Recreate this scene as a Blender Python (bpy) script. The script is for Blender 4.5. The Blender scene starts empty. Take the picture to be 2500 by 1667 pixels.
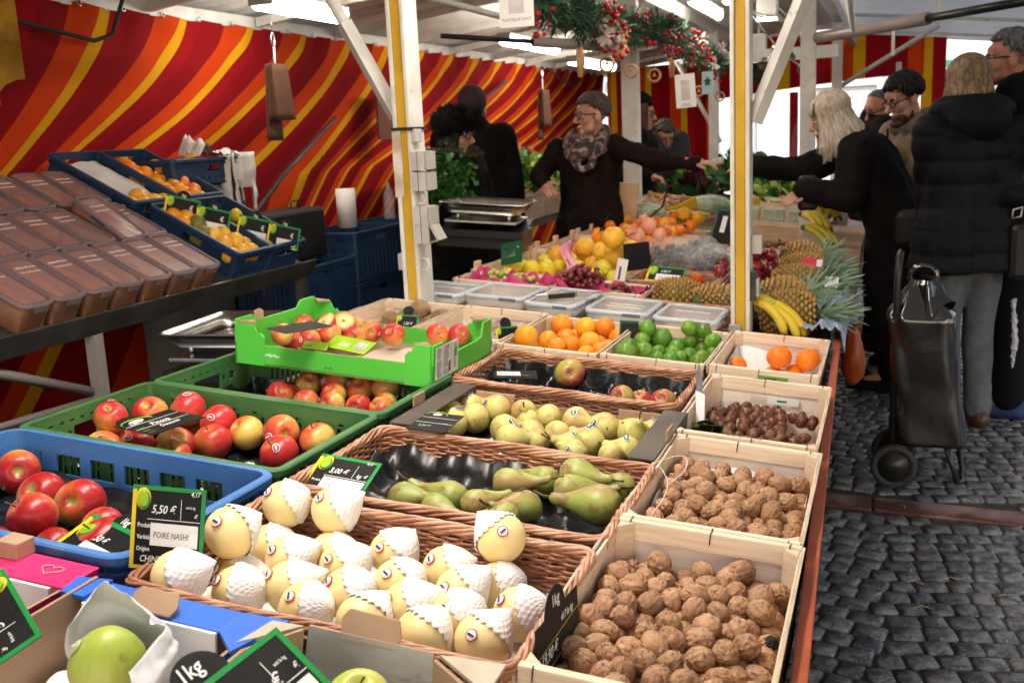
import bpy, bmesh, math, random
import numpy as np
from mathutils import Matrix, Vector, Euler, noise as mnoise
random.seed(7)
rnd = random.uniform
C = bpy.context.scene.collection
PI = math.pi
def V(*a): return Vector(a)
# ---------- materials ----------
MATS = {}
def mat(name, col, col2=None, sc=12.0, rough=.5, bump=0, bsc=60.0, metal=0, spec=.4, coat=0, trans=0, alpha=1, stretch=(1,1,1), ramp=(.4,.6), rnd_hue=0, rnd_val=0, sss=0, emit=0, det=3, sheen=0, col3=None, sc3=40, ramp3=(.6,.7), ior=1.45, wave=0):
    if name in MATS: return MATS[name]
    m = bpy.data.materials.new(name); m.use_nodes = True; MATS[name] = m
    nt = m.node_tree; N = nt.nodes; L = nt.links
    p = N['Principled BSDF']
    def c4(c): return (c[0], c[1], c[2], 1)
    p.inputs['Roughness'].default_value = rough; p.inputs['Metallic'].default_value = metal
    p.inputs['Specular IOR Level'].default_value = spec; p.inputs['IOR'].default_value = ior
    p.inputs['Coat Weight'].default_value = coat; p.inputs['Coat Roughness'].default_value = .12
    p.inputs['Transmission Weight'].default_value = trans; p.inputs['Alpha'].default_value = alpha
    p.inputs['Sheen Weight'].default_value = sheen
    if sss:
        p.inputs['Subsurface Weight'].default_value = sss; p.inputs['Subsurface Radius'].default_value = (.012, .006, .004)
    if emit:
        p.inputs['Emission Color'].default_value = c4(col); p.inputs['Emission Strength'].default_value = emit
    tc = N.new('ShaderNodeTexCoord'); mp = N.new('ShaderNodeMapping'); mp.inputs['Scale'].default_value = stretch
    L.new(tc.outputs['Object'], mp.inputs['Vector'])
    oi = N.new('ShaderNodeObjectInfo')
    add = N.new('ShaderNodeVectorMath'); add.operation = 'MULTIPLY_ADD'
    L.new(oi.outputs['Random'], add.inputs[0]); add.inputs[1].default_value = (7, 13, 5); L.new(mp.outputs[0], add.inputs[2])
    vec = add.outputs[0]
    src = None
    if col2 is not None:
        n = N.new('ShaderNodeTexNoise'); n.inputs['Scale'].default_value = sc; n.inputs['Detail'].default_value = det
        L.new(vec, n.inputs['Vector'])
        r = N.new('ShaderNodeValToRGB'); r.color_ramp.elements[0].position = ramp[0]; r.color_ramp.elements[1].position = ramp[1]
        r.color_ramp.elements[0].color = c4(col); r.color_ramp.elements[1].color = c4(col2)
        L.new(n.outputs['Fac'], r.inputs[0]); src = r.outputs[0]
    if col3 is not None:
        n = N.new('ShaderNodeTexNoise'); n.inputs['Scale'].default_value = sc3; n.inputs['Detail'].default_value = 4
        L.new(vec, n.inputs['Vector'])
        r = N.new('ShaderNodeValToRGB'); r.color_ramp.elements[0].position = ramp3[0]; r.color_ramp.elements[1].position = ramp3[1]
        L.new(n.outputs['Fac'], r.inputs[0])
        mx = N.new('ShaderNodeMix'); mx.data_type = 'RGBA'; L.new(r.outputs[0], mx.inputs['Factor'])
        if src: L.new(src, mx.inputs['A'])
        else: mx.inputs['A'].default_value = c4(col)
        mx.inputs['B'].default_value = c4(col3); src = mx.outputs['Result']
    if rnd_hue or rnd_val:
        h = N.new('ShaderNodeHueSaturation')
        if src: L.new(src, h.inputs['Color'])
        else: h.inputs['Color'].default_value = c4(col)
        def rng(w, base, seed):
            a = N.new('ShaderNodeMath'); a.operation = 'MULTIPLY'; L.new(oi.outputs['Random'], a.inputs[0]); a.inputs[1].default_value = seed
            f = N.new('ShaderNodeMath'); f.operation = 'FRACT'; L.new(a.outputs[0], f.inputs[0])
            b = N.new('ShaderNodeMath'); b.operation = 'MULTIPLY_ADD'; L.new(f.outputs[0], b.inputs[0]); b.inputs[1].default_value = w; b.inputs[2].default_value = base - w / 2
            return b.outputs[0]
        if rnd_hue: L.new(rng(rnd_hue, .5, 17.3), h.inputs['Hue'])
        if rnd_val: L.new(rng(rnd_val, 1, 7.7), h.inputs['Value'])
        src = h.outputs[0]
    if src: L.new(src, p.inputs['Base Color'])
    else: p.inputs['Base Color'].default_value = c4(col)
    if bump:
        n = N.new('ShaderNodeTexNoise'); n.inputs['Scale'].default_value = bsc; n.inputs['Detail'].default_value = 4
        L.new(vec, n.inputs['Vector'])
        b = N.new('ShaderNodeBump'); b.inputs['Strength'].default_value = bump; b.inputs['Distance'].default_value = .004
        L.new(n.outputs['Fac'], b.inputs['Height']); L.new(b.outputs[0], p.inputs['Normal'])
    return m
def srgb(r, g, b):
    f = lambda c: (c / 255 / 12.92) if c / 255 <= .04045 else ((c / 255 + .055) / 1.055) ** 2.4
    return (f(r), f(g), f(b))
# ---------- mesh builder ----------
class MB:
    def __init__(s): s.v = []; s.f = []; s.mi = []; s.sm = []
    def add(s, vs, fs, m=0, sm=False, M=None):
        o = len(s.v)
        if M is not None: vs = [M @ Vector(v) for v in vs]
        s.v.extend([tuple(v) for v in vs]); s.f.extend([tuple(i + o for i in f) for f in fs]); s.mi.extend([m] * len(fs)); s.sm.extend([sm] * len(fs)); return s
    def box(s, a, b, m=0, M=None):
        x0, y0, z0 = a; x1, y1, z1 = b
        vs = [(x0,y0,z0),(x1,y0,z0),(x1,y1,z0),(x0,y1,z0),(x0,y0,z1),(x1,y0,z1),(x1,y1,z1),(x0,y1,z1)]
        return s.add(vs, [(0,3,2,1),(4,5,6,7),(0,1,5,4),(1,2,6,5),(2,3,7,6),(3,0,4,7)], m, False, M)
    def cbox(s, c, d, m=0, M=None, R=None):
        T = Matrix.Translation(c)
        if R is not None: T = T @ R.to_4x4()
        if M is not None: T = M @ T
        return s.box((-d[0]/2,-d[1]/2,-d[2]/2),(d[0]/2,d[1]/2,d[2]/2),m,T)
    def tube(s, pts, r, n=8, m=0, sm=True, closed=False, M=None, flat=1.0, caps=True):
        pts = [Vector(p) for p in pts]; k = len(pts)
        rs = r if isinstance(r, (list, tuple)) else [r] * k
        vs = []; up = None
        for i, p in enumerate(pts):
            if closed: t = pts[(i+1) % k] - pts[i-1]
            else: t = pts[min(i+1, k-1)] - pts[max(i-1, 0)]
            if t.length < 1e-9: t = Vector((0,0,1))
            t.normalize()
            if up is None: up = Vector((0,0,1)) if abs(t.z) < .9 else Vector((1,0,0))
            a = up - up.dot(t) * t
            if a.length < 1e-6: a = Vector((1,0,0)) - t.x * t
            a.normalize(); up = a; b = t.cross(a)
            for j in range(n):
                th = 2*PI*j/n
                vs.append(p + (a*math.cos(th)*flat + b*math.sin(th)) * rs[i])
        fs = []
        kk = k if closed else k-1
        for i in range(kk):
            for j in range(n):
                i2 = (i+1) % k
                fs.append((i*n+j, i*n+(j+1) % n, i2*n+(j+1) % n, i2*n+j))
        if not closed and caps:
            fs.append(tuple(range(n-1, -1, -1))); fs.append(tuple((k-1)*n+j for j in range(n)))
        return s.add(vs, fs, m, sm, M)
    def lathe(s, prof, n=16, m=0, M=None, sm=True):
        vs = []; fs = []
        for r, z in prof:
            for j in range(n):
                a = 2*PI*j/n; vs.append((r*math.cos(a), r*math.sin(a), z))
        for i in range(len(prof)-1):
            for j in range(n): fs.append((i*n+j, i*n+(j+1) % n, (i+1)*n+(j+1) % n, (i+1)*n+j))
        if prof[0][0] > 1e-6: fs.append(tuple(range(n-1, -1, -1)))
        if prof[-1][0] > 1e-6: fs.append(tuple((len(prof)-1)*n+j for j in range(n)))
        return s.add(vs, fs, m, sm, M)
    def ball(s, c, r, nu=12, nv=8, m=0, M=None, fn=None):
        if not isinstance(r, (tuple, list)): r = (r, r, r)
        vs = [(0,0,-1)]; fs = []
        for i in range(1, nv):
            ph = -PI/2 + PI*i/nv
            for j in range(nu):
                a = 2*PI*j/nu; vs.append((math.cos(ph)*math.cos(a), math.cos(ph)*math.sin(a), math.sin(ph)))
        vs.append((0,0,1))
        for j in range(nu): fs.append((0, 1+(j+1) % nu, 1+j))
        for i in range(nv-2):
            for j in range(nu):
                a = 1+i*nu; b = a+nu
                fs.append((a+j, a+(j+1) % nu, b+(j+1) % nu, b+j))
        t = len(vs)-1; a = 1+(nv-2)*nu
        for j in range(nu): fs.append((a+j, a+(j+1) % nu, t))
        out = []
        for v in vs:
            k = fn(Vector(v)) if fn else 1.0
            if isinstance(k, Vector): out.append((c[0]+k.x*r[0], c[1]+k.y*r[1], c[2]+k.z*r[2]))
            else: out.append((c[0]+v[0]*r[0]*k, c[1]+v[1]*r[1]*k, c[2]+v[2]*r[2]*k))
        return s.add(out, fs, m, True, M)
    def sheet(s, fn, nu, nv, m=0, M=None, sm=True, closed_u=False):
        vs = [fn(i/nu, j/nv) for j in range(nv+1) for i in range(nu if closed_u else nu+1)]
        w = nu if closed_u else nu+1; fs = []
        for j in range(nv):
            for i in range(nu):
                i2 = (i+1) % w
                fs.append((j*w+i, j*w+i2, (j+1)*w+i2, (j+1)*w+i))
        return s.add(vs, fs, m, sm, M)
    def prism(s, poly, z0, z1, m=0, M=None, sm=False):
        n = len(poly); vs = [(x, y, z0) for x, y in poly] + [(x, y, z1) for x, y in poly]
        fs = [tuple(range(n-1, -1, -1)), tuple(range(n, 2*n))] + [(i, (i+1) % n, n+(i+1) % n, n+i) for i in range(n)]
        return s.add(vs, fs, m, sm, M)
    def panel(s, w, h, t, holes, M=None, m=0):
        """plate in the xz plane (x 0..w, z 0..h, y 0..t) with rectangular holes (x0,z0,x1,z1)"""
        xs = sorted({0.0, w, *[q for a in holes for q in (a[0], a[2])]}); zs = sorted({0.0, h, *[q for a in holes for q in (a[1], a[3])]})
        nx, nz = len(xs)-1, len(zs)-1
        def solid(i, j):
            if i < 0 or j < 0 or i >= nx or j >= nz: return False
            x = (xs[i]+xs[i+1])/2; z = (zs[j]+zs[j+1])/2
            return not any(a[0] < x < a[2] and a[1] < z < a[3] for a in holes)
        idx = {}; vs = []; fs = []
        def vi(i, j, k):
            if (i, j, k) not in idx: idx[(i, j, k)] = len(vs); vs.append((xs[i], t*k, zs[j]))
            return idx[(i, j, k)]
        for i in range(nx):
            for j in range(nz):
                if not solid(i, j): continue
                fs.append((vi(i,j,0), vi(i+1,j,0), vi(i+1,j+1,0), vi(i,j+1,0))); fs.append((vi(i,j,1), vi(i,j+1,1), vi(i+1,j+1,1), vi(i+1,j,1)))
                if not solid(i-1, j): fs.append((vi(i,j,0), vi(i,j+1,0), vi(i,j+1,1), vi(i,j,1)))
                if not solid(i+1, j): fs.append((vi(i+1,j,0), vi(i+1,j,1), vi(i+1,j+1,1), vi(i+1,j+1,0)))
                if not solid(i, j-1): fs.append((vi(i,j,0), vi(i,j,1), vi(i+1,j,1), vi(i+1,j,0)))
                if not solid(i, j+1): fs.append((vi(i,j+1,0), vi(i+1,j+1,0), vi(i+1,j+1,1), vi(i,j+1,1)))
        return s.add(vs, fs, m, False, M)
    def mesh(s, name, mats):
        me = bpy.data.meshes.new(name); me.from_pydata(s.v, [], s.f); me.update()
        for m in (mats if isinstance(mats, (list, tuple)) else [mats]): me.materials.append(m)
        me.polygons.foreach_set('material_index', s.mi); me.polygons.foreach_set('use_smooth', s.sm)
        return me
    def build(s, name, mats, parent=None, M=None, bev=0, seg=2):
        o = bpy.data.objects.new(name, s.mesh(name, mats)); C.objects.link(o)
        if parent is not None: o.parent = parent
        if M is not None: o.matrix_basis = M
        if bev:
            b = o.modifiers.new('bevel', 'BEVEL'); b.width = bev; b.segments = seg; b.limit_method = 'ANGLE'; b.angle_limit = .6
        return o
def tag(o, label=None, cat=None, group=None, kind=None):
    if label: o['label'] = label
    if cat: o['category'] = cat
    if group: o['group'] = group
    if kind: o['kind'] = kind
    return o
def thing(name, label, cat, M=None, group=None):
    o = bpy.data.objects.new(name, None); C.objects.link(o); o.empty_display_size = .05
    if M is not None: o.matrix_basis = M
    return tag(o, label, cat, group)
def Tr(x, y, z): return Matrix.Translation((x, y, z))
def Rz(a): return Matrix.Rotation(math.radians(a), 4, 'Z')
def Rx(a): return Matrix.Rotation(math.radians(a), 4, 'X')
def Ry(a): return Matrix.Rotation(math.radians(a), 4, 'Y')
def Sc(k): return Matrix.Diagonal((k, k, k, 1))
def axis(z, x=None):
    """rotation whose z axis is the given direction"""
    z = Vector(z).normalized(); x = Vector(x) if x is not None else Vector((1,0,0))
    x = x - x.dot(z)*z
    if x.length < 1e-5: x = Vector((0,1,0)) - z.y*z
    x.normalize(); y = z.cross(x)
    return Matrix(((x.x,y.x,z.x,0),(x.y,y.y,z.y,0),(x.z,y.z,z.z,0),(0,0,0,1)))
def rrot(): return Euler((rnd(0,6.3), rnd(0,6.3), rnd(0,6.3))).to_matrix().to_4x4()
class Proto:
    """one kind of thing: its own mesh and the meshes of its parts, spawned as separate objects that share the mesh data"""
    def __init__(s, name, cat, me, parts=()): s.name = name; s.cat = cat; s.me = me; s.parts = parts
    def spawn(s, M, label, group=None, parts=True):
        o = bpy.data.objects.new(s.name, s.me); C.objects.link(o); o.matrix_basis = M; tag(o, label, s.cat, group)
        if parts:
            for nm, me, pm in s.parts:
                c = bpy.data.objects.new(nm, me); C.objects.link(c); c.parent = o; c.matrix_basis = pm
        return o
def textmesh(s, size=.01, sx=1.0, shear=0.0, bold=0.0, align='LEFT'):
    cu = bpy.data.curves.new('lettering', 'FONT'); cu.body = s; cu.size = size; cu.shear = shear; cu.offset = bold*size; cu.align_x = align; cu.resolution_u = 2
    o = bpy.data.objects.new('lettering', cu); C.objects.link(o)
    dg = bpy.context.evaluated_depsgraph_get(); e = o.evaluated_get(dg); me = e.to_mesh()
    vs = [(v.co.x*sx, v.co.y, 0) for v in me.vertices]; fs = [tuple(p.vertices) for p in me.polygons]
    e.to_mesh_clear(); C.objects.unlink(o); bpy.data.objects.remove(o); bpy.data.curves.remove(cu)
    return vs, fs
ORD = ['first','second','third','fourth','fifth','sixth','seventh','eighth','ninth','tenth','eleventh','twelfth','thirteenth','fourteenth']
def row_labels(P, gap, what, where):
    """labels that count fruit from the left, row by row (rows go from the near rim to the far one)"""
    idx = sorted(range(len(P)), key=lambda i: P[i][1]); rows = []; cur = [idx[0]]
    for i in idx[1:]:
        if P[i][1] - P[cur[0]][1] > gap: rows.append(cur); cur = [i]
        else: cur.append(i)
    rows.append(cur); out = {}
    n = len(rows)
    for k, r in enumerate(rows):
        r.sort(key=lambda i: P[i][0])
        rn = 'row' if n == 1 else 'nearest row' if k == 0 else 'farthest row' if k == n-1 else 'middle row' if n == 3 else f'{ORD[k]} nearest row'
        for q, i in enumerate(r):
            w = (what(i) if callable(what) else what)+' '+where
            out[i] = f'{w}, alone in the {rn}' if len(r) == 1 else f'{w}, {ORD[q]} from left in {rn}'
    return out
# ---------- frames ----------
CAMH = 1.47
TX = Vector((.99662, 0, -.0822)); TZ = Vector((.0822, .0099, .99657)); TZ.normalize(); TY = TZ.cross(TX); TX = TY.cross(TZ)
TO = Vector((-.0543, -.0066, .8123))
TM = Matrix(((TX.x,TY.x,TZ.x,TO.x),(TX.y,TY.y,TZ.y,TO.y),(TX.z,TY.z,TZ.z,TO.z),(0,0,0,1)))   # the table top's own frame: x across, y along the stall, z up from the crate rims
CAMR = [[0.938736, 0.341546, -0.046044], [0.025676, -0.202541, -0.978937], [-0.343678, 0.917782, -0.198902]]
DATA={
'blue':[[-1.538,1.468,-0.06,0.044],[-1.404,1.39,-0.06,0.045],[-1.316,1.391,-0.06,0.046],[-1.314,1.278,-0.044,0.043],[-1.342,1.221,-0.083,0.036],[-1.187,1.303,-0.051,0.037],[-1.136,1.245,-0.05,0.046],[-1.254,1.258,-0.083,0.036],[-1.14,1.341,-0.083,0.036]],
'pinova':[[-1.555,1.877,-0.052,0.042],[-1.559,1.753,-0.029,0.038],[-1.454,1.886,-0.03,0.041],[-1.549,1.71,-0.088,0.042],[-1.462,1.72,-0.075,0.041],[-1.4,1.767,-0.075,0.043],[-1.356,1.7,-0.075,0.041],[-1.375,1.89,-0.053,0.042],[-1.343,1.823,-0.077,0.043],[-1.299,1.89,-0.068,0.042],[-1.458,1.898,-0.099,0.034],[-1.563,1.793,-0.087,0.034],[-1.209,1.889,-0.056,0.043],[-1.171,1.822,-0.077,0.043],[-1.117,1.891,-0.059,0.041]],
'pinova2':[[-1.392,2.312,-0.067,0.035],[-1.314,2.31,-0.055,0.037],[-1.237,2.309,-0.062,0.038],[-1.164,2.309,-0.046,0.038],[-1.282,2.252,-0.07,0.035],[-1.137,2.257,-0.076,0.034],[-1.41,2.199,-0.07,0.036],[-1.315,2.171,-0.07,0.035],[-1.246,2.181,-0.07,0.034],[-1.178,2.192,-0.07,0.034],[-1.115,2.198,-0.07,0.034],[-1.422,2.26,-0.09,0.034]],
'gbox':[[-1.527,2.514,0.045,0.032],[-1.507,2.37,0.047,0.032],[-1.375,2.396,0.055,0.032],[-1.398,2.568,0.045,0.032],[-1.325,2.441,0.045,0.032],[-1.317,2.527,0.045,0.032],[-1.246,2.521,0.045,0.034],[-1.408,2.343,0.045,0.033],[-1.138,2.581,0.045,0.033],[-1.08,2.6,0.048,0.032],[-1.517,2.424,0.023,0.032],[-1.415,2.5,0.045,0.032]],
'gboxcut':[[-1.4,2.404,0.085,0.033],[-1.361,2.445,0.085,0.033]],
'conf':[[-0.804,1.682,-0.07,0.029,-0.753,1.671,-0.07],[-0.726,1.732,-0.075,0.031,-0.795,1.747,-0.075],[-0.714,1.628,-0.055,0.026,-0.673,1.608,-0.055],[-0.651,1.663,-0.05,0.026,-0.581,1.705,-0.035],[-0.635,1.794,-0.05,0.028,-0.56,1.811,-0.05],[-0.576,1.853,-0.058,0.03,-0.625,1.85,-0.058],[-0.513,1.853,-0.031,0.03,-0.447,1.836,-0.031],[-0.511,1.805,-0.05,0.031,-0.468,1.821,-0.05],[-0.421,1.854,-0.047,0.029,-0.47,1.831,-0.047],[-0.423,1.711,-0.03,0.037,-0.502,1.712,-0.04],[-0.571,1.708,-0.06,0.032,-0.6,1.655,-0.06],[-0.582,1.631,-0.05,0.02,-0.618,1.602,-0.05]],
'ypear':[[-0.89,2.119,-0.05,0.032,-0.923,2.197,-0.05],[-0.857,2.174,-0.05,0.032,-0.935,2.255,-0.05],[-0.918,2.178,-0.044,0.027,-0.935,2.214,-0.044],[-0.891,2.235,-0.043,0.029,-0.935,2.255,-0.043],[-0.823,2.232,-0.038,0.032,-0.872,2.255,-0.038],[-0.82,2.235,-0.049,0.028,-0.869,2.255,-0.049],[-0.757,2.235,-0.038,0.028,-0.718,2.123,0.012],[-0.733,2.202,-0.05,0.025,-0.768,2.24,-0.05],[-0.692,2.234,-0.041,0.029,-0.732,2.255,-0.041],[-0.622,2.231,-0.043,0.032,-0.589,2.221,-0.043],[-0.553,2.23,-0.048,0.033,-0.595,2.242,-0.048],[-0.492,2.232,-0.049,0.031,-0.532,2.255,-0.049],[-0.763,2.124,-0.05,0.031,-0.74,2.146,-0.05],[-0.698,2.125,-0.05,0.028,-0.738,2.147,-0.05],[-0.642,2.143,-0.05,0.029,-0.69,2.192,-0.05],[-0.559,2.115,-0.05,0.033,-0.614,2.147,-0.05],[-0.717,2.032,-0.04,0.03,-0.694,2.048,-0.04],[-0.667,2.071,-0.05,0.026,-0.703,2.083,-0.05],[-0.587,2.058,-0.04,0.024,-0.619,2.033,-0.04],[-0.568,2.031,-0.05,0.024,-0.603,2.037,-0.05],[-0.49,2.046,-0.05,0.021,-0.466,2.067,-0.05],[-0.467,2.094,-0.05,0.03,-0.503,2.095,-0.05],[-0.459,2.171,-0.035,0.025,-0.463,2.144,-0.005],[-0.459,2.178,-0.05,0.021,-0.476,2.189,-0.05],[-0.439,2.238,-0.043,0.026,-0.471,2.255,-0.043]],
'nashi':[[-0.892,1.402,0.005,0.04],[-0.801,1.407,0.007,0.04],[-0.684,1.391,-0.042,0.04],[-0.505,1.407,0.011,0.04],[-0.892,1.359,-0.056,0.04],[-0.784,1.369,-0.055,0.04],[-0.824,1.303,-0.042,0.04],[-0.732,1.315,-0.042,0.04],[-0.771,1.222,-0.042,0.04],[-0.682,1.239,-0.042,0.04],[-0.627,1.295,-0.042,0.04],[-0.582,1.236,-0.042,0.04],[-0.581,1.368,-0.042,0.04],[-0.531,1.308,-0.042,0.04],[-0.493,1.371,-0.053,0.04],[-0.429,1.283,-0.042,0.04],[-0.621,1.171,-0.042,0.04],[-0.528,1.167,-0.042,0.04],[-0.448,1.187,-0.042,0.04],[-0.505,1.237,-0.042,0.04],[-0.715,1.172,-0.042,0.04],[-0.891,1.246,0.015,0.041],[-0.879,1.245,-0.061,0.04],[-0.892,1.121,-0.005,0.04],[-0.832,1.179,-0.042,0.04]],
'boskoop':[[-0.765,2.645,-0.036,0.042],[-0.597,2.575,-0.07,0.036],[-0.492,2.607,-0.074,0.037],[-0.556,2.624,-0.088,0.036]],
'orange':[[-0.957,3.186,-0.018,0.036],[-0.924,3.136,-0.051,0.033],[-0.87,3.177,-0.016,0.034],[-0.812,3.022,-0.03,0.035],[-0.811,3.191,-0.011,0.031],[-0.764,3.186,-0.041,0.032],[-0.973,2.87,0.001,0.037],[-0.976,2.915,-0.049,0.035],[-0.956,3.043,-0.041,0.03],[-0.912,2.998,-0.05,0.03],[-0.881,3.046,-0.05,0.031],[-0.801,3.091,-0.05,0.03],[-0.762,2.963,-0.04,0.03],[-0.762,3.052,-0.05,0.03],[-0.787,2.897,-0.04,0.03],[-0.91,3.192,-0.058,0.03],[-0.982,3.027,-0.088,0.03],[-0.824,3.192,-0.075,0.03]],
'lime':[[-0.671,3.184,-0.002,0.03],[-0.623,3.199,-0.03,0.032],[-0.675,3.141,-0.031,0.026],[-0.677,2.977,-0.016,0.024],[-0.671,2.907,-0.02,0.031],[-0.646,3.04,-0.043,0.03],[-0.612,3.102,-0.055,0.024],[-0.569,3.113,-0.055,0.024],[-0.572,3.195,-0.056,0.03],[-0.538,3.2,0.013,0.025],[-0.492,3.206,0.006,0.025],[-0.53,3.207,-0.03,0.024],[-0.49,3.205,-0.055,0.026],[-0.528,3.195,-0.084,0.026],[-0.456,3.188,-0.022,0.029],[-0.513,3.1,-0.055,0.025],[-0.452,3.152,-0.055,0.024],[-0.452,3.207,-0.072,0.024],[-0.471,3.078,-0.055,0.026],[-0.601,3.022,-0.057,0.024],[-0.535,3.06,-0.055,0.024],[-0.557,3.021,-0.055,0.024],[-0.477,3.032,-0.055,0.024],[-0.665,3.206,-0.062,0.025]],
'clem':[[-0.254,3.227,-0.057,0.039],[-0.168,3.232,-0.056,0.039],[-0.367,3.109,-0.071,0.03],[-0.268,3.241,-0.118,0.03],[-0.206,3.241,-0.107,0.03]],
'kiwi':[[-1.585,3.187,-0.057,0.026],[-1.538,3.219,-0.057,0.033],[-1.488,3.217,-0.019,0.034],[-1.403,3.217,-0.043,0.034],[-1.456,3.223,-0.066,0.028],[-1.193,3.224,-0.058,0.027],[-1.145,3.195,-0.06,0.026],[-1.073,3.225,-0.059,0.026],[-1.14,3.086,-0.06,0.026],[-1.098,3.052,-0.045,0.026],[-1.122,2.992,-0.06,0.026],[-1.099,3.182,-0.06,0.026]],
'lemon':[[-1.525,4.29,-0.001,0.037],[-1.518,4.39,-0.02,0.031],[-1.464,4.36,-0.02,0.036],[-1.399,4.388,-0.02,0.04],[-1.459,4.521,-0.004,0.03],[-1.284,4.475,-0.024,0.042],[-1.332,4.517,0.009,0.035],[-1.16,4.313,-0.021,0.032],[-1.129,4.354,0.011,0.034],[-1.086,4.355,-0.03,0.03],[-1.532,4.237,-0.034,0.03],[-1.384,4.514,-0.023,0.03]],
'grapefruit':[[-1.289,4.618,0.06,0.049],[-1.101,4.397,0.14,0.052],[-1.184,4.53,0.06,0.045],[-1.103,4.47,0.05,0.055],[-1.083,4.667,0.06,0.045],[-1.473,4.757,-0.01,0.051],[-1.365,4.728,-0.01,0.047],[-1.252,4.614,-0.019,0.045],[-1.194,4.554,-0.02,0.045]],
'forange':[[-1.357,4.694,0.03,0.034],[-1.385,5.193,0.03,0.034],[-1.46,5.47,0.03,0.034],[-1.394,5.816,0.03,0.034],[-1.381,6.067,0.03,0.037],[-1.501,5.891,0.03,0.034],[-1.153,5.361,0.014,0.04],[-1.064,4.952,0.03,0.034],[-1.155,5.791,0.07,0.045],[-1.157,5.984,0.06,0.037],[-1.106,6.11,0.108,0.042],[-1.023,6.111,0.093,0.042],[-1.059,5.528,0.06,0.037],[-1.042,5.648,0.06,0.034],[-1.179,6.113,0.091,0.039],[-1.323,5.645,0.03,0.035],[-1.348,6.118,0.058,0.034],[-1.273,6.117,0.055,0.035],[-1.461,6.115,0.05,0.034],[-1.057,6.064,0.046,0.037],[-1.025,5.268,0.03,0.034],[-1.093,6.118,0.039,0.034],[-1.158,5.383,0.102,0.042],[-1.154,5.09,0.07,0.044],[-1.099,5.392,0.054,0.04],[-1.206,5.522,0.05,0.04]],
'redapple':[[-0.631,4.43,0.026,0.031],[-0.632,4.492,0.05,0.03],[-0.506,4.668,0.087,0.033],[-0.505,4.665,0.022,0.037],[-0.431,4.649,0.021,0.043],[-0.447,4.671,0.083,0.03],[-0.49,4.615,-0.011,0.03],[-0.535,4.584,0.001,0.03]],
'persimmon':[[-0.995,4.413,-0.03,0.035],[-0.797,4.579,-0.03,0.035],[-0.734,4.499,-0.03,0.035],[-0.8,4.418,-0.03,0.035]],
'pine':[[-0.335,3.605,0.0,-0.209,3.58,0.0],[-0.364,3.827,0.0,-0.219,4.0,0.0],[-0.364,4.228,0.0,-0.212,4.221,0.01],[-0.374,4.588,0.0,-0.222,4.611,0.01],[-0.386,5.01,0.0,-0.234,5.174,0.01]],
'pineb':[[-0.795,4.031,-0.02,-0.625,4.037,-0.02],[-0.617,3.8,-0.02,-0.54,4.153,-0.02]],
'c_pin':[[-1.438,1.623,0.0],[-1.413,1.79,0.0],[-1.319,1.74,0.0],[-1.33,1.609,0.0]],
'c_box':[[-1.409,2.15,0.1],[-1.336,2.126,0.1],[-1.299,2.262,0.1],[-1.379,2.296,0.1]],
'c_tray':[[-0.935,1.993,0.0],[-0.854,1.992,-0.0],[-0.772,1.892,-0.0],[-0.861,1.88,0.0]],
'c_chest':[[-0.38,2.265,-0.02],[-0.306,2.285,-0.02],[-0.281,2.334,-0.06],[-0.351,2.32,-0.06]],
'c_conf':[[-0.952,1.56,0.0],[-0.834,1.612,0.0],[-0.835,1.671,-0.07],[-0.963,1.614,-0.07]],
'c_bosk':[[-0.959,2.646,-0.07],[-0.877,2.674,-0.07],[-0.909,2.663,-0.1],[-1.014,2.638,-0.1]]}
# ---------- people ----------
SKIN = mat('skin', (.50,.27,.19), (.46,.23,.16), sc=30, rough=.5, sss=.15, bump=.08, bsc=200)
SKINR = mat('skin_ruddy', (.46,.20,.14), (.42,.17,.12), sc=30, rough=.5, sss=.15)
LIP = mat('lips', (.32,.08,.07), rough=.45); EYEW = mat('eye_white', (.7,.68,.66), rough=.25); IRIS = mat('iris_dark', (.03,.02,.015), rough=.2)
BLK = mat('black_wool', (.005,.0045,.0045), (.009,.008,.008), sc=30, rough=.95, spec=.12, bump=.25, bsc=90)
BLKC = mat('black_coat', (.0065,.005,.005), (.011,.0085,.009), sc=14, rough=.9, spec=.12, bump=.15, bsc=60)
PUFF = mat('black_puffer', (.0035,.004,.006), (.006,.0068,.0095), sc=8, rough=.6, spec=.12, bump=.2, bsc=30)
NAVYC = mat('navy_coat', (.003,.004,.007), rough=.85, spec=.12, bump=.2, bsc=40)
TANC = mat('tan_jacket', (.22,.145,.085), (.17,.11,.065), sc=16, rough=.8, bump=.3, bsc=70)
JEAN = mat('grey_jeans', (.085,.09,.105), (.065,.07,.085), sc=20, rough=.85, bump=.2, bsc=160)
DJEAN = mat('dark_trousers', (.004,.0045,.007), rough=.9, spec=.12)
BOOT = mat('brown_boots', (.075,.035,.018), (.05,.024,.013), sc=12, rough=.5, bump=.2, bsc=40)
def clean(o):
    dg = bpy.context.evaluated_depsgraph_get(); me = bpy.data.meshes.new_from_object(o.evaluated_get(dg)); C.objects.unlink(o); old = o.data; bpy.data.objects.remove(o); bpy.data.meshes.remove(old); return me
def fuse(mb, vox, sm=3, fac=.5):
    """one continuous skin grown round all the pieces"""
    o = mb.build('fuse', [SKIN]); r = o.modifiers.new('r','REMESH'); r.mode = 'VOXEL'; r.voxel_size = vox; r.use_smooth_shade = True
    if sm: s = o.modifiers.new('s','SMOOTH'); s.iterations = sm; s.factor = fac
    return clean(o)
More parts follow.
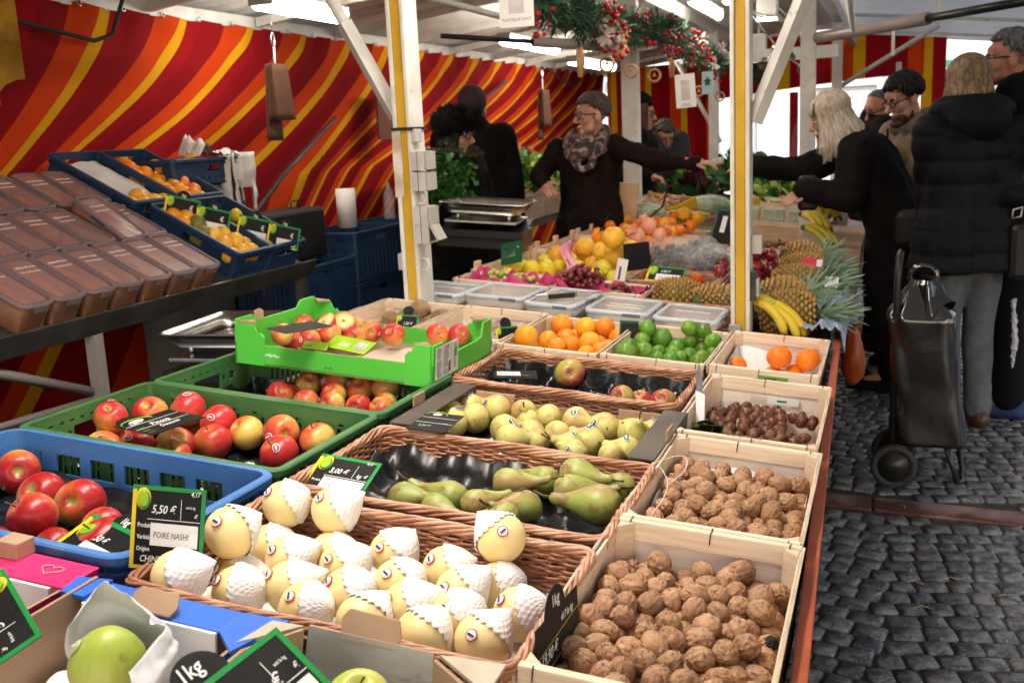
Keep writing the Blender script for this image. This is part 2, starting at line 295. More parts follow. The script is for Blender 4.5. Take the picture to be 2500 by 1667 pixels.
def meshobj(me, name, mats, parent, M=None):
    me.name = name; me.materials.clear(); [me.materials.append(m) for m in (mats if isinstance(mats,(list,tuple)) else [mats])]
    me.polygons.foreach_set('use_smooth', [True]*len(me.polygons))
    o = bpy.data.objects.new(name, me); C.objects.link(o); o.parent = parent
    if M is not None: o.matrix_basis = M
    return o
def cap(m, a, b, ra, rb, n=12, k=1.0):
    a = Vector(a); b = Vector(b); m.tube([a, a.lerp(b,.5), b], [ra,(ra+rb)/2,rb], n); m.ball(a, ra, n, 8); m.ball(b, rb, n, 8)
def chain(m, pts, rs, n=12):
    for i in range(len(pts)-1): cap(m, pts[i], pts[i+1], rs[i], rs[i+1], n)
def wrinkle(me, amp, sc, seed=0, bands=None):
    o = Vector((seed*3.1, seed*1.7, seed)); me.update()
    nr = [v.normal.copy() for v in me.vertices]
    for v, n in zip(me.vertices, nr):
        p = v.co
        q = Vector((p.x*sc, p.y*sc, p.z*sc*.55))+o; d = mnoise.noise(q)+.5*abs(mnoise.noise(q*2.2))-.2
        k = amp*d
        if bands: k += bands[0]*(abs(math.sin(PI*p.z/bands[1]+.4*mnoise.noise(p*3)))**.5-.6)
        v.co = p+n*k
    me.update()
def hand(m, w, d, pn, curl=.5, s=1.0, side=1, spread=.09):
    """palm, four unequal jointed fingers and a thumb leaving the side of the palm; d points to the fingers, pn out of the palm"""
    w = Vector(w); d = Vector(d).normalized(); pn = Vector(pn); pn = (pn-pn.dot(d)*d).normalized(); sd = d.cross(pn)*side
    for t in (-.030,-.010,.011,.030): cap(m, w+sd*t*.6*s, w+d*.085*s+sd*t*s, .0145*s, .0115*s, 8)
    m.ball(w+d*.045*s+pn*.004*s, (.03*s,.03*s,.03*s), 10, 8)
    for t, L, c in ((.031,.066,curl*1.0),(.011,.078,curl*1.0),(-.010,.073,curl*1.12),(-.030,.058,curl*1.25)):
        p = w+d*.085*s+sd*t*s; a = 0; dd = (d+sd*t*spread*25*.1).normalized(); r = .0088*s
        for k, f in enumerate((.45,.31,.24)):
            a += c*(.55 if k == 0 else .75); e = (dd*math.cos(a)+pn*math.sin(a)); q = p+e*L*f*s; cap(m, p, q, r, r*.9, 8); p = q; r *= .9
    p = w+d*.022*s+sd*.026*s; e1 = (d*.62+sd*.72+pn*.25).normalized(); q = p+e1*.042*s; cap(m, p, q, .0135*s, .0105*s, 8); e2 = (d*.88+sd*.25+pn*.35).normalized(); cap(m, q, q+e2*.032*s, .0105*s, .0085*s, 8)
def headprims(m, M, s=1.0, jaw=1.0, nose=1.0, beard=False):
    def B(c, r): m.ball((0,0,0), 1, 18, 14, M=M @ Tr(c[0]*s,c[1]*s,c[2]*s) @ Matrix.Diagonal((r[0]*s,r[1]*s,r[2]*s,1)))
    B((0,-.014,.032),(.074,.092,.083)); B((0,.022,-.03),(.060*jaw,.064,.076)); B((0,.03,-.075),(.045*jaw,.048,.04)); B((0,.068,-.098),(.022*jaw,.02,.018))
    for e in (-1,1): B((e*.036,.052,-.03),(.025,.025,.03)); B((e*.077,-.006,-.012),(.010,.021,.034)); B((e*.032,.074,.02),(.024,.011,.007)); B((e*.011,.098*1.0,-.036),(.010*nose,.010,.008)); B((e*.040,.035,-.072),(.022*jaw,.03,.03))
    B((0,.066,.035),(.05,.022,.03))
    T = lambda v: M @ (Vector(v)*s)
    m.tube([T((0,.082,.018)),T((0,.094,-.008)),T((0,.107*(.5+.5*nose)+.004,-.03)),T((0,.098,-.04))], [.009*s,.0105*s,.0135*s*nose,.010*s], 10)
    B((0,.106,-.031),(.012*nose,.012,.011)); B((0,.084,-.064),(.022,.013,.008)); B((0,.082,-.076),(.019,.013,.009)); B((0,.078,-.09),(.02,.012,.012))
def face_parts(M, root, s=1.0, gaze=(0,1,-.15), hairm=None, closed=False, lips=LIP, skin=SKIN):
    for e in (-1,1):
        m = MB(); m.ball((0,0,0), .0125*s, 12, 9); eo = m.build('eye', skin if closed else EYEW, root, M @ Tr(e*.031*s,.0735*s,.003*s))
        if not closed:
            g = Vector(gaze).normalized(); m = MB(); m.ball(g*.0082*s, .0066*s, 10, 8); m.build('iris', IRIS, eo)
        m = MB(); m.tube([(e*.014*s,.0895*s,.021*s),(e*.032*s,.087*s,.027*s),(e*.05*s,.074*s,.021*s)], [.0035*s,.0042*s,.0025*s], 6); m.build('eyebrow', hairm or IRIS, root, M)
    m = MB(); m.tube([(-.02*s,.088*s,-.068*s),(-.008*s,.0965*s,-.0655*s),(.008*s,.0965*s,-.0655*s),(.02*s,.088*s,-.068*s)], [.002*s,.0035*s,.0035*s,.002*s], 7); m.tube([(-.018*s,.087*s,-.073*s),(0,.0955*s,-.0755*s),(.018*s,.087*s,-.073*s)], [.002*s,.004*s,.002*s], 7); m.build('lips', lips, root, M)
def haircap(M, root, col, s=1.0, line=.42, side=-.25, back=-.6, thick=1.12, noise_=.05, name='hair', fr=7):
    m = MB()
    def fn(v):
        f = v.y  # forward share
        lim = line if f > .55 else (side+(line-side)*max(0,(f+.0)/.55) if f > 0 else side+(back-side)*min(1,-f/.6))
        k = thick if v.z > lim else max(.80, thick-(lim-v.z)*2.2)
        return k*(1+noise_*mnoise.noise(Vector((v.x*fr,v.y*fr,v.z*fr*.5)))+noise_*.5*mnoise.noise(v*fr*3))
    m.ball((0,-.012*s,.034*s), (.076*s,.092*s,.084*s), 56, 40, fn=fn); return m.build(name, col, root, M)
def tufts(M, root, col, n=420, s=1.0, line=.42, side=-.2, back=-.6, thick=1.09, wid=.010, seed=1, sweep=.35):
    """short locks lying over the skull, from the crown towards the hairline"""
    rg = random.Random(seed); m = MB()
    for i in range(n):
        a = rg.uniform(0, 2*PI); f = math.cos(a); lim = line if f > .55 else (side+(line-side)*max(0,f/.55) if f > 0 else side+(back-side)*min(1,-f/.6))
        te = math.acos(max(-1,min(1,lim)))+rg.uniform(-.12,.10); t0 = te*rg.uniform(.02,.75); L = rg.uniform(.45,.8); pts = []; sw = rg.uniform(-sweep,sweep); rr = thick+rg.uniform(-.03,.04)
        for k in range(6):
            t = k/5; th = min(te, t0+L*t); b = a+sw*t; R = rr+.035*math.sin(PI*t)-(.07*max(0,t-.7)/.3); pts.append(Vector((.076*math.sin(b)*math.sin(th), -.012+.092*math.cos(b)*math.sin(th), .034+.084*math.cos(th)))*R*s)
        m.tube(pts, [wid*s*q for q in (.5,.95,1,.9,.65,.25)], 5, flat=.35)
    return m.build('hair_locks', col, root, M)
def strands(M, root, col, n, z0, L, s=1.0, seed=0, fan=.03, wid=.016, arc=(20,340), flip=.02, name='hair_strands', rad=1.04, wave=.006):
    """ribbons of hair from the crown round the skull and down"""
    rg = random.Random(seed); m = MB()
    for i in range(n):
        a = math.radians(rg.uniform(*arc)); dx, dy = math.sin(a), math.cos(a); ln = L*rg.uniform(.8,1.08); pts = []; ph = rg.uniform(0,6); top = rg.uniform(.2,.95)
        for k in range(11):
            t = k/10
            if t < .4: th = (top*(.6)+(t/.4)*(1.75-top*.6)); R = rad*(1+.05*rg.random()*0); p = Vector((.078*dx*math.sin(th), -.012+.094*dy*math.sin(th), .034+.088*math.cos(th)))*R
            else: u = (t-.4)/.6; p = Vector((.080*dx*(1+fan*u*6), -.012+.096*dy*(1+fan*u*6), .034-.01-ln*u))+Vector((dx,dy,0))*(flip*u*u+wave*math.sin(u*7+ph))*1.0
            pts.append(p*s)
        m.tube(pts, [wid*s*(.25+.75*math.sin(PI*min(.8,.08+t/10*.72)))*(1 if t < 9 else .45) for t in range(11)], 6, flat=.32)
    return m.build(name, col, root, M)
def glasses(M, root, s=1.0, col=None, r=.022, thin=.003):
    col = col or BLACKG; m = MB()
    for e in (-1,1):
        m.tube([(e*.032*s+r*1.1*s*math.cos(q*PI/9), .094*s, .0*s+r*.82*s*math.sin(q*PI/9)) for q in range(18)], thin*s, 6, closed=True); m.tube([(e*.056*s,.092*s,.006*s),(e*.078*s,.05*s,.006*s),(e*.082*s,-.01*s,.004*s)], thin*s, 6)
    m.tube([(-.009*s,.096*s,.004*s),(0,.1*s,.008*s),(.009*s,.096*s,.004*s)], thin*s, 6); g = m.build('glasses', col, root, M)
BLACKG = mat('glasses_frame', (.012,.010,.010), rough=.25)
def headM(c, fwd, tilt=0, roll=0):
    """head frame at c: y looks along fwd (horizontal), tilt down in degrees"""
    f = Vector((fwd[0],fwd[1],0)).normalized(); x = f.cross(Vector((0,0,1))); R = Matrix(((x.x,f.x,0,0),(x.y,f.y,0,0),(0,0,1,0),(0,0,0,1))); return Matrix.Translation(c) @ R @ Rx(-tilt) @ Ry(roll)
def person(label, base, hd, fwd_head, tilt, J, skin=SKIN, s=1.0, vox=.0045, roll=0, jaw=1.0, nose=1.0, hands=(), gaze=(0,1,-.15), closed=False, hairm=None, face=True, group=None):
    """J: joints in world space: pelvis, chest, neck, shL, elL, wrL, shR, elR, wrR, hipL, kneeL, ankL, hipR, kneeR, ankR (+ toeL, toeR)"""
    root = thing('person', label, 'person', Tr(*base), group); off = Tr(-base[0],-base[1],-base[2]); H = headM(hd, fwd_head, tilt, roll)
    m = MB(); headprims(m, H, s, jaw, nose)
    chain(m, [J['neck'], H @ Vector((0,-.012*s,-.03*s))], [.062*s,.052*s]); chain(m, [J['pelvis'], Vector(J['pelvis']).lerp(Vector(J['chest']),.5), J['chest'], J['neck']], [.095*s,.085*s,.085*s,.055*s])
    for e in 'LR':
        chain(m, [J['chest'], J['sh'+e], J['el'+e], J['wr'+e]], [.08*s,.058*s,.042*s,.027*s]); chain(m, [J['hip'+e], J['knee'+e], J['ank'+e]], [.085*s,.055*s,.042*s])
        cap(m, J['ank'+e], J['toe'+e], .04*s, .03*s)
    for a in hands: hand(m, *a)
    me = fuse(m, vox, 2, .4); body = meshobj(me, 'body', skin, root, off)
    if face: face_parts(off @ H, root, s, gaze, hairm, closed, skin=skin)
    return root, off, off @ H
def wear(root, off, name, prims, mt, vox=.011, amp=.010, sc=7, seed=1, bands=None, sm=3):
    m = MB()
    for p in prims:
        if p[0] == 'c': chain(m, p[1], p[2], 16)
        elif p[0] == 'b': m.ball(p[1], p[2], 18, 14)
        elif p[0] == 'r':
            m.tube([Vector(q) for q in p[1]], p[2], 18, flat=p[3] if len(p) > 3 else 1.0)
    me = fuse(m, vox, sm, .5); wrinkle(me, amp, sc, seed, bands); return meshobj(me, name, mt, root, off)
def stand(x, y, face, H, lean=0, stance=.1):
    """default joints of a standing figure; face in degrees (0 looks along +x, 90 along +y)"""
    k = H/1.7; a = math.radians(face); f = Vector((math.cos(a), math.sin(a), 0)); r = Vector((math.sin(a), -math.cos(a), 0)); b = Vector((x,y,0)); le = math.radians(lean); z = Vector((0,0,1))
    hip = b+z*.92*k; up_ = z*math.cos(le)+f*math.sin(le); J = {'pelvis': hip, 'chest': hip+up_*.40*k, 'neck': hip+up_*.54*k}
    for e, q in (('L',-1),('R',1)):
        J['sh'+e] = hip+up_*.48*k+r*q*.185*k; J['el'+e] = J['sh'+e]-z*.28*k+r*q*.04+f*.02; J['wr'+e] = J['el'+e]-z*.24*k+f*.06; J['hip'+e] = hip+r*q*.09*k-z*.03; J['knee'+e] = b+r*q*stance+z*.49*k+f*.02; J['ank'+e] = b+r*q*stance+z*.09*k; J['toe'+e] = b+r*q*stance+f*.14+z*.035
    J['f'] = f; J['r'] = r; J['hd'] = hip+up_*.54*k+z*.125*k+f*.03; return J
Vz = Vector((0,0,1))
def coatprims(J, hem, w=.19, sl=.07, collar=.09, hemw=1.15, slr=None):
    p, c, n = Vector(J['pelvis']), Vector(J['chest']), Vector(J['neck']); r = J['r']; out = []
    for q in (-.5,0,.5): out.append(('c', [c+r*q*.17, p.lerp(c,.45)+r*q*.15, p+r*q*.18], [w*.78,w*.72,w*.80])); out.append(('r', [p+r*q*.18+Vz*.05, Vector((p.x,p.y,hem))+r*q*.2*hemw], [w*.80,w*.84*hemw]))
    out.append(('c', [c, n], [w*.72,collar]))
    for e in 'LR': out.append(('c', [c+Vz*.04, J['sh'+e]], [w*.6,sl*1.18])); out.append(('c', [J['sh'+e], J['el'+e], J['wr'+e]], slr or [sl*1.2,sl,sl*.74]))
    return out
def legs(J, r0=.10, r1=.068, r2=.055):
    return [('c', [J['hip'+e], J['knee'+e], J['ank'+e]], [r0,r1,r2]) for e in 'LR']+[('c', [J['hipL'], J['hipR']], [.11,.11])]
def shoes(root, off, J, mt, sole=None):
    for e in 'LR':
        m = MB(); a, t = Vector(J['ank'+e]), Vector(J['toe'+e]); d = (t-a); d.z = 0; d.normalize(); b = Vector((a.x,a.y,.04))
        chain(m, [b-d*.06, b+d*.06, b+d*.17-Vz*.008], [.042,.045,.034]); cap(m, b, a, .045, .045); me = fuse(m, .008, 3); o = meshobj(me, 'shoe', mt, root, off)
        q = MB(); q.prism([(-.1,-.04),(.1,-.045),(.19,-.03),(.205,0),(.19,.03),(.1,.045),(-.1,.04)], .0, .028, M=off @ Matrix.Translation(Vector((b.x,b.y,0))) @ axis((0,0,1), d)); q.build('sole', sole or RUBB, o, bev=.006)
RUBB = mat('shoe_sole', (.02,.02,.02), rough=.7)
# the seller in the scarf
J = stand(-1.72,6.05,285,1.66,3); n_ = J['neck']; J['shR'] = Vector((-1.90,6.05,1.37)); J['elR'] = Vector((-2.01,5.98,1.20)); J['wrR'] = Vector((-1.95,5.86,1.165)); J['shL'] = Vector((-1.54,6.0,1.37)); J['elL'] = Vector((-1.28,5.94,1.275)); J['wrL'] = Vector((-1.06,5.92,1.255)); J['neck'] = Vector((-1.70,6.05,1.42)); J['chest'] = Vector((-1.71,6.06,1.28))
GH = mat('grey_brown_hair', (.055,.04,.032), (.13,.105,.09), sc=9, rough=.6, stretch=(6,6,1.2), bump=.5, bsc=160)
R_, o_, H_ = person('woman seller in dark sweater and patterned scarf stretching her arm across the table', (-1.72,6.05,0), (-1.675,6.0,1.555), (-.78,-.62), 3, J, SKIN, 1.0, .0042, hairm=GH, hands=((J['wrL'],(1,-.02,0),(.1,.1,-1),.55,.95,-1),(J['wrR'],(.62,-.55,-.45),(.3,.5,-.6),.75,.95,1)), gaze=(-.25,1,-.05))
wear(R_, o_, 'sweater', coatprims(J,.78,.148,.058,.065,1.0), mat('dark_brown_sweater', (.0085,.0055,.0045), (.012,.008,.0065), sc=20, rough=.95, spec=.12, bump=.3, bsc=120), .010, .020, 11, 2)
haircap(H_, R_, GH, 1.0, .52, -.10, -.50, 1.06, .04); tufts(H_, R_, GH, 520, 1.0, .44, -.12, -.55, 1.10); glasses(H_, R_, 1.0, mat('brown_frame', (.05,.015,.01), rough=.25))
SCF = mat('patterned_scarf', (.035,.025,.03), (.30,.24,.22), sc=26, rough=.85, ramp=(.5,.62), bump=.3, bsc=60, col3=(.16,.08,.06), sc3=18, ramp3=(.55,.62))
m = MB()
for k, (rr, zz, tt, ph) in enumerate(((.082,1.45,.034,0),(.096,1.418,.037,1.2),(.108,1.385,.037,2.4),(.104,1.352,.034,3.3))): m.tube([(-1.70+rr*math.cos(q*PI/10)*(1.05),6.03+rr*.85*math.sin(q*PI/10)-.02*k,zz+.02*math.sin(q*PI/10*2+ph)-.03*max(0,-math.sin(q*PI/10))) for q in range(20)], [tt*(1+.2*math.sin(q*1.7+ph)) for q in range(20)], 9, closed=True)
m.tube([(-1.70+.055*math.cos(q*PI/8),5.89+.02*math.sin(q*PI/8),1.295+.05*math.sin(q*PI/8)) for q in range(16)], .024, 8, closed=True); me = fuse(m, .008, 2); wrinkle(me, .008, 24, 4); meshobj(me, 'scarf', SCF, R_, o_)
m = MB(); m.tube([(-1.105,5.92,1.257),(-1.075,5.92,1.256)], .036, 14); m.build('wristband', mat('red_band', (.6,.03,.03), rough=.6), R_, o_); m = MB(); m.tube([(-1.062,5.92,1.256),(-1.056,5.92,1.256)], .032, 14); m.build('watch_strap', mat('red_band', (.6,.03,.03)), R_, o_)
wear(R_, o_, 'trousers', legs(J), DJEAN, .012, .008); shoes(R_, o_, J, BLK)
m = MB(); m.sheet(lambda u, v: (-.955+.07*u, 5.90+.01*math.sin(u*5), 1.235+.04*v+.015*u), 5, 3); o = m.build('banknote', mat('bank_note', (.52,.46,.36), (.42,.36,.28), sc=30, rough=.7)); tag(o, 'folded banknote held between the seller and the pale haired woman', 'banknote'); o.modifiers.new('t','SOLIDIFY').thickness = .001
# the pale haired woman reaching over the table
J = stand(.02,5.85,172,1.66,30,.09); J['pelvis'] = Vector((.05,5.85,.90)); J['chest'] = Vector((-.12,5.85,1.24)); J['neck'] = Vector((-.20,5.84,1.37)); J['shL'] = Vector((-.17,5.68,1.31)); J['shR'] = Vector((-.17,6.0,1.31)); J['elR'] = Vector((-.45,5.98,1.20)); J['wrR'] = Vector((-.735,5.93,1.228)); J['elL'] = Vector((-.20,5.58,1.06)); J['wrL'] = Vector((-.42,5.60,1.115))
PH = mat('pale_blond_hair', (.62,.53,.44), (.40,.31,.23), sc=7, rough=.5, stretch=(9,9,.8), bump=.5, bsc=120, ramp=(.4,.65))
R_, o_, H_ = person('woman with long pale hair and black coat leaning in to hand over money', (.02,5.85,0), (-.315,5.83,1.475), (-.98,-.15), 18, J, SKIN, 1.0, .0042, hairm=PH, hands=((J['wrR'],(-1,-.03,.03),(0,.1,-1),.45,.9,1),(J['wrL'],(-.75,-.1,-.55),(-.3,-.6,.5),.35,.95,-1)), gaze=(0,1,-.5))
wear(R_, o_, 'coat', coatprims(J,.24,.185,.082,.09,1.12), BLKC, .011, .02, 7, 5); haircap(H_, R_, PH, 1.0, .38, -.4, -.7, 1.2, .05)
strands(H_, R_, PH, 360, 0, .225, 1.0, 3, .07, .014, (42,318), .03, rad=1.2, wave=.006); m = MB(); rg = random.Random(2)
for i in range(34): x = rg.uniform(-.066,.066); m.tube([(x*.6,.02,.122),(x*.9,.068,.098),(x*1.0,.088,.060),(x*1.02,.088,.030)], [.006,.013,.013,.005], 6, flat=.4)
m.build('fringe', PH, R_, H_); wear(R_, o_, 'trousers', legs(J,.09,.06,.05), DJEAN, .012, .006); shoes(R_, o_, J, BLK)
m = MB(); m.tube([(-.715,5.93,1.228),(-.735,5.93,1.228)], .033, 12); m.build('cuff', mat('red_band', (.6,.03,.03)), R_, o_)
m = MB(); m.box((-.46,5.60,1.0),(-.36,5.72,1.18)); tag(m.build('purse', mat('black_leather', (.010,.009,.009), rough=.4), bev=.02), 'black purse hanging under the reaching sleeves', 'purse')
m = MB(); m.box((.02,5.56,.80),(.16,5.66,1.0)); hb = m.build('handbag', mat('black_leather', (.010,.009,.009)), bev=.04); tag(hb, 'small black handbag hanging against the pale haired woman', 'handbag')
# the man in the tan jacket
J = stand(.12,6.35,195,1.80,6); J['neck'] = Vector((.10,6.33,1.42)); J['chest'] = Vector((.12,6.36,1.24)); J['shL'] = Vector((.20,6.20,1.36)); J['shR'] = Vector((.02,6.50,1.36)); J['wrL'] = Vector((.0,6.05,1.0)); J['elL'] = Vector((.14,6.08,1.08)); J['wrR'] = Vector((-.1,6.25,1.02))
BH = mat('black_hair', (.005,.004,.004), (.010,.008,.007), sc=30, rough=.6, bump=.5, bsc=160)
R_, o_, H_ = person('man with black hair, glasses and short beard in a tan hooded jacket looking down', (.12,6.35,0), (.055,6.29,1.565), (-.80,-.52), 22, J, SKIN, 1.06, .0045, hairm=BH, nose=1.15, jaw=1.04, closed=True, hands=((J['wrL'],(-.5,-.5,-.6),(-.6,.2,.3),.6,1,-1),))
wear(R_, o_, 'jacket', coatprims(J,.82,.20,.078,.085,1.0), TANC, .010, .022, 7, 7)
m = MB(); m.tube([(.14+.115*math.cos(q*PI/9),6.37+.10*math.sin(q*PI/9),1.405+.03*math.sin(q*PI/9)) for q in range(18)], [.042+.012*math.sin(q*2.1) for q in range(18)], 10, closed=True); m.ball((.23,6.43,1.44), (.10,.09,.075), 16, 12); me = fuse(m, .011, 3); wrinkle(me, .015, 9, 3); meshobj(me, 'hood', mat('grey_tan_hood', (.15,.12,.10), (.10,.095,.10), sc=10, rough=.85), R_, o_)
m = MB(); m.box((-.03,6.165,.84),(-.018,6.19,1.40)); m.build('zip', BLKC, R_, o_); m = MB(); m.ball((.02,6.2,1.42), (.035,.02,.022), 10, 8); m.build('toggle', BOOT, R_, o_)
haircap(H_, R_, BH, 1.06, .46, -.22, -.52, 1.07, .05); tufts(H_, R_, BH, 520, 1.06, .42, -.3, -.6, 1.12, .012, 2, .5); glasses(H_, R_, 1.06)
m = MB(); m.ball((0,.026,-.080), (.062,.069,.052), 24, 18, fn=lambda v: 1.0+.04*mnoise.noise(v*9) if v.z < .25 and v.y > -.4 else .8); m.build('beard', mat('short_beard', (.03,.018,.013), (.11,.055,.035), sc=90, rough=.85, spec=.2), R_, H_ @ Sc(1.06)); wear(R_, o_, 'trousers', legs(J), DJEAN, .013, .006); shoes(R_, o_, J, BLK)
# the man half hidden behind him
J = stand(-.05,7.25,200,1.70,8); R_, o_, H_ = person('balding older man with glasses half hidden behind the tan jacket', (-.05,7.25,0), (-.085,7.2,1.515), (-.75,-.6), 20, J, SKINR, 1.0, .006, closed=True); wear(R_, o_, 'coat', coatprims(J,.8), BLKC, .014, .012, 7, 9); glasses(H_, R_); haircap(H_, R_, GH, 1.0, .9, .15, -.5, 1.05, .04); wear(R_, o_, 'scarf', [('b',(-.06,7.2,1.37),(.11,.1,.06))], mat('maroon_wool', (.10,.02,.025), rough=.9), .012, .008, 12)
# woman with blond bob seen from behind
J = stand(.335,5.12,118,1.68,0,.085); J['neck'] = Vector((.33,5.12,1.46)); J['shL'] = Vector((.18,5.04,1.38)); J['elL'] = Vector((.19,5.12,1.10)); J['wrL'] = Vector((.18,5.28,.92)); J['elR'] = Vector((.52,5.08,1.10)); J['wrR'] = Vector((.50,5.22,.90))
DB = mat('dark_blond_hair', (.30,.20,.11), (.13,.08,.04), sc=7, rough=.5, stretch=(9,9,.8), bump=.5, bsc=120)
R_, o_, H_ = person('woman with a blond bob in long black puffer coat and brown boots, seen from behind', (.335,5.12,0), (.31,5.14,1.585), (-.45,.89), 4, J, SKIN, 1.0, .006, hairm=DB)
wear(R_, o_, 'puffer_coat', coatprims(J,.76,.19,.085,.10,1.02), PUFF, .010, .014, 7, 11, bands=(.011,.105)); m = MB(); m.tube([(.33+.135*math.cos(q*PI/9),5.13+.12*math.sin(q*PI/9),1.475-.02*math.sin(q*PI/9)) for q in range(18)], .055, 10, closed=True); m.ball((.345,5.03,1.43), (.15,.09,.115), 18, 14); m.ball((.34,5.06,1.50), (.12,.07,.06), 16, 12); me = fuse(m, .010, 3); wrinkle(me, .010, 9, 2); meshobj(me, 'hood', PUFF, R_, o_)
haircap(H_, R_, DB, 1.0, .5, -.35, -.65, 1.18, .05); strands(H_, R_, DB, 300, 0, .085, 1.0, 5, .015, .013, (40,320), .012, rad=1.17, wave=.008)
wear(R_, o_, 'jeans', legs(J,.10,.072,.062), JEAN, .010, .008, 12, 3)
for e in 'LR':
    a = J['ank'+e]; k = J['knee'+e]; d = J['f']; m = MB(); chain(m, [(k.x,k.y,.37),(a.x,a.y,.16),(a.x,a.y,.06)], [.066,.056,.048]); chain(m, [Vector((a.x,a.y,.045))-d*.04, Vector((a.x,a.y,.04))+d*.15], [.042,.034]); me = fuse(m, .009, 3); wrinkle(me, .006, 16, 2); b_ = meshobj(me, 'boot', BOOT, R_, o_)
    m = MB(); m.box((-.035,-.04,0),(.035,.03,.035), M=o_ @ Matrix.Translation((a.x,a.y,0))); m.build('heel', RUBB, b_); m = MB(); m.box((-.02,-.012,-.02),(.012,.004,.012), M=o_ @ Tr(k.x,k.y-.068,.33)); m.build('buckle', mat('ring_metal', (.6,.58,.55)), b_)
m = MB(); m.tube([(.54,5.12,.62),(.555,5.12,.44),(.55,5.12,.30)], [.010,.014,.005], 8); me = fuse(m, .004, 0); wrinkle(me, .010, 90, 3); tag(meshobj(me, 'wool_scarf', mat('white_fringe', (.38,.38,.42), rough=.9), None), 'white fringed scarf end hanging behind the puffer coat', 'scarf')
# tall man at the edge
J = stand(.60,5.45,160,1.86,0,.12); J['neck'] = Vector((.57,5.45,1.56))
GR = mat('grey_hair', (.09,.085,.085), (.17,.165,.165), sc=50, rough=.6, bump=.4, bsc=180)
R_, o_, H_ = person('tall grey haired man with glasses in a black coat and blue trainers', (.60,5.45,0), (.50,5.42,1.705), (-.93,-.05), 3, J, SKINR, 1.05, .005, hairm=GR, nose=1.1)
wear(R_, o_, 'coat', coatprims(J,.72,.22,.085,.105,1.0), NAVYC, .012, .014, 6, 13); haircap(H_, R_, GR, 1.05, .64, .0, -.5, 1.04, .03); tufts(H_, R_, GR, 420, 1.05, .58, -.12, -.55, 1.06, .009, 3); glasses(H_, R_, 1.05, r=.020); wear(R_, o_, 'trousers', legs(J,.11,.08,.07), DJEAN, .012, .008)
J['toeR'] = J['ankR']+Vector((-.16,-.02,0)); shoes(R_, o_, J, mat('blue_trainer', (.016,.03,.10), (.02,.04,.13), sc=40, rough=.7), mat('white_sole', (.6,.62,.66), rough=.5))
hb = thing('handbag', 'black shoulder bag with a buckle at the edge beside the puffer coat', 'handbag', Tr(.56,5.05,.86)); m = MB(); m.box((-.06,-.05,-.14),(.06,.05,.12)); m.build('bag_body', mat('black_leather', (.010,.009,.009)), hb, bev=.03); m = MB(); m.tube([(-.05,0,.1),(-.02,-.02,.3),(.03,0,.55)], .012, 8, flat=.4); m.build('strap', mat('black_leather', (.010,.009,.009)), hb); m = MB(); m.tube([(-.055,-.04,.14),(-.02,-.045,.15),(-.015,-.045,.19),(-.05,-.04,.18)], .004, 5, closed=True); m.build('buckle', mat('ring_metal', (.6,.58,.55)), hb)
# shopper with celery
J = stand(-2.28,5.35,12,1.60,0,.09); J['neck'] = Vector((-2.29,5.35,1.36)); J['shR'] = Vector((-2.30,5.19,1.30)); J['elR'] = Vector((-2.34,5.11,1.05)); J['wrR'] = Vector((-2.235,5.10,1.105)); J['shL'] = Vector((-2.26,5.5,1.30)); J['elL'] = Vector((-2.2,5.5,1.07)); J['wrL'] = Vector((-2.10,5.28,1.07))
FUR = mat('black_fur', (.004,.0035,.0035), (.007,.006,.005), sc=40, rough=.95, spec=.12); FURB = mat('brown_fur', (.06,.038,.02), (.02,.014,.01), sc=40, rough=.9)
R_, o_, H_ = person('woman in black fur hat and glasses holding a big bunch of celery', (-2.28,5.35,0), (-2.255,5.32,1.475), (.97,-.22), 6, J, SKIN, .96, .0045, hairm=BH, hands=((J['wrR'],(.8,-.3,.25),(.1,.5,.8),1.15,.92,1),(J['wrL'],(.75,-.35,-.5),(0,-.2,-1),.7,.92,-1)))
wear(R_, o_, 'coat', coatprims(J,.5,.21,.078,.10,1.05), BLK, .011, .018, 9, 15); glasses(H_, R_, .96); strands(H_, R_, BH, 60, 0, .14, .96, 8, .02, .022, (60,300), .01, rad=1.05)
m = MB(); rg = random.Random(3); m.ball((0,-.03,.06), (.115,.125,.10), 30, 22, fn=lambda v: 1+.1*mnoise.noise(v*5)); ht = m.build('fur_hat', FUR, R_, H_); m = MB(); m2 = MB()
for i in range(1500):
    v = Vector((rg.gauss(0,1),rg.gauss(0,1),rg.gauss(0,1))).normalized()
    if v.z < -.75 or (v.y > .45 and v.z < -.1): continue
    p = Vector((v.x*.113,-.03+v.y*.122,.06+v.z*.098)); e = (v+Vector((rg.uniform(-.6,.6),rg.uniform(-.6,.6),rg.uniform(-.8,.3)))).normalized()*rg.uniform(.018,.036); t_ = e.cross(Vector((.3,.5,.8))).normalized()*.003
    (m2 if v.z > .4 and rg.random() < .3 else m).add([p-t_,p+t_,p+e], [(0,1,2)])
m.build('fur', FUR, ht); m2.build('fur', FURB, ht)
m = MB(); m.tube([(-2.29+.12*math.cos(q*PI/8),5.34+.12*math.sin(q*PI/8),1.365) for q in range(16)], .045, 8, closed=True); me = fuse(m, .010, 1); wrinkle(me, .02, 30, 5); meshobj(me, 'collar', FURB, R_, o_); wear(R_, o_, 'trousers', legs(J), DJEAN, .013, .006); shoes(R_, o_, J, BLK)
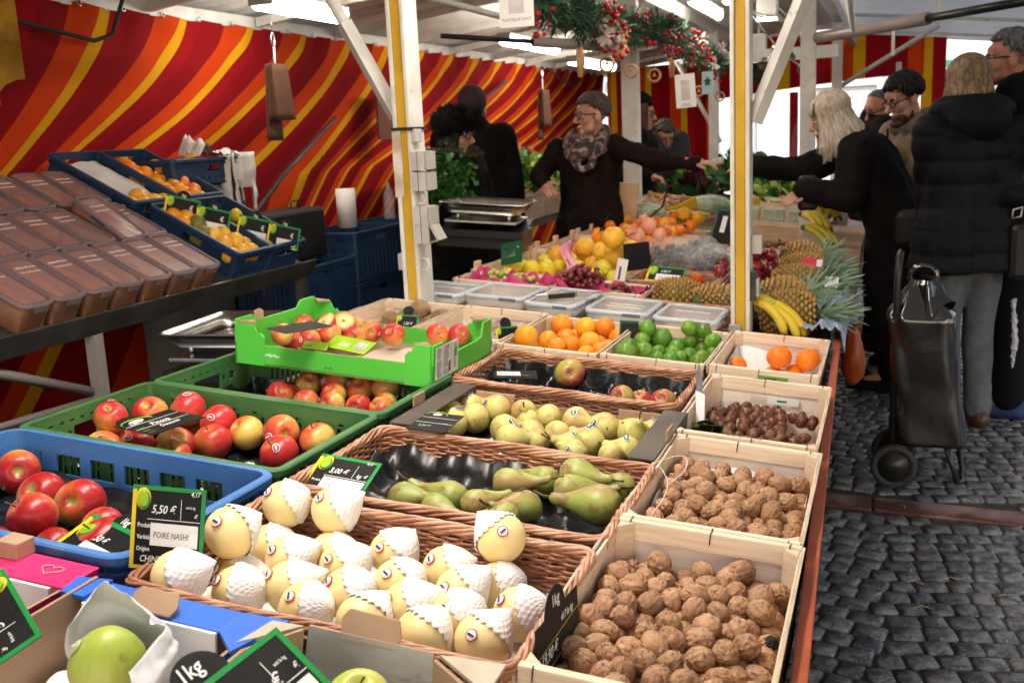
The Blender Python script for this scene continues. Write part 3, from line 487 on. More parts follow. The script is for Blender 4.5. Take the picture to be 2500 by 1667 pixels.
# the person in the beanie behind her
J = stand(-2.48,6.1,95,1.76); R_, o_, H_ = person('person in dark purple beanie and black coat, back turned behind the celery', (-2.48,6.1,0), (-2.48,6.12,1.625), (-.1,1), 0, J, SKIN, 1.02, .007); wear(R_, o_, 'coat', coatprims(J,.7,.21,.08,.11), BLK, .014, .012, 7, 17); haircap(H_, R_, BH, 1.02, .4, -.5, -.8, 1.1, .05)
m = MB(); m.ball((0,-.015,.055), (.09,.105,.10), 26, 20, fn=lambda v: (1+.01*math.sin(math.atan2(v.y,v.x)*30)) if v.z > -.35 else .9); m.build('beanie', mat('plum_wool', (.035,.016,.026), (.05,.024,.036), sc=60, rough=.95, bump=.4, bsc=140), R_, H_); wear(R_, o_, 'trousers', legs(J), DJEAN, .014, .006); shoes(R_, o_, J, BLK)
# young woman with auburn hair by the middle post, and the man bending behind her
J = stand(-1.74,7.35,10,1.70,4); J['wrR'] = Vector((-1.60,7.15,1.13)); J['elR'] = Vector((-1.74,7.12,1.12)); AU = mat('auburn_hair', (.11,.035,.018), (.05,.016,.01), sc=7, rough=.5, stretch=(9,9,.8), bump=.4, bsc=120)
R_, o_, H_ = person('young woman in black beanie with long auburn hair beside the middle post', (-1.74,7.35,0), (-1.685,7.33,1.565), (1,-.1), 6, J, SKIN, 1.0, .006, hairm=AU, hands=((J['wrR'],(.9,-.1,-.1),(0,0,-1),.6,.95,1),)); wear(R_, o_, 'jacket', coatprims(J,.8), BLK, .014, .01, 7, 19); strands(H_, R_, AU, 200, 0, .36, 1.0, 9, .02, .015, (40,320), .02, rad=1.08, wave=.01); glasses(H_, R_)
m = MB(); m.ball((0,-.022,.062), (.086,.104,.098), 26, 20, fn=lambda v: 1 if v.z > -.3 else .86); m.build('beanie', BLK, R_, H_); wear(R_, o_, 'trousers', legs(J), DJEAN, .014, .006); shoes(R_, o_, J, BLK)
J = stand(-2.0,9.05,330,1.66,22); J['neck'] = Vector((-1.92,9.0,1.25)); J['chest'] = Vector((-1.95,9.02,1.12)); R_, o_, H_ = person('dark haired man in dark zipped jacket bending over the far greens', (-2.0,9.05,0), (-1.86,8.97,1.39), (.6,-.8), 30, J, SKINR, 1.02, .007, hairm=BH, closed=True); wear(R_, o_, 'jacket', coatprims(J,.7,.2,.08,.10), mat('charcoal_jacket', (.03,.031,.035), rough=.8), .014, .012, 7, 21); haircap(H_, R_, mat('dark_grey_hair', (.035,.032,.03), (.07,.065,.06), sc=40, rough=.6), 1.02, .45, -.2, -.5, 1.08, .06); tufts(H_, R_, MATS['dark_grey_hair'], 260, 1.02, .4, -.25, -.55, 1.1, .013, 4); m = MB(); m.tube([(-1.93+.10*math.cos(q*PI/7),9.0+.1*math.sin(q*PI/7),1.265) for q in range(14)], .035, 8, closed=True); m.build('collar', mat('charcoal_jacket', (.03,.031,.035)), R_, o_); wear(R_, o_, 'trousers', legs(J), DJEAN, .014, .006); shoes(R_, o_, J, BLK)
# celery bunch in the hand
ce = thing('celery_bunch', 'big leafy green celery bunch held by the woman in the fur hat', 'celery', Tr(-2.15,5.05,1.15)); m = MB(); CS = mat('celery_stalk', (.16,.30,.05), (.24,.38,.08), sc=10, rough=.4)
for i in range(9): a = i*.7; m.tube([(.055+.012*math.cos(a),-.005+.012*math.sin(a),-.09),(.01+.016*math.cos(a),.016*math.sin(a),.02),(-.09+.05*math.cos(a),.05*math.sin(a),.12+.03*math.sin(a*3))], [.016,.016,.008], 7)
m.build('stalks', CS, ce); m = MB(); rg = random.Random(8); CLF = mat('celery_leaf', (.018,.09,.012), (.05,.17,.028), sc=24, rough=.45)
for i in range(1100):
    c_ = Vector((rg.gauss(-.065,.062), rg.gauss(-.02,.05), rg.gauss(.085,.06)))
    if c_.z < -.04: continue
    d = Vector((rg.uniform(-1,.7),rg.uniform(-1,.5),rg.uniform(-.7,1))).normalized(); F = Matrix.Translation(c_) @ axis(d, (rg.uniform(-1,1),rg.uniform(-1,1),0)); L = rg.uniform(.026,.045)
    m.add([F @ (Vector(v)*L) for v in ((0,0,0),(.25,.1,.3),(.5,.12,.35),(.33,.06,.6),(.42,.1,.85),(.12,.0,.8),(0,.08,1.15),(-.12,0,.8),(-.42,.1,.85),(-.33,.06,.6),(-.5,.12,.35),(-.25,.1,.3))], [(0,1,11),(1,2,3),(1,3,9,11),(3,4,5),(3,5,7,9),(5,6,7),(7,8,9),(9,10,11)])
m.build('leaves', CLF, ce)
# shopping trolley
st_ = thing('shopping_trolley', 'glossy dark brown shopping trolley bag on two wheels standing on the cobbles', 'shopping trolley', Tr(.15,4.32,0)); PAT = mat('patent_black', (.012,.0075,.006), (.007,.006,.0055), sc=5, rough=.11, spec=.7, coat=.7, bump=.25, bsc=9)
m = MB()
def tb_(u, v):
    a = 2*PI*u; ca, sa = math.cos(a), math.sin(a); e = .45; k = 1-.0*v; sx = math.copysign(abs(ca)**e, ca); sy = math.copysign(abs(sa)**e, sa); w_ = .138*(1-.12*v) if v < .82 else .138*.9*(1-(v-.82)/.18*.72); d_ = .10 if v < .8 else .10*(1-(v-.8)/.2*.72)
    pl = 1+.06*math.sin(a*7+v*9)*v*v+.10*math.sin(a*9)*max(0,v-.6)*2.4-.06*math.sin(PI*v)**2*abs(math.sin(a*2.5))+.07*mnoise.noise(Vector((ca*2,sa*2,v*5)))
    return (sx*w_*pl+.06*(1-v)-.035, sy*d_*pl, .17+.64*v+(.02*math.sin(a*2) if v > .9 else 0))
m.sheet(tb_, 64, 40, closed_u=True); n0 = len(m.v); m.f.append(tuple(range(63,-1,-1))); m.mi.append(0); m.sm.append(True); m.build('bag_body', PAT, st_)
m = MB(); m.sheet(lambda u, v: ((.03+.065*v+.02*abs(math.sin(u*15)))*math.cos(6.283*u)-.01, (.03+.055*v+.014*math.sin(u*26))*math.sin(6.283*u), .80-.10*v*(1+.5*math.sin(u*12)) if v > .3 else .83-.1*v), 48, 8, closed_u=True); m.build('bag_flap', PAT, st_); m = MB(); m.tube([(-.02+.05*math.cos(q*PI/6),.0,.84+.045*math.sin(q*PI/6)) for q in range(12)], .012, 7, closed=True); m.build('tie', PAT, st_)
TUB = mat('trolley_tube', (.012,.012,.013), rough=.35)
m = MB(); m.tube([(-.12,-.07,.12),(-.115,-.07,.84),(-.11,-.06,.92),(-.105,0,.94),(-.11,.06,.92),(-.115,.07,.84),(-.12,.07,.12)], .013, 8); m.build('handle', TUB, st_)
m = MB(); m.tube([(.08,-.07,.18),(.13,-.07,.02),(.15,-.02,.012),(.15,.05,.012),(.155,.07,.03),(.13,.075,.18)], .011, 7); m.build('foot', TUB, st_)
for sy in (-.12,.12):
    m = MB(); m.tube([(-.11+.075*math.cos(q*PI/14),sy,.09+.075*math.sin(q*PI/14)) for q in range(28)], .0155, 8, closed=True); w_ = m.build('wheel', RUBB, st_); m = MB(); m.tube([(-.11,sy-.012,.09),(-.11,sy+.012,.09)], .062, 20); m.build('rim', TUB, w_)
m = MB(); m.tube([(-.11,-.12,.09),(-.11,.12,.09)], .008, 6); m.build('axle', TUB, st_)
# ---------- materials of the place ----------
WHITE = mat('white_paint', (.70,.68,.64), (.6,.58,.54), sc=9, rough=.42, bump=.08, bsc=25, col3=(.26,.23,.19), sc3=17, ramp3=(.66,.76))
ROOFW = mat('roof_sheet', (.82,.82,.79), (.75,.75,.71), sc=3, rough=.32, bump=.04, bsc=8, stretch=(1,4,1), col3=(.40,.38,.33), sc3=2.2, ramp3=(.62,.75))
YEL = mat('yellow_strip', (.58,.34,.02), (.50,.28,.015), sc=6, rough=.5, col3=(.3,.2,.06), sc3=22, ramp3=(.66,.74))
STEEL = mat('brushed_steel', (.6,.57,.54), (.5,.48,.46), sc=30, rough=.27, metal=1, bump=.03, bsc=90)
DKMET = mat('dark_metal', (.045,.042,.04), (.07,.065,.06), sc=10, rough=.42, metal=.4)
BLACKP = mat('black_plastic', (.012,.012,.013), rough=.35)
GREYP = mat('grey_plastic', (.33,.33,.34), rough=.4)
RUB = mat('black_rubber', (.015,.015,.015), rough=.7)
PAPER = mat('white_paper', (.78,.76,.74), rough=.8)
LAMPON = mat('lit_tube', (1.0,.90,.79), emit=34); LAMPMID = mat('lit_tube_mid', (1.0,.92,.82), emit=17)
LAMPBOX = mat('lit_box_lamp', (1.0,.92,.8), emit=9)
# ---------- ground ----------
COB = mat('wet_granite_setts', (.040,.046,.055), (.13,.135,.14), sc=26, rough=.38, bump=1.0, bsc=75, det=7, stretch=(1,1,1), rnd_val=0, col3=(.26,.26,.27), sc3=120, ramp3=(.6,.7))
g = MB(); g.sheet(lambda u, v: (-60+120*u, -30+120*v, -.0095), 6, 6, sm=False)
tag(g.build('ground', mat('dark_joint_sand', (.022,.021,.02), (.05,.047,.043), sc=30, rough=.7, bump=.5, bsc=60)), kind='structure')
s = MB()
def sett(cx, cy, w, d, rot, hz):
    c, sn = math.cos(rot), math.sin(rot); vs = []; fs = []
    tx, ty = rnd(-.03,.03), rnd(-.03,.03)
    G4 = (-1,-.80,.80,1)
    for j in range(4):
        for i in range(4):
            a = G4[i]; b = G4[j]
            k = 1-.10*(abs(a) > .9 and abs(b) > .9)
            x = a*w/2*k*(1+rnd(-.04,.04)); y = b*d/2*k*(1+rnd(-.04,.04))
            e = (abs(a) > .9)+(abs(b) > .9)
            z = hz-(.006 if e == 1 else .010 if e == 2 else 0)+rnd(-.0018,.0018)+tx*x+ty*y
            vs.append((cx+c*x-sn*y, cy+sn*x+c*y, z))
    for j in range(3):
        for i in range(3): fs.append((j*4+i, j*4+i+1, j*4+i+5, j*4+i+4))
    ring = [0,1,2,3,7,11,15,14,13,12,8,4]; o = len(vs)
    for r in ring: x, y, z = vs[r]; vs.append((x, y, -.03))
    for i in range(12): fs.append((ring[i], o+i, o+(i+1) % 12, ring[(i+1) % 12]))
    s.add(vs, fs, 0, True)
def yband(x): return 4.02-.085*(x+.22)
for j in range(94):
    y0 = 1.8+j*.082; x = -.75+rnd(0,.1)
    while x < 3.3:
        w = rnd(.066,.105); xc = x+w/2
        lx = (xc/1.5) % 1.0; arc = .11*math.sin(PI*lx)
        y = y0+arc-.1; sl = math.atan(.11*PI/1.5*math.cos(PI*lx))
        if abs(y-yband(xc)+.0) > .122: sett(xc, y, w*.91, .071, sl+rnd(-.06,.06), rnd(-.002,.003))
        x += w
tag(s.build('cobblestones', COB), kind='structure')
RED = mat('red_granite', (.10,.04,.03), (.07,.028,.022), sc=60, rough=.3, bump=.2, bsc=150, det=6, col3=(.25,.17,.16), sc3=2.2, ramp3=(.56,.64))
b = MB()
for i in range(6):
    xa = -.75+i*.72; xb = xa+.712
    b.add([(xa, yband(xa)-.072, .0005),(xb, yband(xb)-.072, .0005),(xb, yband(xb)+.072, .0005),(xa, yband(xa)+.072, .0005),(xa, yband(xa)-.072, -.03),(xb, yband(xb)-.072, -.03),(xb, yband(xb)+.072, -.03),(xa, yband(xa)+.072, -.03)], [(0,1,2,3),(0,4,5,1),(1,5,6,2),(2,6,7,3),(3,7,4,0)])
tag(b.build('paving_strip', RED, bev=.006), kind='structure')
st = MB()
for i in range(60):
    x, y = rnd(-.15,1.6), rnd(2.3,4.9); a = rnd(0,PI); l = rnd(.02,.07)
    st.tube([(x,y,.014),(x+l*math.cos(a)*.5,y+l*math.sin(a)*.5,.019),(x+l*math.cos(a+.4),y+l*math.sin(a+.4),.014)], .0011, 4)
tag(st.build('straw_litter', mat('straw', (.38,.31,.19), rough=.7)), kind='stuff')
m = MB(); m.ball((0,0,0), (.022,.013,.008), 14, 9, fn=lambda v: 1+.35*mnoise.noise(v*3)); tag(m.build('foil_scrap', mat('crumpled_foil', (.55,.58,.70), rough=.25, metal=.6), None, Tr(.42,2.58,.012)), 'small crumpled foil scrap lying on the wet cobbles', 'foil scrap')
# ---------- market stall: posts, roof, beams ----------
stall = thing('market_stall', 'white metal market stall frame with yellow striped posts and ribbed roof over the produce', 'market stall', Tr(-1.6,3.25,0))
SO = Tr(1.6,-3.25,0)
def roofz(x):
    if x < -1.05: return 2.2+(x+3.6)*.125
    if x < -.4: return 2.52
    return 2.42-(x+.4)*.115
AWN = ROOFW.copy(); AWN.name = 'awning_sheet'
_n = AWN.node_tree; _p = _n.nodes['Principled BSDF']; _t = _n.nodes.new('ShaderNodeBsdfTranslucent'); _t.inputs['Color'].default_value = (.8,.82,.84,1); _m = _n.nodes.new('ShaderNodeMixShader'); _m.inputs[0].default_value = .16
_n.links.new(_p.outputs[0], _m.inputs[1]); _n.links.new(_t.outputs[0], _m.inputs[2]); _n.links.new(_m.outputs[0], _n.nodes['Material Output'].inputs['Surface'])
def roofsheet(x0, x1, dz=0, per=.19, amp=.034):
    m = MB(); n = int(16/per)*4
    def f(u, v):
        x = x0+(x1-x0)*u; y = -2.6+16*v; ph = (y/per) % 1
        w = 1 if ph < .42 else 0 if .5 < ph < .92 else (1-(ph-.42)/.08 if ph <= .5 else (ph-.92)/.08)
        return (x, y, roofz(min(max(x, x0+1e-3), x1-1e-3))+dz+amp*w)
    m.sheet(f, 3, n, sm=False); return m
for a, c in ((-3.62,-1.051),(-1.049,-.401),(-.399,2.9)):
    roofsheet(a, c).build('roof', AWN if a > -.5 else ROOFW, stall, SO)
for (x, z, w, h) in ((-3.5,2.16,.05,.07),(-1.58,2.33,.08,.1),(-.46,2.33,.08,.1),(2.3,2.02,.05,.06),(-1.05,2.42,.05,.06)):
    bm = MB(); bm.box((x-w/2,-2.6,z-h/2),(x+w/2,13.3,z+h/2)); bm.build('beam', WHITE, stall, SO, bev=.004)
for i in range(17):
    y = -2.3+i*.95
    def seg(x0, x1, w=.04, h=.05, o=.03):
        pu = MB(); za, zb = roofz(x0+.01)-o, roofz(x1-.01)-o
        pu.add([(x0,y-w/2,za-h),(x0,y+w/2,za-h),(x0,y-w/2,za),(x0,y+w/2,za),(x1,y-w/2,zb-h),(x1,y+w/2,zb-h),(x1,y-w/2,zb),(x1,y+w/2,zb)], [(0,1,5,4),(2,6,7,3),(0,4,6,2),(1,3,7,5),(0,2,3,1),(4,5,7,6)]); pu.build('purlin', WHITE, stall, SO)
    seg(-3.46,-1.64)
    if i % 2: seg(-.4, 2.26, .03, .03)
def post(x, y, w, d, stripe, z1=2.3):
    m = MB()
    if stripe:
        t = w*.22
        m.box((x-w/2,y,0),(x+w/2,y+d,z1)); m.box((x-w/2,y-.012,0),(x-w/2+t,y-.001,z1)); m.box((x+w/2-t,y-.012,0),(x+w/2,y-.001,z1))
        m.box((x-w/2+t+.001,y-.006,.0),(x+w/2-t-.001,y-.001,z1), 1)
    else: m.box((x-w/2,y,0),(x+w/2,y+d,z1))
    return m.build('post', [WHITE, YEL], stall, SO, bev=.004)
p1 = post(-1.585,3.26,.066,.10,True); p2 = post(-.458,3.40,.062,.07,True)
p3 = post(-1.565,6.5,.105,.08,False); p4 = post(-.475,6.42,.085,.08,False)
post(-.47,9.7,.085,.08,False); post(-1.56,9.75,.085,.08,False); post(.05,12.6,.06,.06,False,2.05)
# sockets, hooks and straps on the near posts
def onpost(name, m, mats, p, bev=.003): return m.build(name, mats, p, None, bev=bev)
SOCK = mat('socket_plastic', (.50,.46,.44), (.42,.39,.37), sc=20, rough=.42)
SOCKD = mat('socket_flap', (.38,.35,.32), rough=.45)
x1 = -1.551
for zc, open_ in ((1.392,0),(1.322,0),(1.205,0),(1.14,1)):
    m = MB(); m.box((x1,3.23,zc-.032),(x1+.052,3.305,zc+.032)); m.box((x1+.024,3.2285,zc-.033),(x1+.026,3.2299,zc+.033), 1)
    fl = Tr(x1+.054,3.232,zc+.03) @ Ry(-28 if open_ else 0)
    m.box((0,0,-.06),(.009,.07,0), 2, M=fl); m.box((x1+.0525,3.24,zc-.024),(x1+.0535,3.295,zc+.024), 1)
    onpost('socket_box', m, [SOCK, BLACKP, SOCKD], p1)
for zc in (1.262, 1.03):
    m = MB(); m.tube([(x1,3.27,zc+.02),(x1+.022,3.27,zc+.02),(x1+.03,3.27,zc),(x1+.02,3.27,zc-.02),(x1,3.27,zc-.016)], .0045, 6)
    onpost('cable_hook', m, WHITE, p1, 0)
m = MB(); m.box((-1.622,3.241,1.497),(-1.543,3.247,1.507)); m.box((-1.549,3.246,1.497),(-1.543,3.36,1.507)); onpost('strap', m, BLACKP, p1, 0)
m = MB(); m.box((x1,3.25,1.455),(x1+.018,3.3,1.50)); onpost('bracket', m, SOCK, p1)
m = MB(); m.box((-1.645,3.27,1.01),(-1.62,3.3,1.07)); onpost('bracket', m, SOCK, p1)
m = MB(); m.sheet(lambda u, v: (-1.624+.035*u, 3.246+.002*math.sin(9*v+3*u), 1.27+.23*v), 4, 14); onpost('tape', m, mat('clear_tape', (.62,.55,.47), (.5,.4,.3), sc=30, rough=.3, bump=.5, bsc=40), p1, 0)
x2 = -.4265
m = MB(); m.box((x2,3.42,1.045),(x2+.034,3.46,1.105)); onpost('socket_box', m, [SOCK], p2)
m = MB(); m.box((x2,3.40,.89),(x2+.016,3.44,.99)); m.box((x2+.0165,3.405,.905),(x2+.028,3.435,.965), 1); onpost('clamp', m, [DKMET, GREYP], p2)
m = MB(); m.box((-.495,3.383,.78),(-.455,3.385+.003,.815)); onpost('clamp', m, [GREYP], p2)
def bar(name, a, c, r0, par=stall, M=SO, m=WHITE, n=10, mid=None, r1=None, m2=None, sq=False):
    q = MB(); a = Vector(a); c = Vector(c)
    if mid is None: q.tube([a, c], r0, n)
    else:
        k = a.lerp(c, mid); q.tube([a, k], r0, 4 if sq else n, sm=not sq); q.tube([k, c], r1, n, m=1)
    return q.build(name, [m, m2 or m], par, M, bev=.002 if sq else 0)
bar('brace', (-1.63,3.31,1.545), (-2.03,3.3,2.29), .031, mid=.44, r1=.022, sq=True)
bar('brace', (-.42,3.44,1.47), (-.08,3.44,2.3), .029, mid=.5, r1=.02, sq=True)
bar('brace', (-1.5,9.78,1.3), (-1.9,9.78,2.05), .02)
bar('brace', (-.43,9.75,1.75), (.35,9.75,2.2), .02)
bar('gas_strut', (-1.6,6.5,1.965), (-2.42,5.55,2.03), .032, m=mat('taupe_tube',(.36,.31,.28),rough=.4), mid=.52, r1=.015, m2=BLACKP)
bar('gas_strut', (-.42,6.4,1.93), (.56,4.93,1.915), .032, m=mat('taupe_tube',(.36,.31,.28)), mid=.58, r1=.02, m2=BLACKP)
q = MB(); q.tube([(-2.05,2.2,2.12),(-2.05,6.45,2.1),(-2.05,6.7,2.2)], .018, 8); q.tube([(-1.2,6.4,2.26),(-.75,8.6,2.2)], .012, 6); q.build('pipe', WHITE, stall, SO)
for a_, b_ in (((-1.62,8.9,1.95),(-.42,8.94,2.05)),): q = MB(); q.box(a_, b_); q.build('bracket', WHITE, stall, SO, bev=.004)
for (x,y,z) in ((-.02,7.4,1.86),(.22,6.6,1.98)):
    q = MB(); q.box((x,y,z),(x+.02,y+.06,z+.16)); q.ball((x+.01,y,z+.19),.022); q.build('hinge', [STEEL], stall, SO)
# ---------- lamps ----------
LAMPDIM = mat('lit_tube_far', (1.0,.95,.85), emit=15)
def tube_lamp(x, y0, y1, z, label, w=.1, dim=0):
    t = thing('strip_lamp', label, 'strip light', Tr(x,(y0+y1)/2,z), 'strip lights under the stall roof')
    h = (y1-y0)/2
    m = MB(); m.box((-w*.35,-h,.0),(w*.35,h,.035)); m.build('housing', WHITE, t, bev=.006)
    m = MB()
    m.sheet(lambda u, v: (w/2*math.cos(PI*u)*(.96), (2*v-1)*h*.985, -.055*math.sin(PI*u)**.7+.001), 10, 12, closed_u=False)
    for e in (-1,1): m.add([(w/2*.96*math.cos(PI*i/10), e*h*.985, -.055*math.sin(PI*i/10)**.7) for i in range(11)], [tuple(range(11))])
    m.build('diffuser', (LAMPON, LAMPDIM, LAMPMID)[dim], t)
    for e in (-1,1):
        m = MB(); m.box((-w/2,e*h-.012,-.03),(w/2,e*h+.012,.03)); m.build('end_cap', GREYP, t, bev=.005)
tube_lamp(-2.88,4.45,5.22,2.16,'lit fluorescent strip light above the striped tarp, nearest to the tilted brace',.13,1)
tube_lamp(-2.45,6.66,7.79,2.1,'lit strip light in a dark guard above the black roof strut',.09,2)
tube_lamp(-2.68,9.0,10.4,2.09,'lit strip light farthest along the striped tarp, beside the garland end',.1,2)
tube_lamp(-1.27,7.1,8.25,2.3,'slim lit tube under the white ceiling beside the yellow striped post',.07,1)
tube_lamp(-.95,.75,2.0,2.33,'warm strip light over the nashi pears and walnut crates',.14)
tube_lamp(-.95,2.6,3.7,2.33,'warm strip light over the limes and oranges',.14,2)
tube_lamp(-.9,5.0,5.55,2.36,'strip light over the grapefruit pile behind the garland',.1,2)
for i, (x, y, z, w, lab) in enumerate(((-.93,6.7,2.2,.15,'white box lamp with lit underside, nearest of the hanging box lamps'),(-.88,8.0,2.2,.14,'white box lamp with lit underside, in the middle of the three box lamps'),(-1.06,9.0,1.96,.12,'white box lamp hanging lowest, in front of the striped valance'))):
    t = thing('box_lamp', lab, 'pendant lamp', Tr(x,y,z), 'white box lamps hanging under the roof')
    m = MB(); m.box((-w/2,-w/2,.006),(w/2,w/2,.22)); m.tube([(0,0,.22),(0,0,.5)], .008, 6); m.build('shade', WHITE, t, bev=.004)
    m = MB(); m.box((-w/2+.006,-w/2+.006,-.004),(w/2-.006,w/2-.006,.004)); m.build('diffuser', LAMPBOX, t)
t = thing('spotlight_cluster', 'cluster of small chrome spotlights on a ceiling rod beside the striped post', 'spotlight', Tr(-.86,8.4,1.98))
m = MB(); m.tube([(-.22,-1.4,.42),(0,0,.06)], .008, 6); m.ball((0,0,.04),.035); m.build('rod', STEEL, t)
for (dx,dy,dz) in ((-.09,-.02,-.07),(.1,.0,-.02),(.02,.05,-.1),(.2,0,-.12)):
    d = Vector((dx*.6,-.5,-.5)).normalized(); o = Vector((dx,dy,dz))
    m = MB(); m.lathe([(.012,-.05),(.022,-.045),(.045,.02),(.047,.024),(.04,.02)], 14, M=Matrix.Translation(o) @ axis(d)); m.tube([(0,0,.03),o], .006, 6)
    sp = m.build('spot_head', STEEL, t)
    m = MB(); m.lathe([(0,.014),(.036,.015)], 12, M=Matrix.Translation(o) @ axis(d)); m.build('bulb', LAMPBOX, sp)
# ---------- striped tarps ----------
def stripes():
    m = bpy.data.materials.new('striped_canvas'); m.use_nodes = True; nt = m.node_tree; N = nt.nodes; L = nt.links; p = N['Principled BSDF']
    uv = N.new('ShaderNodeUVMap'); sp = N.new('ShaderNodeSeparateXYZ'); L.new(uv.outputs[0], sp.inputs[0])
    fr = N.new('ShaderNodeMath'); fr.operation = 'FRACT'; L.new(sp.outputs[0], fr.inputs[0])
    r = N.new('ShaderNodeValToRGB'); r.color_ramp.interpolation = 'CONSTANT'; e = r.color_ramp.elements
    cols = [(0,(.33,.006,.010)),(.20,(.27,.005,.009)),(.54,(.62,.055,.006)),(.84,(.72,.36,.008))]
    e[0].position = 0; e[0].color = (*cols[0][1],1); e[1].position = cols[1][0]; e[1].color = (*cols[1][1],1)
    for q, c in cols[2:]: k = e.new(q); k.color = (*c,1)
    L.new(fr.outputs[0], r.inputs[0])
    n = N.new('ShaderNodeTexNoise'); n.inputs['Scale'].default_value = 3; n.inputs['Detail'].default_value = 5; tc = N.new('ShaderNodeTexCoord'); L.new(tc.outputs['Object'], n.inputs['Vector'])
    h = N.new('ShaderNodeHueSaturation'); L.new(r.outputs[0], h.inputs['Color'])
    mr = N.new('ShaderNodeMapRange'); mr.inputs[3].default_value = .8; mr.inputs[4].default_value = 1.15; L.new(n.outputs[0], mr.inputs[0]); L.new(mr.outputs[0], h.inputs['Value'])
    L.new(h.outputs[0], p.inputs['Base Color']); p.inputs['Roughness'].default_value = .85; p.inputs['Specular IOR Level'].default_value = .12
    w = N.new('ShaderNodeTexNoise'); w.inputs['Scale'].default_value = 160; L.new(tc.outputs['Object'], w.inputs['Vector'])
    bp = N.new('ShaderNodeBump'); bp.inputs['Strength'].default_value = .25; bp.inputs['Distance'].default_value = .003; L.new(w.outputs[0], bp.inputs['Height']); L.new(bp.outputs[0], p.inputs['Normal'])
    tr = N.new('ShaderNodeBsdfTranslucent'); L.new(h.outputs[0], tr.inputs['Color']); mx = N.new('ShaderNodeMixShader'); mx.inputs[0].default_value = .22
    L.new(p.outputs[0], mx.inputs[1]); L.new(tr.outputs[0], mx.inputs[2]); L.new(mx.outputs[0], N['Material Output'].inputs['Surface'])
    return m
CANVAS = stripes()
def setuv(o, fn):
    me = o.data; l = me.uv_layers.new(name='UVMap')
    for lp in me.loops: l.data[lp.index].uv = fn(me.vertices[lp.vertex_index].co)
def ctop(y): return 2.15-.02*abs(math.sin(PI*(y-3.3)/.29))**.6
m = MB(); NU, NV = 420, 56
SY, SS = [2,3.6,4.06,4.7,5.3,5.8,6.4,7.0,8.2,10,14], [.7,.85,1.0,1.55,1.8,1.9,1.6,1.45,2.2,3.0,3.3]
def drape_u(y, z):
    """where on the rail the stripe through (y, z) starts: the cloth sags and is pulled sideways"""
    d = np.maximum(0, 2.13-z); e = np.where(d < .85, d**1.45, .79+(d-.85)*.6); lo = y.copy(); hi = y+7
    for _ in range(34):
        t = (lo+hi)/2; g = t-np.interp(t, SY, SS)*e-y; lo = np.where(g < 0, t, lo); hi = np.where(g < 0, hi, t)
    return lo+.007*np.sin(z*8+y*2.3)+.006*np.sin(z*4+y*5)
def cur(u, v):
    y = 2.2+10.9*u; z = ctop(y)*(1-v)+.06*v
    d = 2.13-z; ys = y+1.7*d
    x = -3.47-.10*math.sin(PI*v)-.008*math.sin(ys*10.8+1)*min(1,.3+d)-.014*math.sin(ys*4.1)*min(1,d)+.014*math.sin(y*21)*max(0,1-d*4)+.012*mnoise.noise(Vector((ys*2.2,d*1.3,0)))
    return (x, y, z)
m.sheet(cur, NU, NV); cu = m.build('striped_tarp', CANVAS)
co = np.array(m.v); uu = (drape_u(co[:,1], co[:,2])-4.06)/.58+.92; me = cu.data; lay = me.uv_layers.new(name='UVMap'); vi = np.empty(len(me.loops), dtype=np.int32); me.loops.foreach_get('vertex_index', vi); lay.data.foreach_set('uv', np.stack([uu[vi], co[vi,2]], 1).astype(np.float32).ravel())
md = cu.modifiers.new('thickness', 'SOLIDIFY'); md.thickness = .002
tag(cu, 'red, orange and yellow striped canvas wall hanging behind the tilted shelf', 'tarp')
for i in range(24):
    ey = MB(); y = 3.3+.29*i; ey.tube([(-3.46,y+.012*math.cos(a*PI/4),2.135+.012*math.sin(a*PI/4)) for a in range(8)], .0035, 5, closed=True); ey.tube([(-3.46,y,2.15),(-3.46,y+.002,2.146)], .003, 4); ey.build('eyelet', STEEL, cu)
# end tarp with clear windows
YE = 13.1
et = thing('end_tarp', 'striped end wall of the stall with a wide clear window', 'tarp', Tr(-1,YE,0))
EO = Tr(1,-YE,0)
def flat(x0, x1, z0, z1, name, uvk=1.0, fold=.02, off=0, zb=None):
    m = MB(); m.sheet(lambda u, v: (x0+(x1-x0)*u, YE+off+fold*math.sin(u*(x1-x0)*13)*(.3+.7*v), z1*(1-v)+(z0 if zb is None else zb(x0+(x1-x0)*u))*v), max(6,int((x1-x0)*24)), 10)
    o = m.build(name, CANVAS, et, EO); setuv(o, lambda c: (c.x/.86*uvk+.37, c.z)); return o
flat(-2.32,.32,1.7,2.46,'valance', zb=lambda x: 1.72+.2*min(1,max(0,(x+2.4)/2.2))**.8, fold=.035)
flat(-3.45,-2.06,.05,2.22,'drape', 1.9, .06, .03)
flat(.30,.56,.05,2.4,'drape', 1.3, .03, .02); flat(-1.18,-1.08,.05,1.8,'drape', 1.0, .02, .04)
CLEAR = mat('clear_vinyl', (.9,.93,1.0), rough=.08, alpha=.12)
m = MB(); m.sheet(lambda u, v: (-2.1+2.42*u, YE+.05+.01*math.sin(9*u+3*v), .1+1.75*v), 12, 6); m.build('clear_window', CLEAR, et, EO)
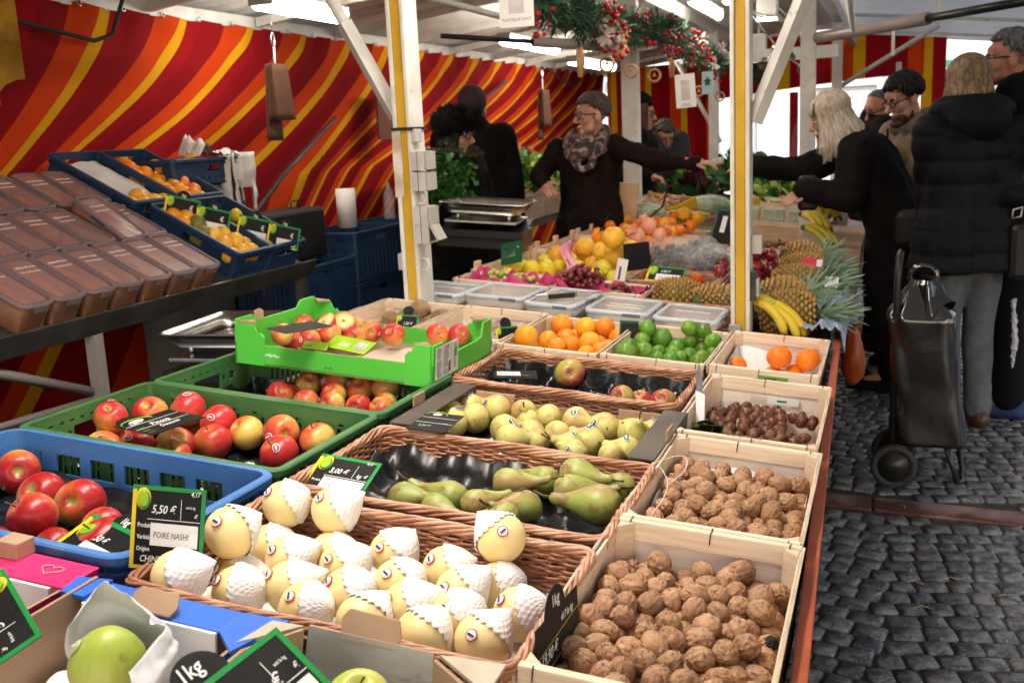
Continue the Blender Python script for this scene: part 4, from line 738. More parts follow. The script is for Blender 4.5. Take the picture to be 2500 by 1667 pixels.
# ---------- buildings beyond the stall ----------
bl = thing('building', 'pale rendered shop front across the square with a green fascia', 'building', Tr(-1.5,21,0))
BO = Tr(1.5,-21,0)
WALLW = mat('pale_render', (.80,.79,.82), (.74,.73,.77), sc=2, rough=.85)
m = MB(); wins = [(.9+i*2.2, .3, 2.3+i*2.2, 2.05) for i in range(5)]+[(1.0+i*2.2, 4.0, 2.0+i*2.2, 5.6) for i in range(5)]
m.panel(12, 7, .25, wins, M=Tr(-7,21,0)); m.build('wall', WALLW, bl, BO)
for w in wins:
    f = MB(); a, b_, c, d = w
    f.panel(c-a, d-b_, .06, [(.06,.06,c-a-.06,d-b_-.06)], M=Tr(-7+a,21.08,b_)); fo = f.build('window', WALLW, bl, BO)
    f = MB(); f.box((-7+a+.06,21.1,b_+.06),(-7+c-.06,21.12,d-.06)); f.build('pane', mat('shop_pane', (.55,.62,.75), (.7,.74,.8), sc=1.5, rough=.15), fo)
m = MB(); m.box((-5.5,20.9,2.25),(3,20.99,2.45)); m.box((-5.5,20.88,2.3),(-.9,20.899,2.41),1); m.box((-.6,20.88,2.3),(1.6,20.899,2.41),1)
m.build('fascia', [mat('pale_teal', (.45,.58,.62), rough=.6), mat('green_fascia', (.03,.26,.16), rough=.5)], bl, BO)
b2 = thing('building', 'cream house beyond the gap at the far end of the awning', 'building', Tr(6,24,0))
m = MB(); m.panel(9, 8, .3, [(.8+i*1.8,1+j*2.6,1.7+i*1.8,2.6+j*2.6) for i in range(4) for j in range(2)], M=Tr(-3.6,0,0)); m.build('wall', mat('cream_render', (.78,.74,.66), (.7,.66,.58), sc=2, rough=.85), b2)
m = MB(); m.box((-3.6,.32,0),(5.4,.36,8)); m.build('window', mat('dark_pane', (.1,.12,.15), rough=.1), b2)
m = MB(); m.add([(-4,-.5,7.9),(5.8,-.5,7.9),(5.8,4,10.5),(-4,4,10.5)], [(0,1,2,3)]); m.build('roof', mat('roof_tile', (.2,.09,.06), (.14,.07,.05), sc=20, rough=.8), b2)
# ---------- the market table ----------
WOOD = mat('poplar_board', (.72,.55,.41), (.63,.46,.32), sc=5, rough=.62, stretch=(3,3,22), bump=.12, bsc=60, det=5)
WOODX = mat('poplar_slat', (.78,.63,.48), (.70,.53,.38), sc=4, rough=.62, stretch=(2,18,40), bump=.12, bsc=60, det=5)
POPW = mat('pale_poplar', (.80,.71,.64), (.73,.63,.55), sc=4, rough=.6, stretch=(2,4,30), bump=.1, bsc=60, det=5)
SPLINT = mat('raw_wood_edge', (.62,.50,.33), (.42,.36,.30), sc=14, rough=.75, stretch=(10,1,10), bump=.4, bsc=80)
REDB = mat('red_table_board', (.36,.075,.03), (.30,.06,.025), sc=5, rough=.5)
tb = thing('market_table', 'long sloping produce table with a rust red side board under the crates', 'table', TM @ Tr(-.85,3.5,-.2))
TBI = (TM @ Tr(-.85,3.5,-.2)).inverted() @ TM
m = MB(); m.add([(x,y,z) for y, xx in ((.55,-.045),(12.3,-.35)) for x in (-1.66,xx) for z in (-.225,-.2)], [(0,1,3,2),(4,6,7,5),(0,4,5,1),(2,3,7,6),(1,5,7,3),(0,2,6,4)]); m.build('table_top', mat('table_ply', (.25,.17,.1), (.2,.13,.08), sc=4, rough=.7), tb, TBI)
m = MB(); ex = lambda y: .008-.0262*y
m.add([(ex(y)-w_,y,z) for y in (.3,12.3) for w_ in (0,.022) for z in (-.47,-.03)], [(0,1,5,4),(2,6,7,3),(0,4,6,2),(1,3,7,5),(0,2,3,1),(4,5,7,6)]); m.build('side_board', REDB, tb, TBI, bev=.003)
m = MB(); m.box((-1.69,.5,-.36),(-1.665,12.3,-.17)); m.build('side_board', REDB, tb, TBI)
for (x,y) in ((-.15,1.2),(-.25,4.6),(-.34,8),(-1.5,1.2),(-1.5,4.6),(-1.5,8)):
    m = MB(); m.box((x-.03,y-.03,-.86),(x+.03,y+.03,-.226)); m.build('leg', DKMET, tb, TBI)
def rpath(w, d, r, n=5, z=0):
    """closed rounded rectangle centred on the origin"""
    P = []
    for cx, cy, a0 in ((w/2-r,d/2-r,0),(-w/2+r,d/2-r,90),(-w/2+r,-d/2+r,180),(w/2-r,-d/2+r,270)):
        for i in range(n+1):
            a = math.radians(a0+90*i/n); P.append((cx+r*math.cos(a), cy+r*math.sin(a), math.cos(a), math.sin(a)))
    return P
def ring(m, P, prof, mi=0, sm=False):
    """sweep a closed profile of (outward offset, z) round the path"""
    k = len(prof); n = len(P); vs = [(p[0]+o*p[2], p[1]+o*p[3], z) for p in P for o, z in prof]; fs = []
    for i in range(n):
        for j in range(k): fs.append((i*k+j, i*k+(j+1) % k, ((i+1) % n)*k+(j+1) % k, ((i+1) % n)*k+j))
    return m.add(vs, fs, mi, sm)
def plastic_crate(label, x0, x1, y0, y1, z, h, col, style, group, base=None, cat='crate'):
    """stacking crate with its rim centred at the given place of a frame (base: the frame's matrix)"""
    w, d = x1-x0, y1-y0; B = TM if base is None else base
    t = thing('plastic_crate', label, cat, B @ Tr((x0+x1)/2,(y0+y1)/2,z-h), group)
    r = .018 if style != 'blue' else .03
    wall = MB(); th = .004
    def holes(L, long_):
        H = []
        if style == 'green':
            if long_:
                n = int((L-.1)/.0165)
                for i in range(n):
                    xx = .05+i*.0165
                    if (i % 9) != 8: H.append((xx, .05+.010*(i % 2), xx+.0085, h-.046+.006*(i % 2)))
                for i in range(9): xx = .05+i*(L-.12)/8; H.append((xx, h-.035, xx+.012, h-.029))
            else:
                H += [(L/2-.055,h-.075,L/2+.055,h-.035),(.06,h-.062,.085,h-.04),(L-.085,h-.062,L-.06,h-.04),(.1,h-.06,.115,h-.043),(L-.115,h-.06,L-.1,h-.043)]
                for i in range(9): xx = .05+i*(L-.11)/8; H.append((xx, h-.024, xx+.012, h-.018))
                for i in range(14):
                    xx = .05+i*(L-.1)/14; H.append((xx,.03,xx+.007,h-.1))
        elif style == 'blue':
            n = 5 if long_ else 3; q = (L-.13)/n
            for i in range(n): H.append((.065+i*q+.012, h-.075, .065+(i+1)*q-.012, h-.034))
            for i in range(n*3): xx = .05+i*(L-.1)/(n*3); H.append((xx+.004,.02,xx+.02,h-.1))
            H += [(.035,h-.085,.039,h-.035),(L-.039,h-.085,L-.035,h-.035)]
        else:
            q = (L-.1)/3
            H += [(L/2-.05,h-.06,L/2+.05,h-.028)]
            if long_: H += [(.05,h-.055,.05+q-.03,h-.03),(L-.05-q+.03,h-.055,L-.05,h-.03)]
            for i in range(10): xx = .04+i*(L-.08)/10; H.append((xx+.003,.02,xx+.012,h-.085))
        return H
    a, b = w/2, d/2; e = r
    wall.panel(w-2*e, h, th, holes(w-2*e, True), M=Tr(-a+e,-b,0)); wall.panel(w-2*e, h, th, holes(w-2*e, True), M=Tr(-a+e,b-th,0))
    wall.panel(d-2*e, h, th, holes(d-2*e, False), M=Tr(-a+th,-b+e,0) @ Rz(90)); wall.panel(d-2*e, h, th, holes(d-2*e, False), M=Tr(a,-b+e,0) @ Rz(90))
    P = rpath(w, d, r)
    for q in range(4):
        arc = P[q*6:q*6+6]; k = len(arc)
        vs = [(p[0]-o*p[2], p[1]-o*p[3], zz) for p in arc for o, zz in ((0,0),(0,h),(th,h),(th,0))]; fs = []
        for i in range(k-1):
            for j in range(4): fs.append((i*4+j, i*4+(j+1) % 4, i*4+4+(j+1) % 4, i*4+4+j))
        wall.add(vs, fs, 0, False)
    wall.build('crate_wall', col, t)
    rim = MB()
    ring(rim, P, [(-.0045,h-.004),(-.0045,h+.003),(.009,h+.003),(.012,h),(.012,h-.012),(.009,h-.012),(.009,h-.004)])
    ring(rim, P, [(.0002,h-.03),(.0002,h-.026),(.009,h-.026),(.009,h-.03)])
    for i in range(int(w/.028)):
        xx = -a+.02+i*.028
        for yy, s in ((-b,-1),(b,1)): rim.box((xx,min(yy,yy+s*.009),h-.026),(xx+.0025,max(yy,yy+s*.009),h-.004))
    for i in range(int(d/.028)):
        yy = -b+.02+i*.028
        for xx, s in ((-a,-1),(a,1)): rim.box((min(xx,xx+s*.009),yy,h-.026),(max(xx,xx+s*.009),yy+.0025,h-.004))
    ring(rim, P, [(.0002,.0),(.0002,.006),(.007,.006),(.007,.0)])
    rim.build('rim', col, t)
    f = MB(); f.panel(w-.012, d-.012, .004, [(.03+i*.05,.02+j*.06,.06+i*.05,.03+j*.06) for i in range(int((w-.08)/.05)) for j in range(int((d-.06)/.06))], M=Tr(-a+.006,b-.006,.002) @ Rx(90) @ Matrix.Scale(-1,4,(0,1,0)) @ Tr(0,0,0)); 
    f = MB(); f.box((-a+.005,-b+.005,.002),(a-.005,b-.005,.006)); f.build('crate_floor', col, t)
    return t
WICK = mat('willow_weave', (.27,.10,.05), (.46,.22,.13), sc=9, rough=.5, stretch=(5,5,60), bump=.15, bsc=160, det=4, coat=.1)
WICKR = mat('willow_rim', (.34,.14,.07), (.55,.30,.19), sc=16, rough=.45, bump=.12, bsc=120, det=4, coat=.15)
def basket(label, x0, x1, y0, y1, z, h, group, rows=15, stp=.011, rot=(0,0,0), cat='basket', flare=.02):
    w, d = x1-x0, y1-y0
    t = thing('wicker_basket', label, cat, TM @ Tr((x0+x1)/2,(y0+y1)/2,z-h) @ Euler([math.radians(q) for q in rot]).to_matrix().to_4x4(), group)
    wv = MB(); stake = .026
    for i in range(rows):
        zz = .006+(i+.5)*(h-.02)/rows; k = zz/h; ww = w-2*flare*(1-k)-.016; dd = d-2*flare*(1-k)-.016
        P = rpath(ww, dd, .022, 4); pts = []; s = 0
        n = len(P)
        for q in range(n):
            a, b = P[q], P[(q+1) % n]; L = math.hypot(b[0]-a[0], b[1]-a[1]); kk = max(1, int(L/stp))
            for e in range(kk):
                u = e/kk; nx = a[2]*(1-u)+b[2]*u; ny = a[3]*(1-u)+b[3]*u; x = a[0]+(b[0]-a[0])*u; y = a[1]+(b[1]-a[1])*u
                o = .0036*math.sin(PI*(s+L*u)/stake+PI*i); pts.append((x+nx*o, y+ny*o, zz+.0014*math.sin((s+L*u)*23+i*5)+rnd(-.0006,.0006)))
            s += L
        wv.tube(pts, (h/rows)*.46, 5, closed=True)
    P = rpath(w-.016, d-.016, .022, 3); L = 0
    for sx in range(int(w/stake)):
        for yy in (-1,1):
            x = -w/2+.03+sx*stake; wv.tube([(x*(1-2*flare/w), yy*(d/2-flare-.008), 0),(x, yy*(d/2-.008), h-.008)], .0024, 5)
    for sy in range(int(d/stake)):
        for xx in (-1,1):
            y = -d/2+.03+sy*stake; wv.tube([(xx*(w/2-flare-.008), y*(1-2*flare/d), 0),(xx*(w/2-.008), y, h-.008)], .0024, 5)
    wv.build('woven_wall', WICK, t)
    rm = MB(); P = rpath(w-.012, d-.012, .022, 4); pts = []
    n = len(P)
    for q in range(n):
        a, b = P[q], P[(q+1) % n]; L = math.hypot(b[0]-a[0], b[1]-a[1]); kk = max(1, int(L/.008))
        for e in range(kk): u = e/kk; pts.append((a[0]+(b[0]-a[0])*u, a[1]+(b[1]-a[1])*u, a[2]*(1-u)+b[2]*u, a[3]*(1-u)+b[3]*u))
    N = len(pts); turns = round(2*(w+d)/.19)
    for sdx in range(6):
        ph = sdx*PI/3; R = []
        for i, p in enumerate(pts):
            th = 2*PI*turns*i/N+ph; kk_ = .0068+.0012*math.sin(i*.31+sdx*2); R.append((p[0]+p[2]*kk_*math.cos(th), p[1]+p[3]*kk_*math.cos(th), h-.008+.0062*math.sin(th)+.0018*math.sin(i*.11+sdx)))
        rm.tube(R, .0036, 6, closed=True)
    rm.build('rim', WICKR, t)
    f = MB(); f.box((-w/2+flare+.004,-d/2+flare+.004,0),(w/2-flare-.004,d/2-flare-.004,.006)); f.build('base', WICK, t)
    return t
TXT = mat('black_print', (.03,.025,.022), rough=.7)
CHALK = mat('chalk_white', (.82,.82,.8), rough=.8)
def wooden_crate(label, x0, x1, y0, y1, z, h, group, words=None, hole=False, end=None, frame=None, lid=.034, wm=None):
    """light veneer crate: end panels (near and far) with top battens, slatted sides, corner posts"""
    w, d = x1-x0, y1-y0; M = (TM if frame is None else frame)
    t = thing('wooden_crate', label, 'crate', M @ Tr((x0+x1)/2,(y0+y1)/2,z-h), group); a, b = w/2, d/2; wm = wm or POPW
    for s in (-1,1):
        m = MB(); yy = s*(b-.004)
        H = [(w/2-.055,h*.55,w/2-.0,h*.55+.022),(w/2,h*.55,w/2+.055,h*.55+.022)] if hole and s == 1 else []
        m.panel(w-.012, h-.012, .0045, H, M=Tr(-a+.006, yy-.002, .006))
        m.build('end_panel', wm, t)
        m = MB(); m.box((-a,s*b-.011 if s > 0 else -b-.003,h-lid),(a,s*b+.003 if s > 0 else -b+.011,h+rnd(0,.002))); bt = m.build('batten', WOODX, t, bev=.002)
        for xx in (-a+.02, rnd(-.02,.02), a-.02):
            stp = MB(); stp.tube([(xx,s*b+(-.0115 if s > 0 else -.0035),h-.018),(xx+.001,s*b+(-.012 if s > 0 else -.004),h+.0026),(xx+.002,s*b+(.0035 if s < 0 else .0035)-.006,h+.003)], .0011, 4)
            stp.build('staple', DKMET, bt)
        if words and (s == 1 or len(words) > 1):
            wd = words[0 if s == 1 else 1]; vs, fs = textmesh(wd, .02, .95, .35)
            mx = max(v[0] for v in vs)
            MM = Tr(mx/2 if s == 1 else mx/2, s*b+(.002 if s > 0 else .009), h+.0035) @ Rz(180)
            q = MB(); q.add(vs, fs, 0, False, MM); q.build('lettering', TXT, bt)
    for s in (-1,1):
        m = MB()
        for k in range(2):
            z0 = .008+k*(h-.01)*.5; m.box((s*a-.0035 if s > 0 else -a-.0005, -b+.002, z0),(s*a+.0005 if s > 0 else -a+.0035, b-.002, z0+(h-.01)*.5-.002))
        m.build('side_slat', WOOD, t)
        m = MB(); n = 16
        m.sheet(lambda u, v: (s*(a+.0005)+s*.004*(v if True else 0), -b-.002+(d+.004)*u, h-.026+.026*v+.0012*math.sin(u*17+s)), n, 1, sm=False)
        q = m.build('side_batten', SPLINT, t); q.modifiers.new('t', 'SOLIDIFY').thickness = .005
        for e in (-1,1):
            m = MB(); m.prism([(s*(a-.004),e*(b-.012)),(s*(a-.004),e*(b-.037)),(s*(a-.028),e*(b-.012))] if s*e < 0 else [(s*(a-.004),e*(b-.012)),(s*(a-.028),e*(b-.012)),(s*(a-.004),e*(b-.037))], .006, h-.002); m.build('corner_post', WOOD, t)
    m = MB(); m.box((-a+.004,-b+.004,0),(a-.004,b-.004,.005)); m.build('crate_floor', wm, t)
    return t
def liner(name, label, x0, x1, y0, y1, z, amp, col, seed=0, hang=0, cat='liner', group=None, nu=44, nv=34, fr=1.0, sharp=True):
    """crumpled sheet lying in a crate, edges turned up by hang"""
    m = MB()
    def f(u, v):
        x = x0+(x1-x0)*u; y = y0+(y1-y0)*v
        p = Vector((x*9*fr+seed, y*9*fr, seed*1.7)); q = abs(mnoise.noise(p))+.5*abs(mnoise.noise(p*2.3)) if sharp else mnoise.noise(p)*.7
        e = min(u, 1-u, v, 1-v); k = max(0, 1-e/.07)
        return (x, y, z+amp*q+hang*k*k*(.8+.4*mnoise.noise(p*.7)))
    m.sheet(f, nu, nv); o = m.build(name, col, None, TM); tag(o, label, cat, group); o.modifiers.new('t', 'SOLIDIFY').thickness = .0008; return o
GLOSSB = mat('glossy_black_film', (.012,.012,.014), rough=.16, spec=.6, bump=.25, bsc=35)
def cuptray(label, x0, x1, y0, y1, z, nx, ny, depth, seed=0, hang=.03):
    m = MB()
    def f(u, v):
        x = x0+(x1-x0)*u; y = y0+(y1-y0)*v; row = math.floor(v*ny); uu = u*nx+(.5 if row % 2 else 0)
        du = (uu % 1)-.5; dv = ((v*ny) % 1)-.5; r = math.sqrt(du*du+dv*dv)*2
        k = max(0, 1-r*r*.9); k = k**.6 if k > 0 else 0
        rib = .06*math.sin(math.atan2(dv, du)*14)*(r > .45)*(r < .95)
        e = min(u, 1-u, v, 1-v); ed = max(0, 1-e/.04)
        return (x, y, z-depth*(k+rib)+hang*ed*ed+.004*mnoise.noise(Vector((x*30+seed,y*30,0))))
    m.sheet(f, nx*16, ny*14); o = m.build('cup_tray', GLOSSB, None, TM); tag(o, label, 'tray'); return o
# colours
GRN = mat('green_crate_plastic', (.045,.145,.045), (.065,.175,.055), sc=5, rough=.42, bump=.05, bsc=40, col3=(.10,.17,.07), sc3=8, ramp3=(.6,.8))
GRO = mat('olive_crate_plastic', (.085,.13,.04), (.06,.11,.035), sc=5, rough=.42)
BLU = mat('blue_crate_plastic', (.05,.16,.42), (.07,.19,.46), sc=6, rough=.4, bump=.06, bsc=30, col3=(.14,.25,.48), sc3=14, ramp3=(.62,.75))
NAVY = mat('navy_crate_plastic', (.012,.035,.085), (.016,.042,.1), sc=6, rough=.45)
plastic_crate('light blue plastic crate with window slots holding red apples on black film', -1.605,-1.0,1.13,1.53,0,.135,BLU,'blue','plastic crates on the table')
plastic_crate('green plastic crate of apples between the blue crate and another green crate', -1.605,-1.0,1.548,1.936,0,.15,GRN,'green','plastic crates on the table')
plastic_crate('green plastic crate of apples beside the black apple tray, under the bright green carton', -1.6,-1.0,1.957,2.35,0,.15,GRN,'green','plastic crates on the table')
liner('plastic_liner','creased black film under the red apples in the blue crate',-1.585,-1.02,1.15,1.51,-.118,.035,GLOSSB,3,.03)
cuptray('black cup tray in the green crate that has the flat chalk price card',-1.58,-1.02,1.57,1.915,-.105,7,4,.022,1)
cuptray('black cup tray in the green crate under the bright green carton',-1.58,-1.02,1.975,2.33,-.1,7,4,.022,2)
basket('wicker basket of pale yellow nashi pears in white foam nets',-.955,-.36,1.07,1.46,-.0,.11,'wicker baskets on the table',rows=18)
basket('wicker basket of long green pears on black film',-.96,-.36,1.497,1.893,-.0,.125,'wicker baskets on the table',rows=19)
basket('wicker basket with a nearly empty black apple tray',-.99,-.405,2.33,2.70,0,.125,'wicker baskets on the table',rows=19)
liner('paper_liner','white paper under the foam netted nashi pears',-.93,-.385,1.095,1.435,-.098,.012,PAPER,5,.02)
liner('plastic_liner','creased black film behind the long green pears',-.935,-.385,1.525,1.87,-.112,.05,mat('dull_black_film', (.011,.011,.013), rough=.3, spec=.5, bump=.3, bsc=30),9,.07,fr=1.7)
cuptray('black glossy cup tray with one apple in its middle',-.965,-.43,2.355,2.68,-.07,6,4,.035,4,.045)
KG = 'wooden crates of nuts along the red board'
wooden_crate('wooden crate of walnuts with the black chalk card in its corner',-.362,-.062,1.085,1.60,0,.165,KG)
wooden_crate('wooden crate of walnuts between the chestnuts and the other walnuts',-.362,-.066,1.612,2.11,0,.165,KG)
wooden_crate('wooden crate of brown chestnuts with a handle slot and printed battens',-.378,-.076,2.14,2.68,0,.165,KG,words=('Sout - Miel','Sout & Vin'),hole=True)
wooden_crate('wooden crate with a few bright clementines under the bananas',-.405,-.112,2.785,3.30,0,.165,KG)
wooden_crate('wooden crate of oranges beside the limes',-1.02,-.722,2.745,3.235,0,.15,'wooden citrus crates')
wooden_crate('wooden crate of green limes beside the striped post',-.714,-.42,2.77,3.25,0,.15,'wooden citrus crates')
wooden_crate('wooden crate of loose kiwis behind the bright green carton',-1.625,-1.335,2.78,3.25,0,.15,'wooden kiwi crates')
wooden_crate('wooden crate of bagged kiwis beside the oranges',-1.33,-1.03,2.78,3.26,0,.15,'wooden kiwi crates')
for lab, x0, x1, y0, y1, sd in (('white paper lining the crate of walnuts that has the chalk card',-.35,-.075,1.1,1.585,1),('white paper lining the crate of walnuts behind the first one',-.35,-.08,1.63,2.095,2),('white paper lining the crate of clementines',-.39,-.125,2.8,3.28,3)):
    liner('paper_liner',lab,x0,x1,y0,y1,-.14,.012,PAPER,sd,.095 if sd > 1 else .05,nu=26,nv=30)
# ---------- cardboard ----------
KRAFT = mat('kraft_board', (.40,.26,.17), (.34,.22,.14), sc=8, rough=.8, bump=.06, bsc=60)
KRAFTD = mat('dark_print_board', (.07,.055,.045), (.1,.08,.06), sc=6, rough=.6)
LIME = mat('bright_green_board', (.085,.50,.05), (.10,.55,.06), sc=3, rough=.42)
PINK = mat('pink_board', (.72,.03,.16), (.68,.025,.14), sc=4, rough=.4)
BLUEB = mat('blue_board', (.03,.13,.58), (.04,.15,.60), sc=4, rough=.4)
WBOARD = mat('white_board', (.8,.79,.80), rough=.55)
MARB = mat('marbled_board', (.30,.29,.28), (.50,.49,.47), sc=6, rough=.6, stretch=(1,1,2.5), det=6, ramp=(.42,.62), col3=(.14,.14,.15), sc3=11, ramp3=(.6,.68))
def flap(name, mats, parent, quad, th=.005, inner=1):
    """one board: quad corners counter-clockwise from outside, extruded along its normal"""
    q = [Vector(v) for v in quad]; n = (q[1]-q[0]).cross(q[3]-q[0]).normalized()*th
    m = MB(); m.add(q+[v-n for v in q], [(0,1,2,3)], 0); m.f.append((7,6,5,4)); m.mi.append(inner if len(mats) > 1 else 0); m.sm.append(False)
    for i in range(4): j = (i+1) % 4; m.f.append((i,i+4,j+4,j)); m.mi.append(2 if len(mats) > 2 else (1 if len(mats) > 1 else 0)); m.sm.append(False)
    return m.build(name, mats, parent)
# bright green carton of apples
G0 = TM @ Tr(-1.285,2.44,-.01)
gc = thing('apple_carton', 'bright green cardboard carton of apples with tall corners and a printed label', 'carton', G0, 'cartons on the table')
a, b = .287, .198; zt, zl = .105, .055
ml = [LIME, LIME, KRAFT]
flap('carton_base', [KRAFT], gc, [(-a,-b,.006),(a,-b,.006),(a,b,.006),(-a,b,.006)])
flap('long_side', ml, gc, [(-a,-b,0),(a,-b,0),(a,-b,zl),(-a,-b,zl)]); flap('long_side', ml, gc, [(a,b,0),(-a,b,0),(-a,b,zl),(a,b,zl)])
for s in (-1,1):
    q = [(s*a,-s*-b if s < 0 else -b,0)]
    m = MB(); poly = [(-b,0),(b,0),(b,zt+.012),(b-.075,zt+.012),(b-.095,zt-.008),(-b+.095,zt-.008),(-b+.075,zt+.012),(-b,zt+.012)] if s < 0 else [(-b,0),(b,0),(b,zt),(b-.06,zt),(b-.07,zl+.012),(b-.1,zl+.008),(-b+.1,zl+.008),(-b+.07,zl+.012),(-b+.06,zt),(-b,zt)]
    m.prism(poly, 0, .006, M=Matrix(((0,0,1,s*a-(.006 if s > 0 else 0)),(1,0,0,0),(0,1,0,0),(0,0,0,1)))); m.build('end_panel', [LIME], gc)
    for e in (-1,1):
        m = MB(); L = .085 if s < 0 else .07; m.prism([(0,.0),(L,.0),(L,zl+.02),(L-.012,zl+.032),(L*.75,zt-.02),(L*.62,zt),(0,zt)], 0, .005, M=Matrix(((-s,0,0,s*(a-.007)),(0,0,-e,e*(b+.003)),(0,1,0,.0),(0,0,0,1)))); m.build('corner_flap', [LIME], gc)
        m = MB(); m.prism([(0,0),(.055,0),(.03,.03)], zt-.003 if s > 0 else zt+.003, zt+.001 if s > 0 else zt+.008, M=Tr(s*(a-.007),e*(b-.006),0) @ Rz(0 if s < 0 else 180) @ Matrix.Scale(-e if s < 0 else e,4,(0,1,0))); m.build('corner_gusset', [KRAFT], gc)
m = MB(); m.box((a+.0005,-.185,.015),(a+.0015,-.045,.098)); lb = m.build('label_sheet', [PAPER], gc)
m = MB()
for i in range(16):
    for k, x0 in enumerate((-.181,-.135,-.075)):
        if rnd(0,1) < .8: m.box((a+.0016,x0,.02+i*.0048),(a+.0019,x0+(.035 if k < 2 else .02)*rnd(.5,1),.0218+i*.0048))
m.box((a+.0016,-.138,.018),(a+.0019,-.1372,.095)); m.box((a+.0016,-.09,.018),(a+.0019,-.0892,.095)); m.box((a+.0016,-.105,.022),(a+.0019,-.095,.05),1); m.box((a+.0016,-.07,.055),(a+.0019,-.052,.08),2)
vs, fs = textmesh('CAPPEL', .009, 1); m.add(vs, fs, 0, False, Tr(a+.0019,-.13,.085) @ Rz(90) @ Rx(90))
m.build('lettering', [TXT, mat('maroon', (.1,.02,.03)), LIME], lb)
m = MB(); m.prism([(-.02,0),(.02,0),(.022,.022),(.008,.03),(-.016,.026)], 0, .004, M=Tr(-.285,-.09,zt-.008) @ Rz(90) @ Rx(80)); m.build('torn_tab', KRAFT, gc)
m = MB()
for i in range(30): x = -a+.03+i*.0035+rnd(0,.002); m.box((x,-b-.0008,.026+rnd(0,.005)-i*.0001),(x+.002,-b-.0002,.031+rnd(0,.004)))
m.tube([(-.02,-b-.0006,.012),(-.012,-b-.0006,.02),(-.006,-b-.0006,.013),(0,-b-.0006,.02),(.006,-b-.0006,.012)], .0008, 4, m=1); m.build('lettering', [CHALK, TXT], gc)
m = MB(); m.sheet(lambda u, v: (.0+.27*u, -.18+.3*v, .012+.01*mnoise.noise(Vector((u*5,v*5,2)))), 14, 12); m.build('paper_sheet', [mat('tan_paper', (.55,.43,.34), rough=.8)], gc)
# brown pear tray with dark printed end flaps
tr = thing('pear_carton', 'brown cardboard tray with dark end flaps full of yellow pears', 'carton', TM @ Tr(-.66,2.09,-.12), 'cartons on the table')
a, b, zz = .29, .182, .118
mk = [KRAFT, KRAFT, KRAFT]
flap('carton_base', [KRAFT], tr, [(-a,-b,.006),(a,-b,.006),(a,b,.006),(-a,b,.006)])
flap('long_side', mk, tr, [(-a,-b,0),(a,-b,0),(a,-b,zz*.7),(-a,-b,zz*.7)]); flap('long_side', mk, tr, [(a,b,0),(-a,b,0),(-a,b,zz*.8),(a,b,zz*.8)])
for s in (-1,1):
    flap('end_panel', [KRAFTD,KRAFT,KRAFT], tr, [(s*a,s*-b,0),(s*a,s*b,0),(s*a,s*b,zz),(s*a,s*-b,zz)])
    m = MB(); m.box((min(s*a,s*(a-.055)),-b,zz),(max(s*a,s*(a-.055)),b,zz+.005)); m.build('end_flap', [KRAFTD], tr, bev=.0015)
    m = MB(); m.box((s*a-.004,-.06,zz+.005),(s*a+.001,.0,zz+.03)); m.build('hand_tab', [KRAFT], tr, bev=.002)
    for e in (-1,1):
        m = MB(); m.box((min(s*(a-.06),s*(a-.16)),e*(b-.008)-.004,.02),(max(s*(a-.06),s*(a-.16)),e*(b-.008)+.004,zz-.006 if e > 0 else zz*.75)); m.build('corner_flap', [KRAFT], tr)
liner('plastic_liner','black film showing between the yellow pears in the brown tray',-.93,-.39,1.925,2.255,-.1,.03,GLOSSB,14,.0)
# front cartons
fb = thing('fruit_carton', 'blue and brown cardboard carton with one large green pear in tissue', 'carton', TM @ Tr(-.82,.86,-.14), 'cartons on the table')
L = Tr(.82,-.86,.14)
def fl(name, mats, quad, par, off, th=.005): return flap(name, mats, par, [tuple(off @ Vector(v)) for v in quad], th)
fl('carton_base', [KRAFT], [(-.975,.52,-.13),(-.70,.52,-.13),(-.70,1.05,-.13),(-.975,1.05,-.13)], fb, L)
fl('long_side', [BLUEB,KRAFT,KRAFT], [(-.70,1.055,-.13),(-.965,1.055,-.13),(-.965,1.055,0),(-.70,1.055,0)], fb, L)
m = MB(); m.box((-.955,1.0,-.001),(-.735,1.056,.004)); m.build('blue_flap', [BLUEB], fb, L, bev=.0015)
m = MB(); m.box((-.95,.994,-.052),(-.738,.999,.003)); m.build('white_flap', [WBOARD], fb, L, bev=.001)
m = MB(); m.prism([(-.033,-.013),(.033,-.013),(.038,.0),(.03,.02),(-.03,.022),(-.037,.008)], 0, .005, M=Tr(-.845,1.012,.012) @ Rx(35)); m.build('hand_tab', [KRAFT], fb, L, bev=.0015)
fl('end_panel', [KRAFT,KRAFT,KRAFT], [(-.975,1.05,-.13),(-.975,.52,-.13),(-.975,.52,.0),(-.975,1.05,.012)], fb, L)
fl('end_panel', [BLUEB,KRAFT,KRAFT], [(-.70,.52,-.13),(-.70,1.05,-.13),(-.70,1.05,.0),(-.70,.52,.0)], fb, L)
m = MB(); m.prism([(-.735,1.0),(-.695,.965),(-.67,1.06),(-.735,1.056)], -.002, .004); m.build('blue_flap', [BLUEB], fb, L)
m = MB(); m.prism([(-.99,1.0),(-.95,1.0),(-.95,1.056),(-1.0,1.045)], .004, .009); m.build('blue_flap', [BLUEB], fb, L)
m = MB(); m.sheet(lambda u, v: (-.965+.255*u, .53+.46*v, -.115+.02*mnoise.noise(Vector((u*4,v*4,1)))), 12, 14); m.build('paper_sheet', [mat('cream_paper', (.74,.67,.56), (.68,.6,.5), sc=4, rough=.8)], fb, L)
gb = thing('fruit_carton', 'marbled grey cardboard carton of green apples below the nashi basket', 'carton', TM @ Tr(-.53,.84,-.14), 'cartons on the table')
L = Tr(.53,-.84,.14)
fl('carton_base', [KRAFT], [(-.69,.52,-.13),(-.375,.52,-.13),(-.375,1.04,-.13),(-.69,1.04,-.13)], gb, L)
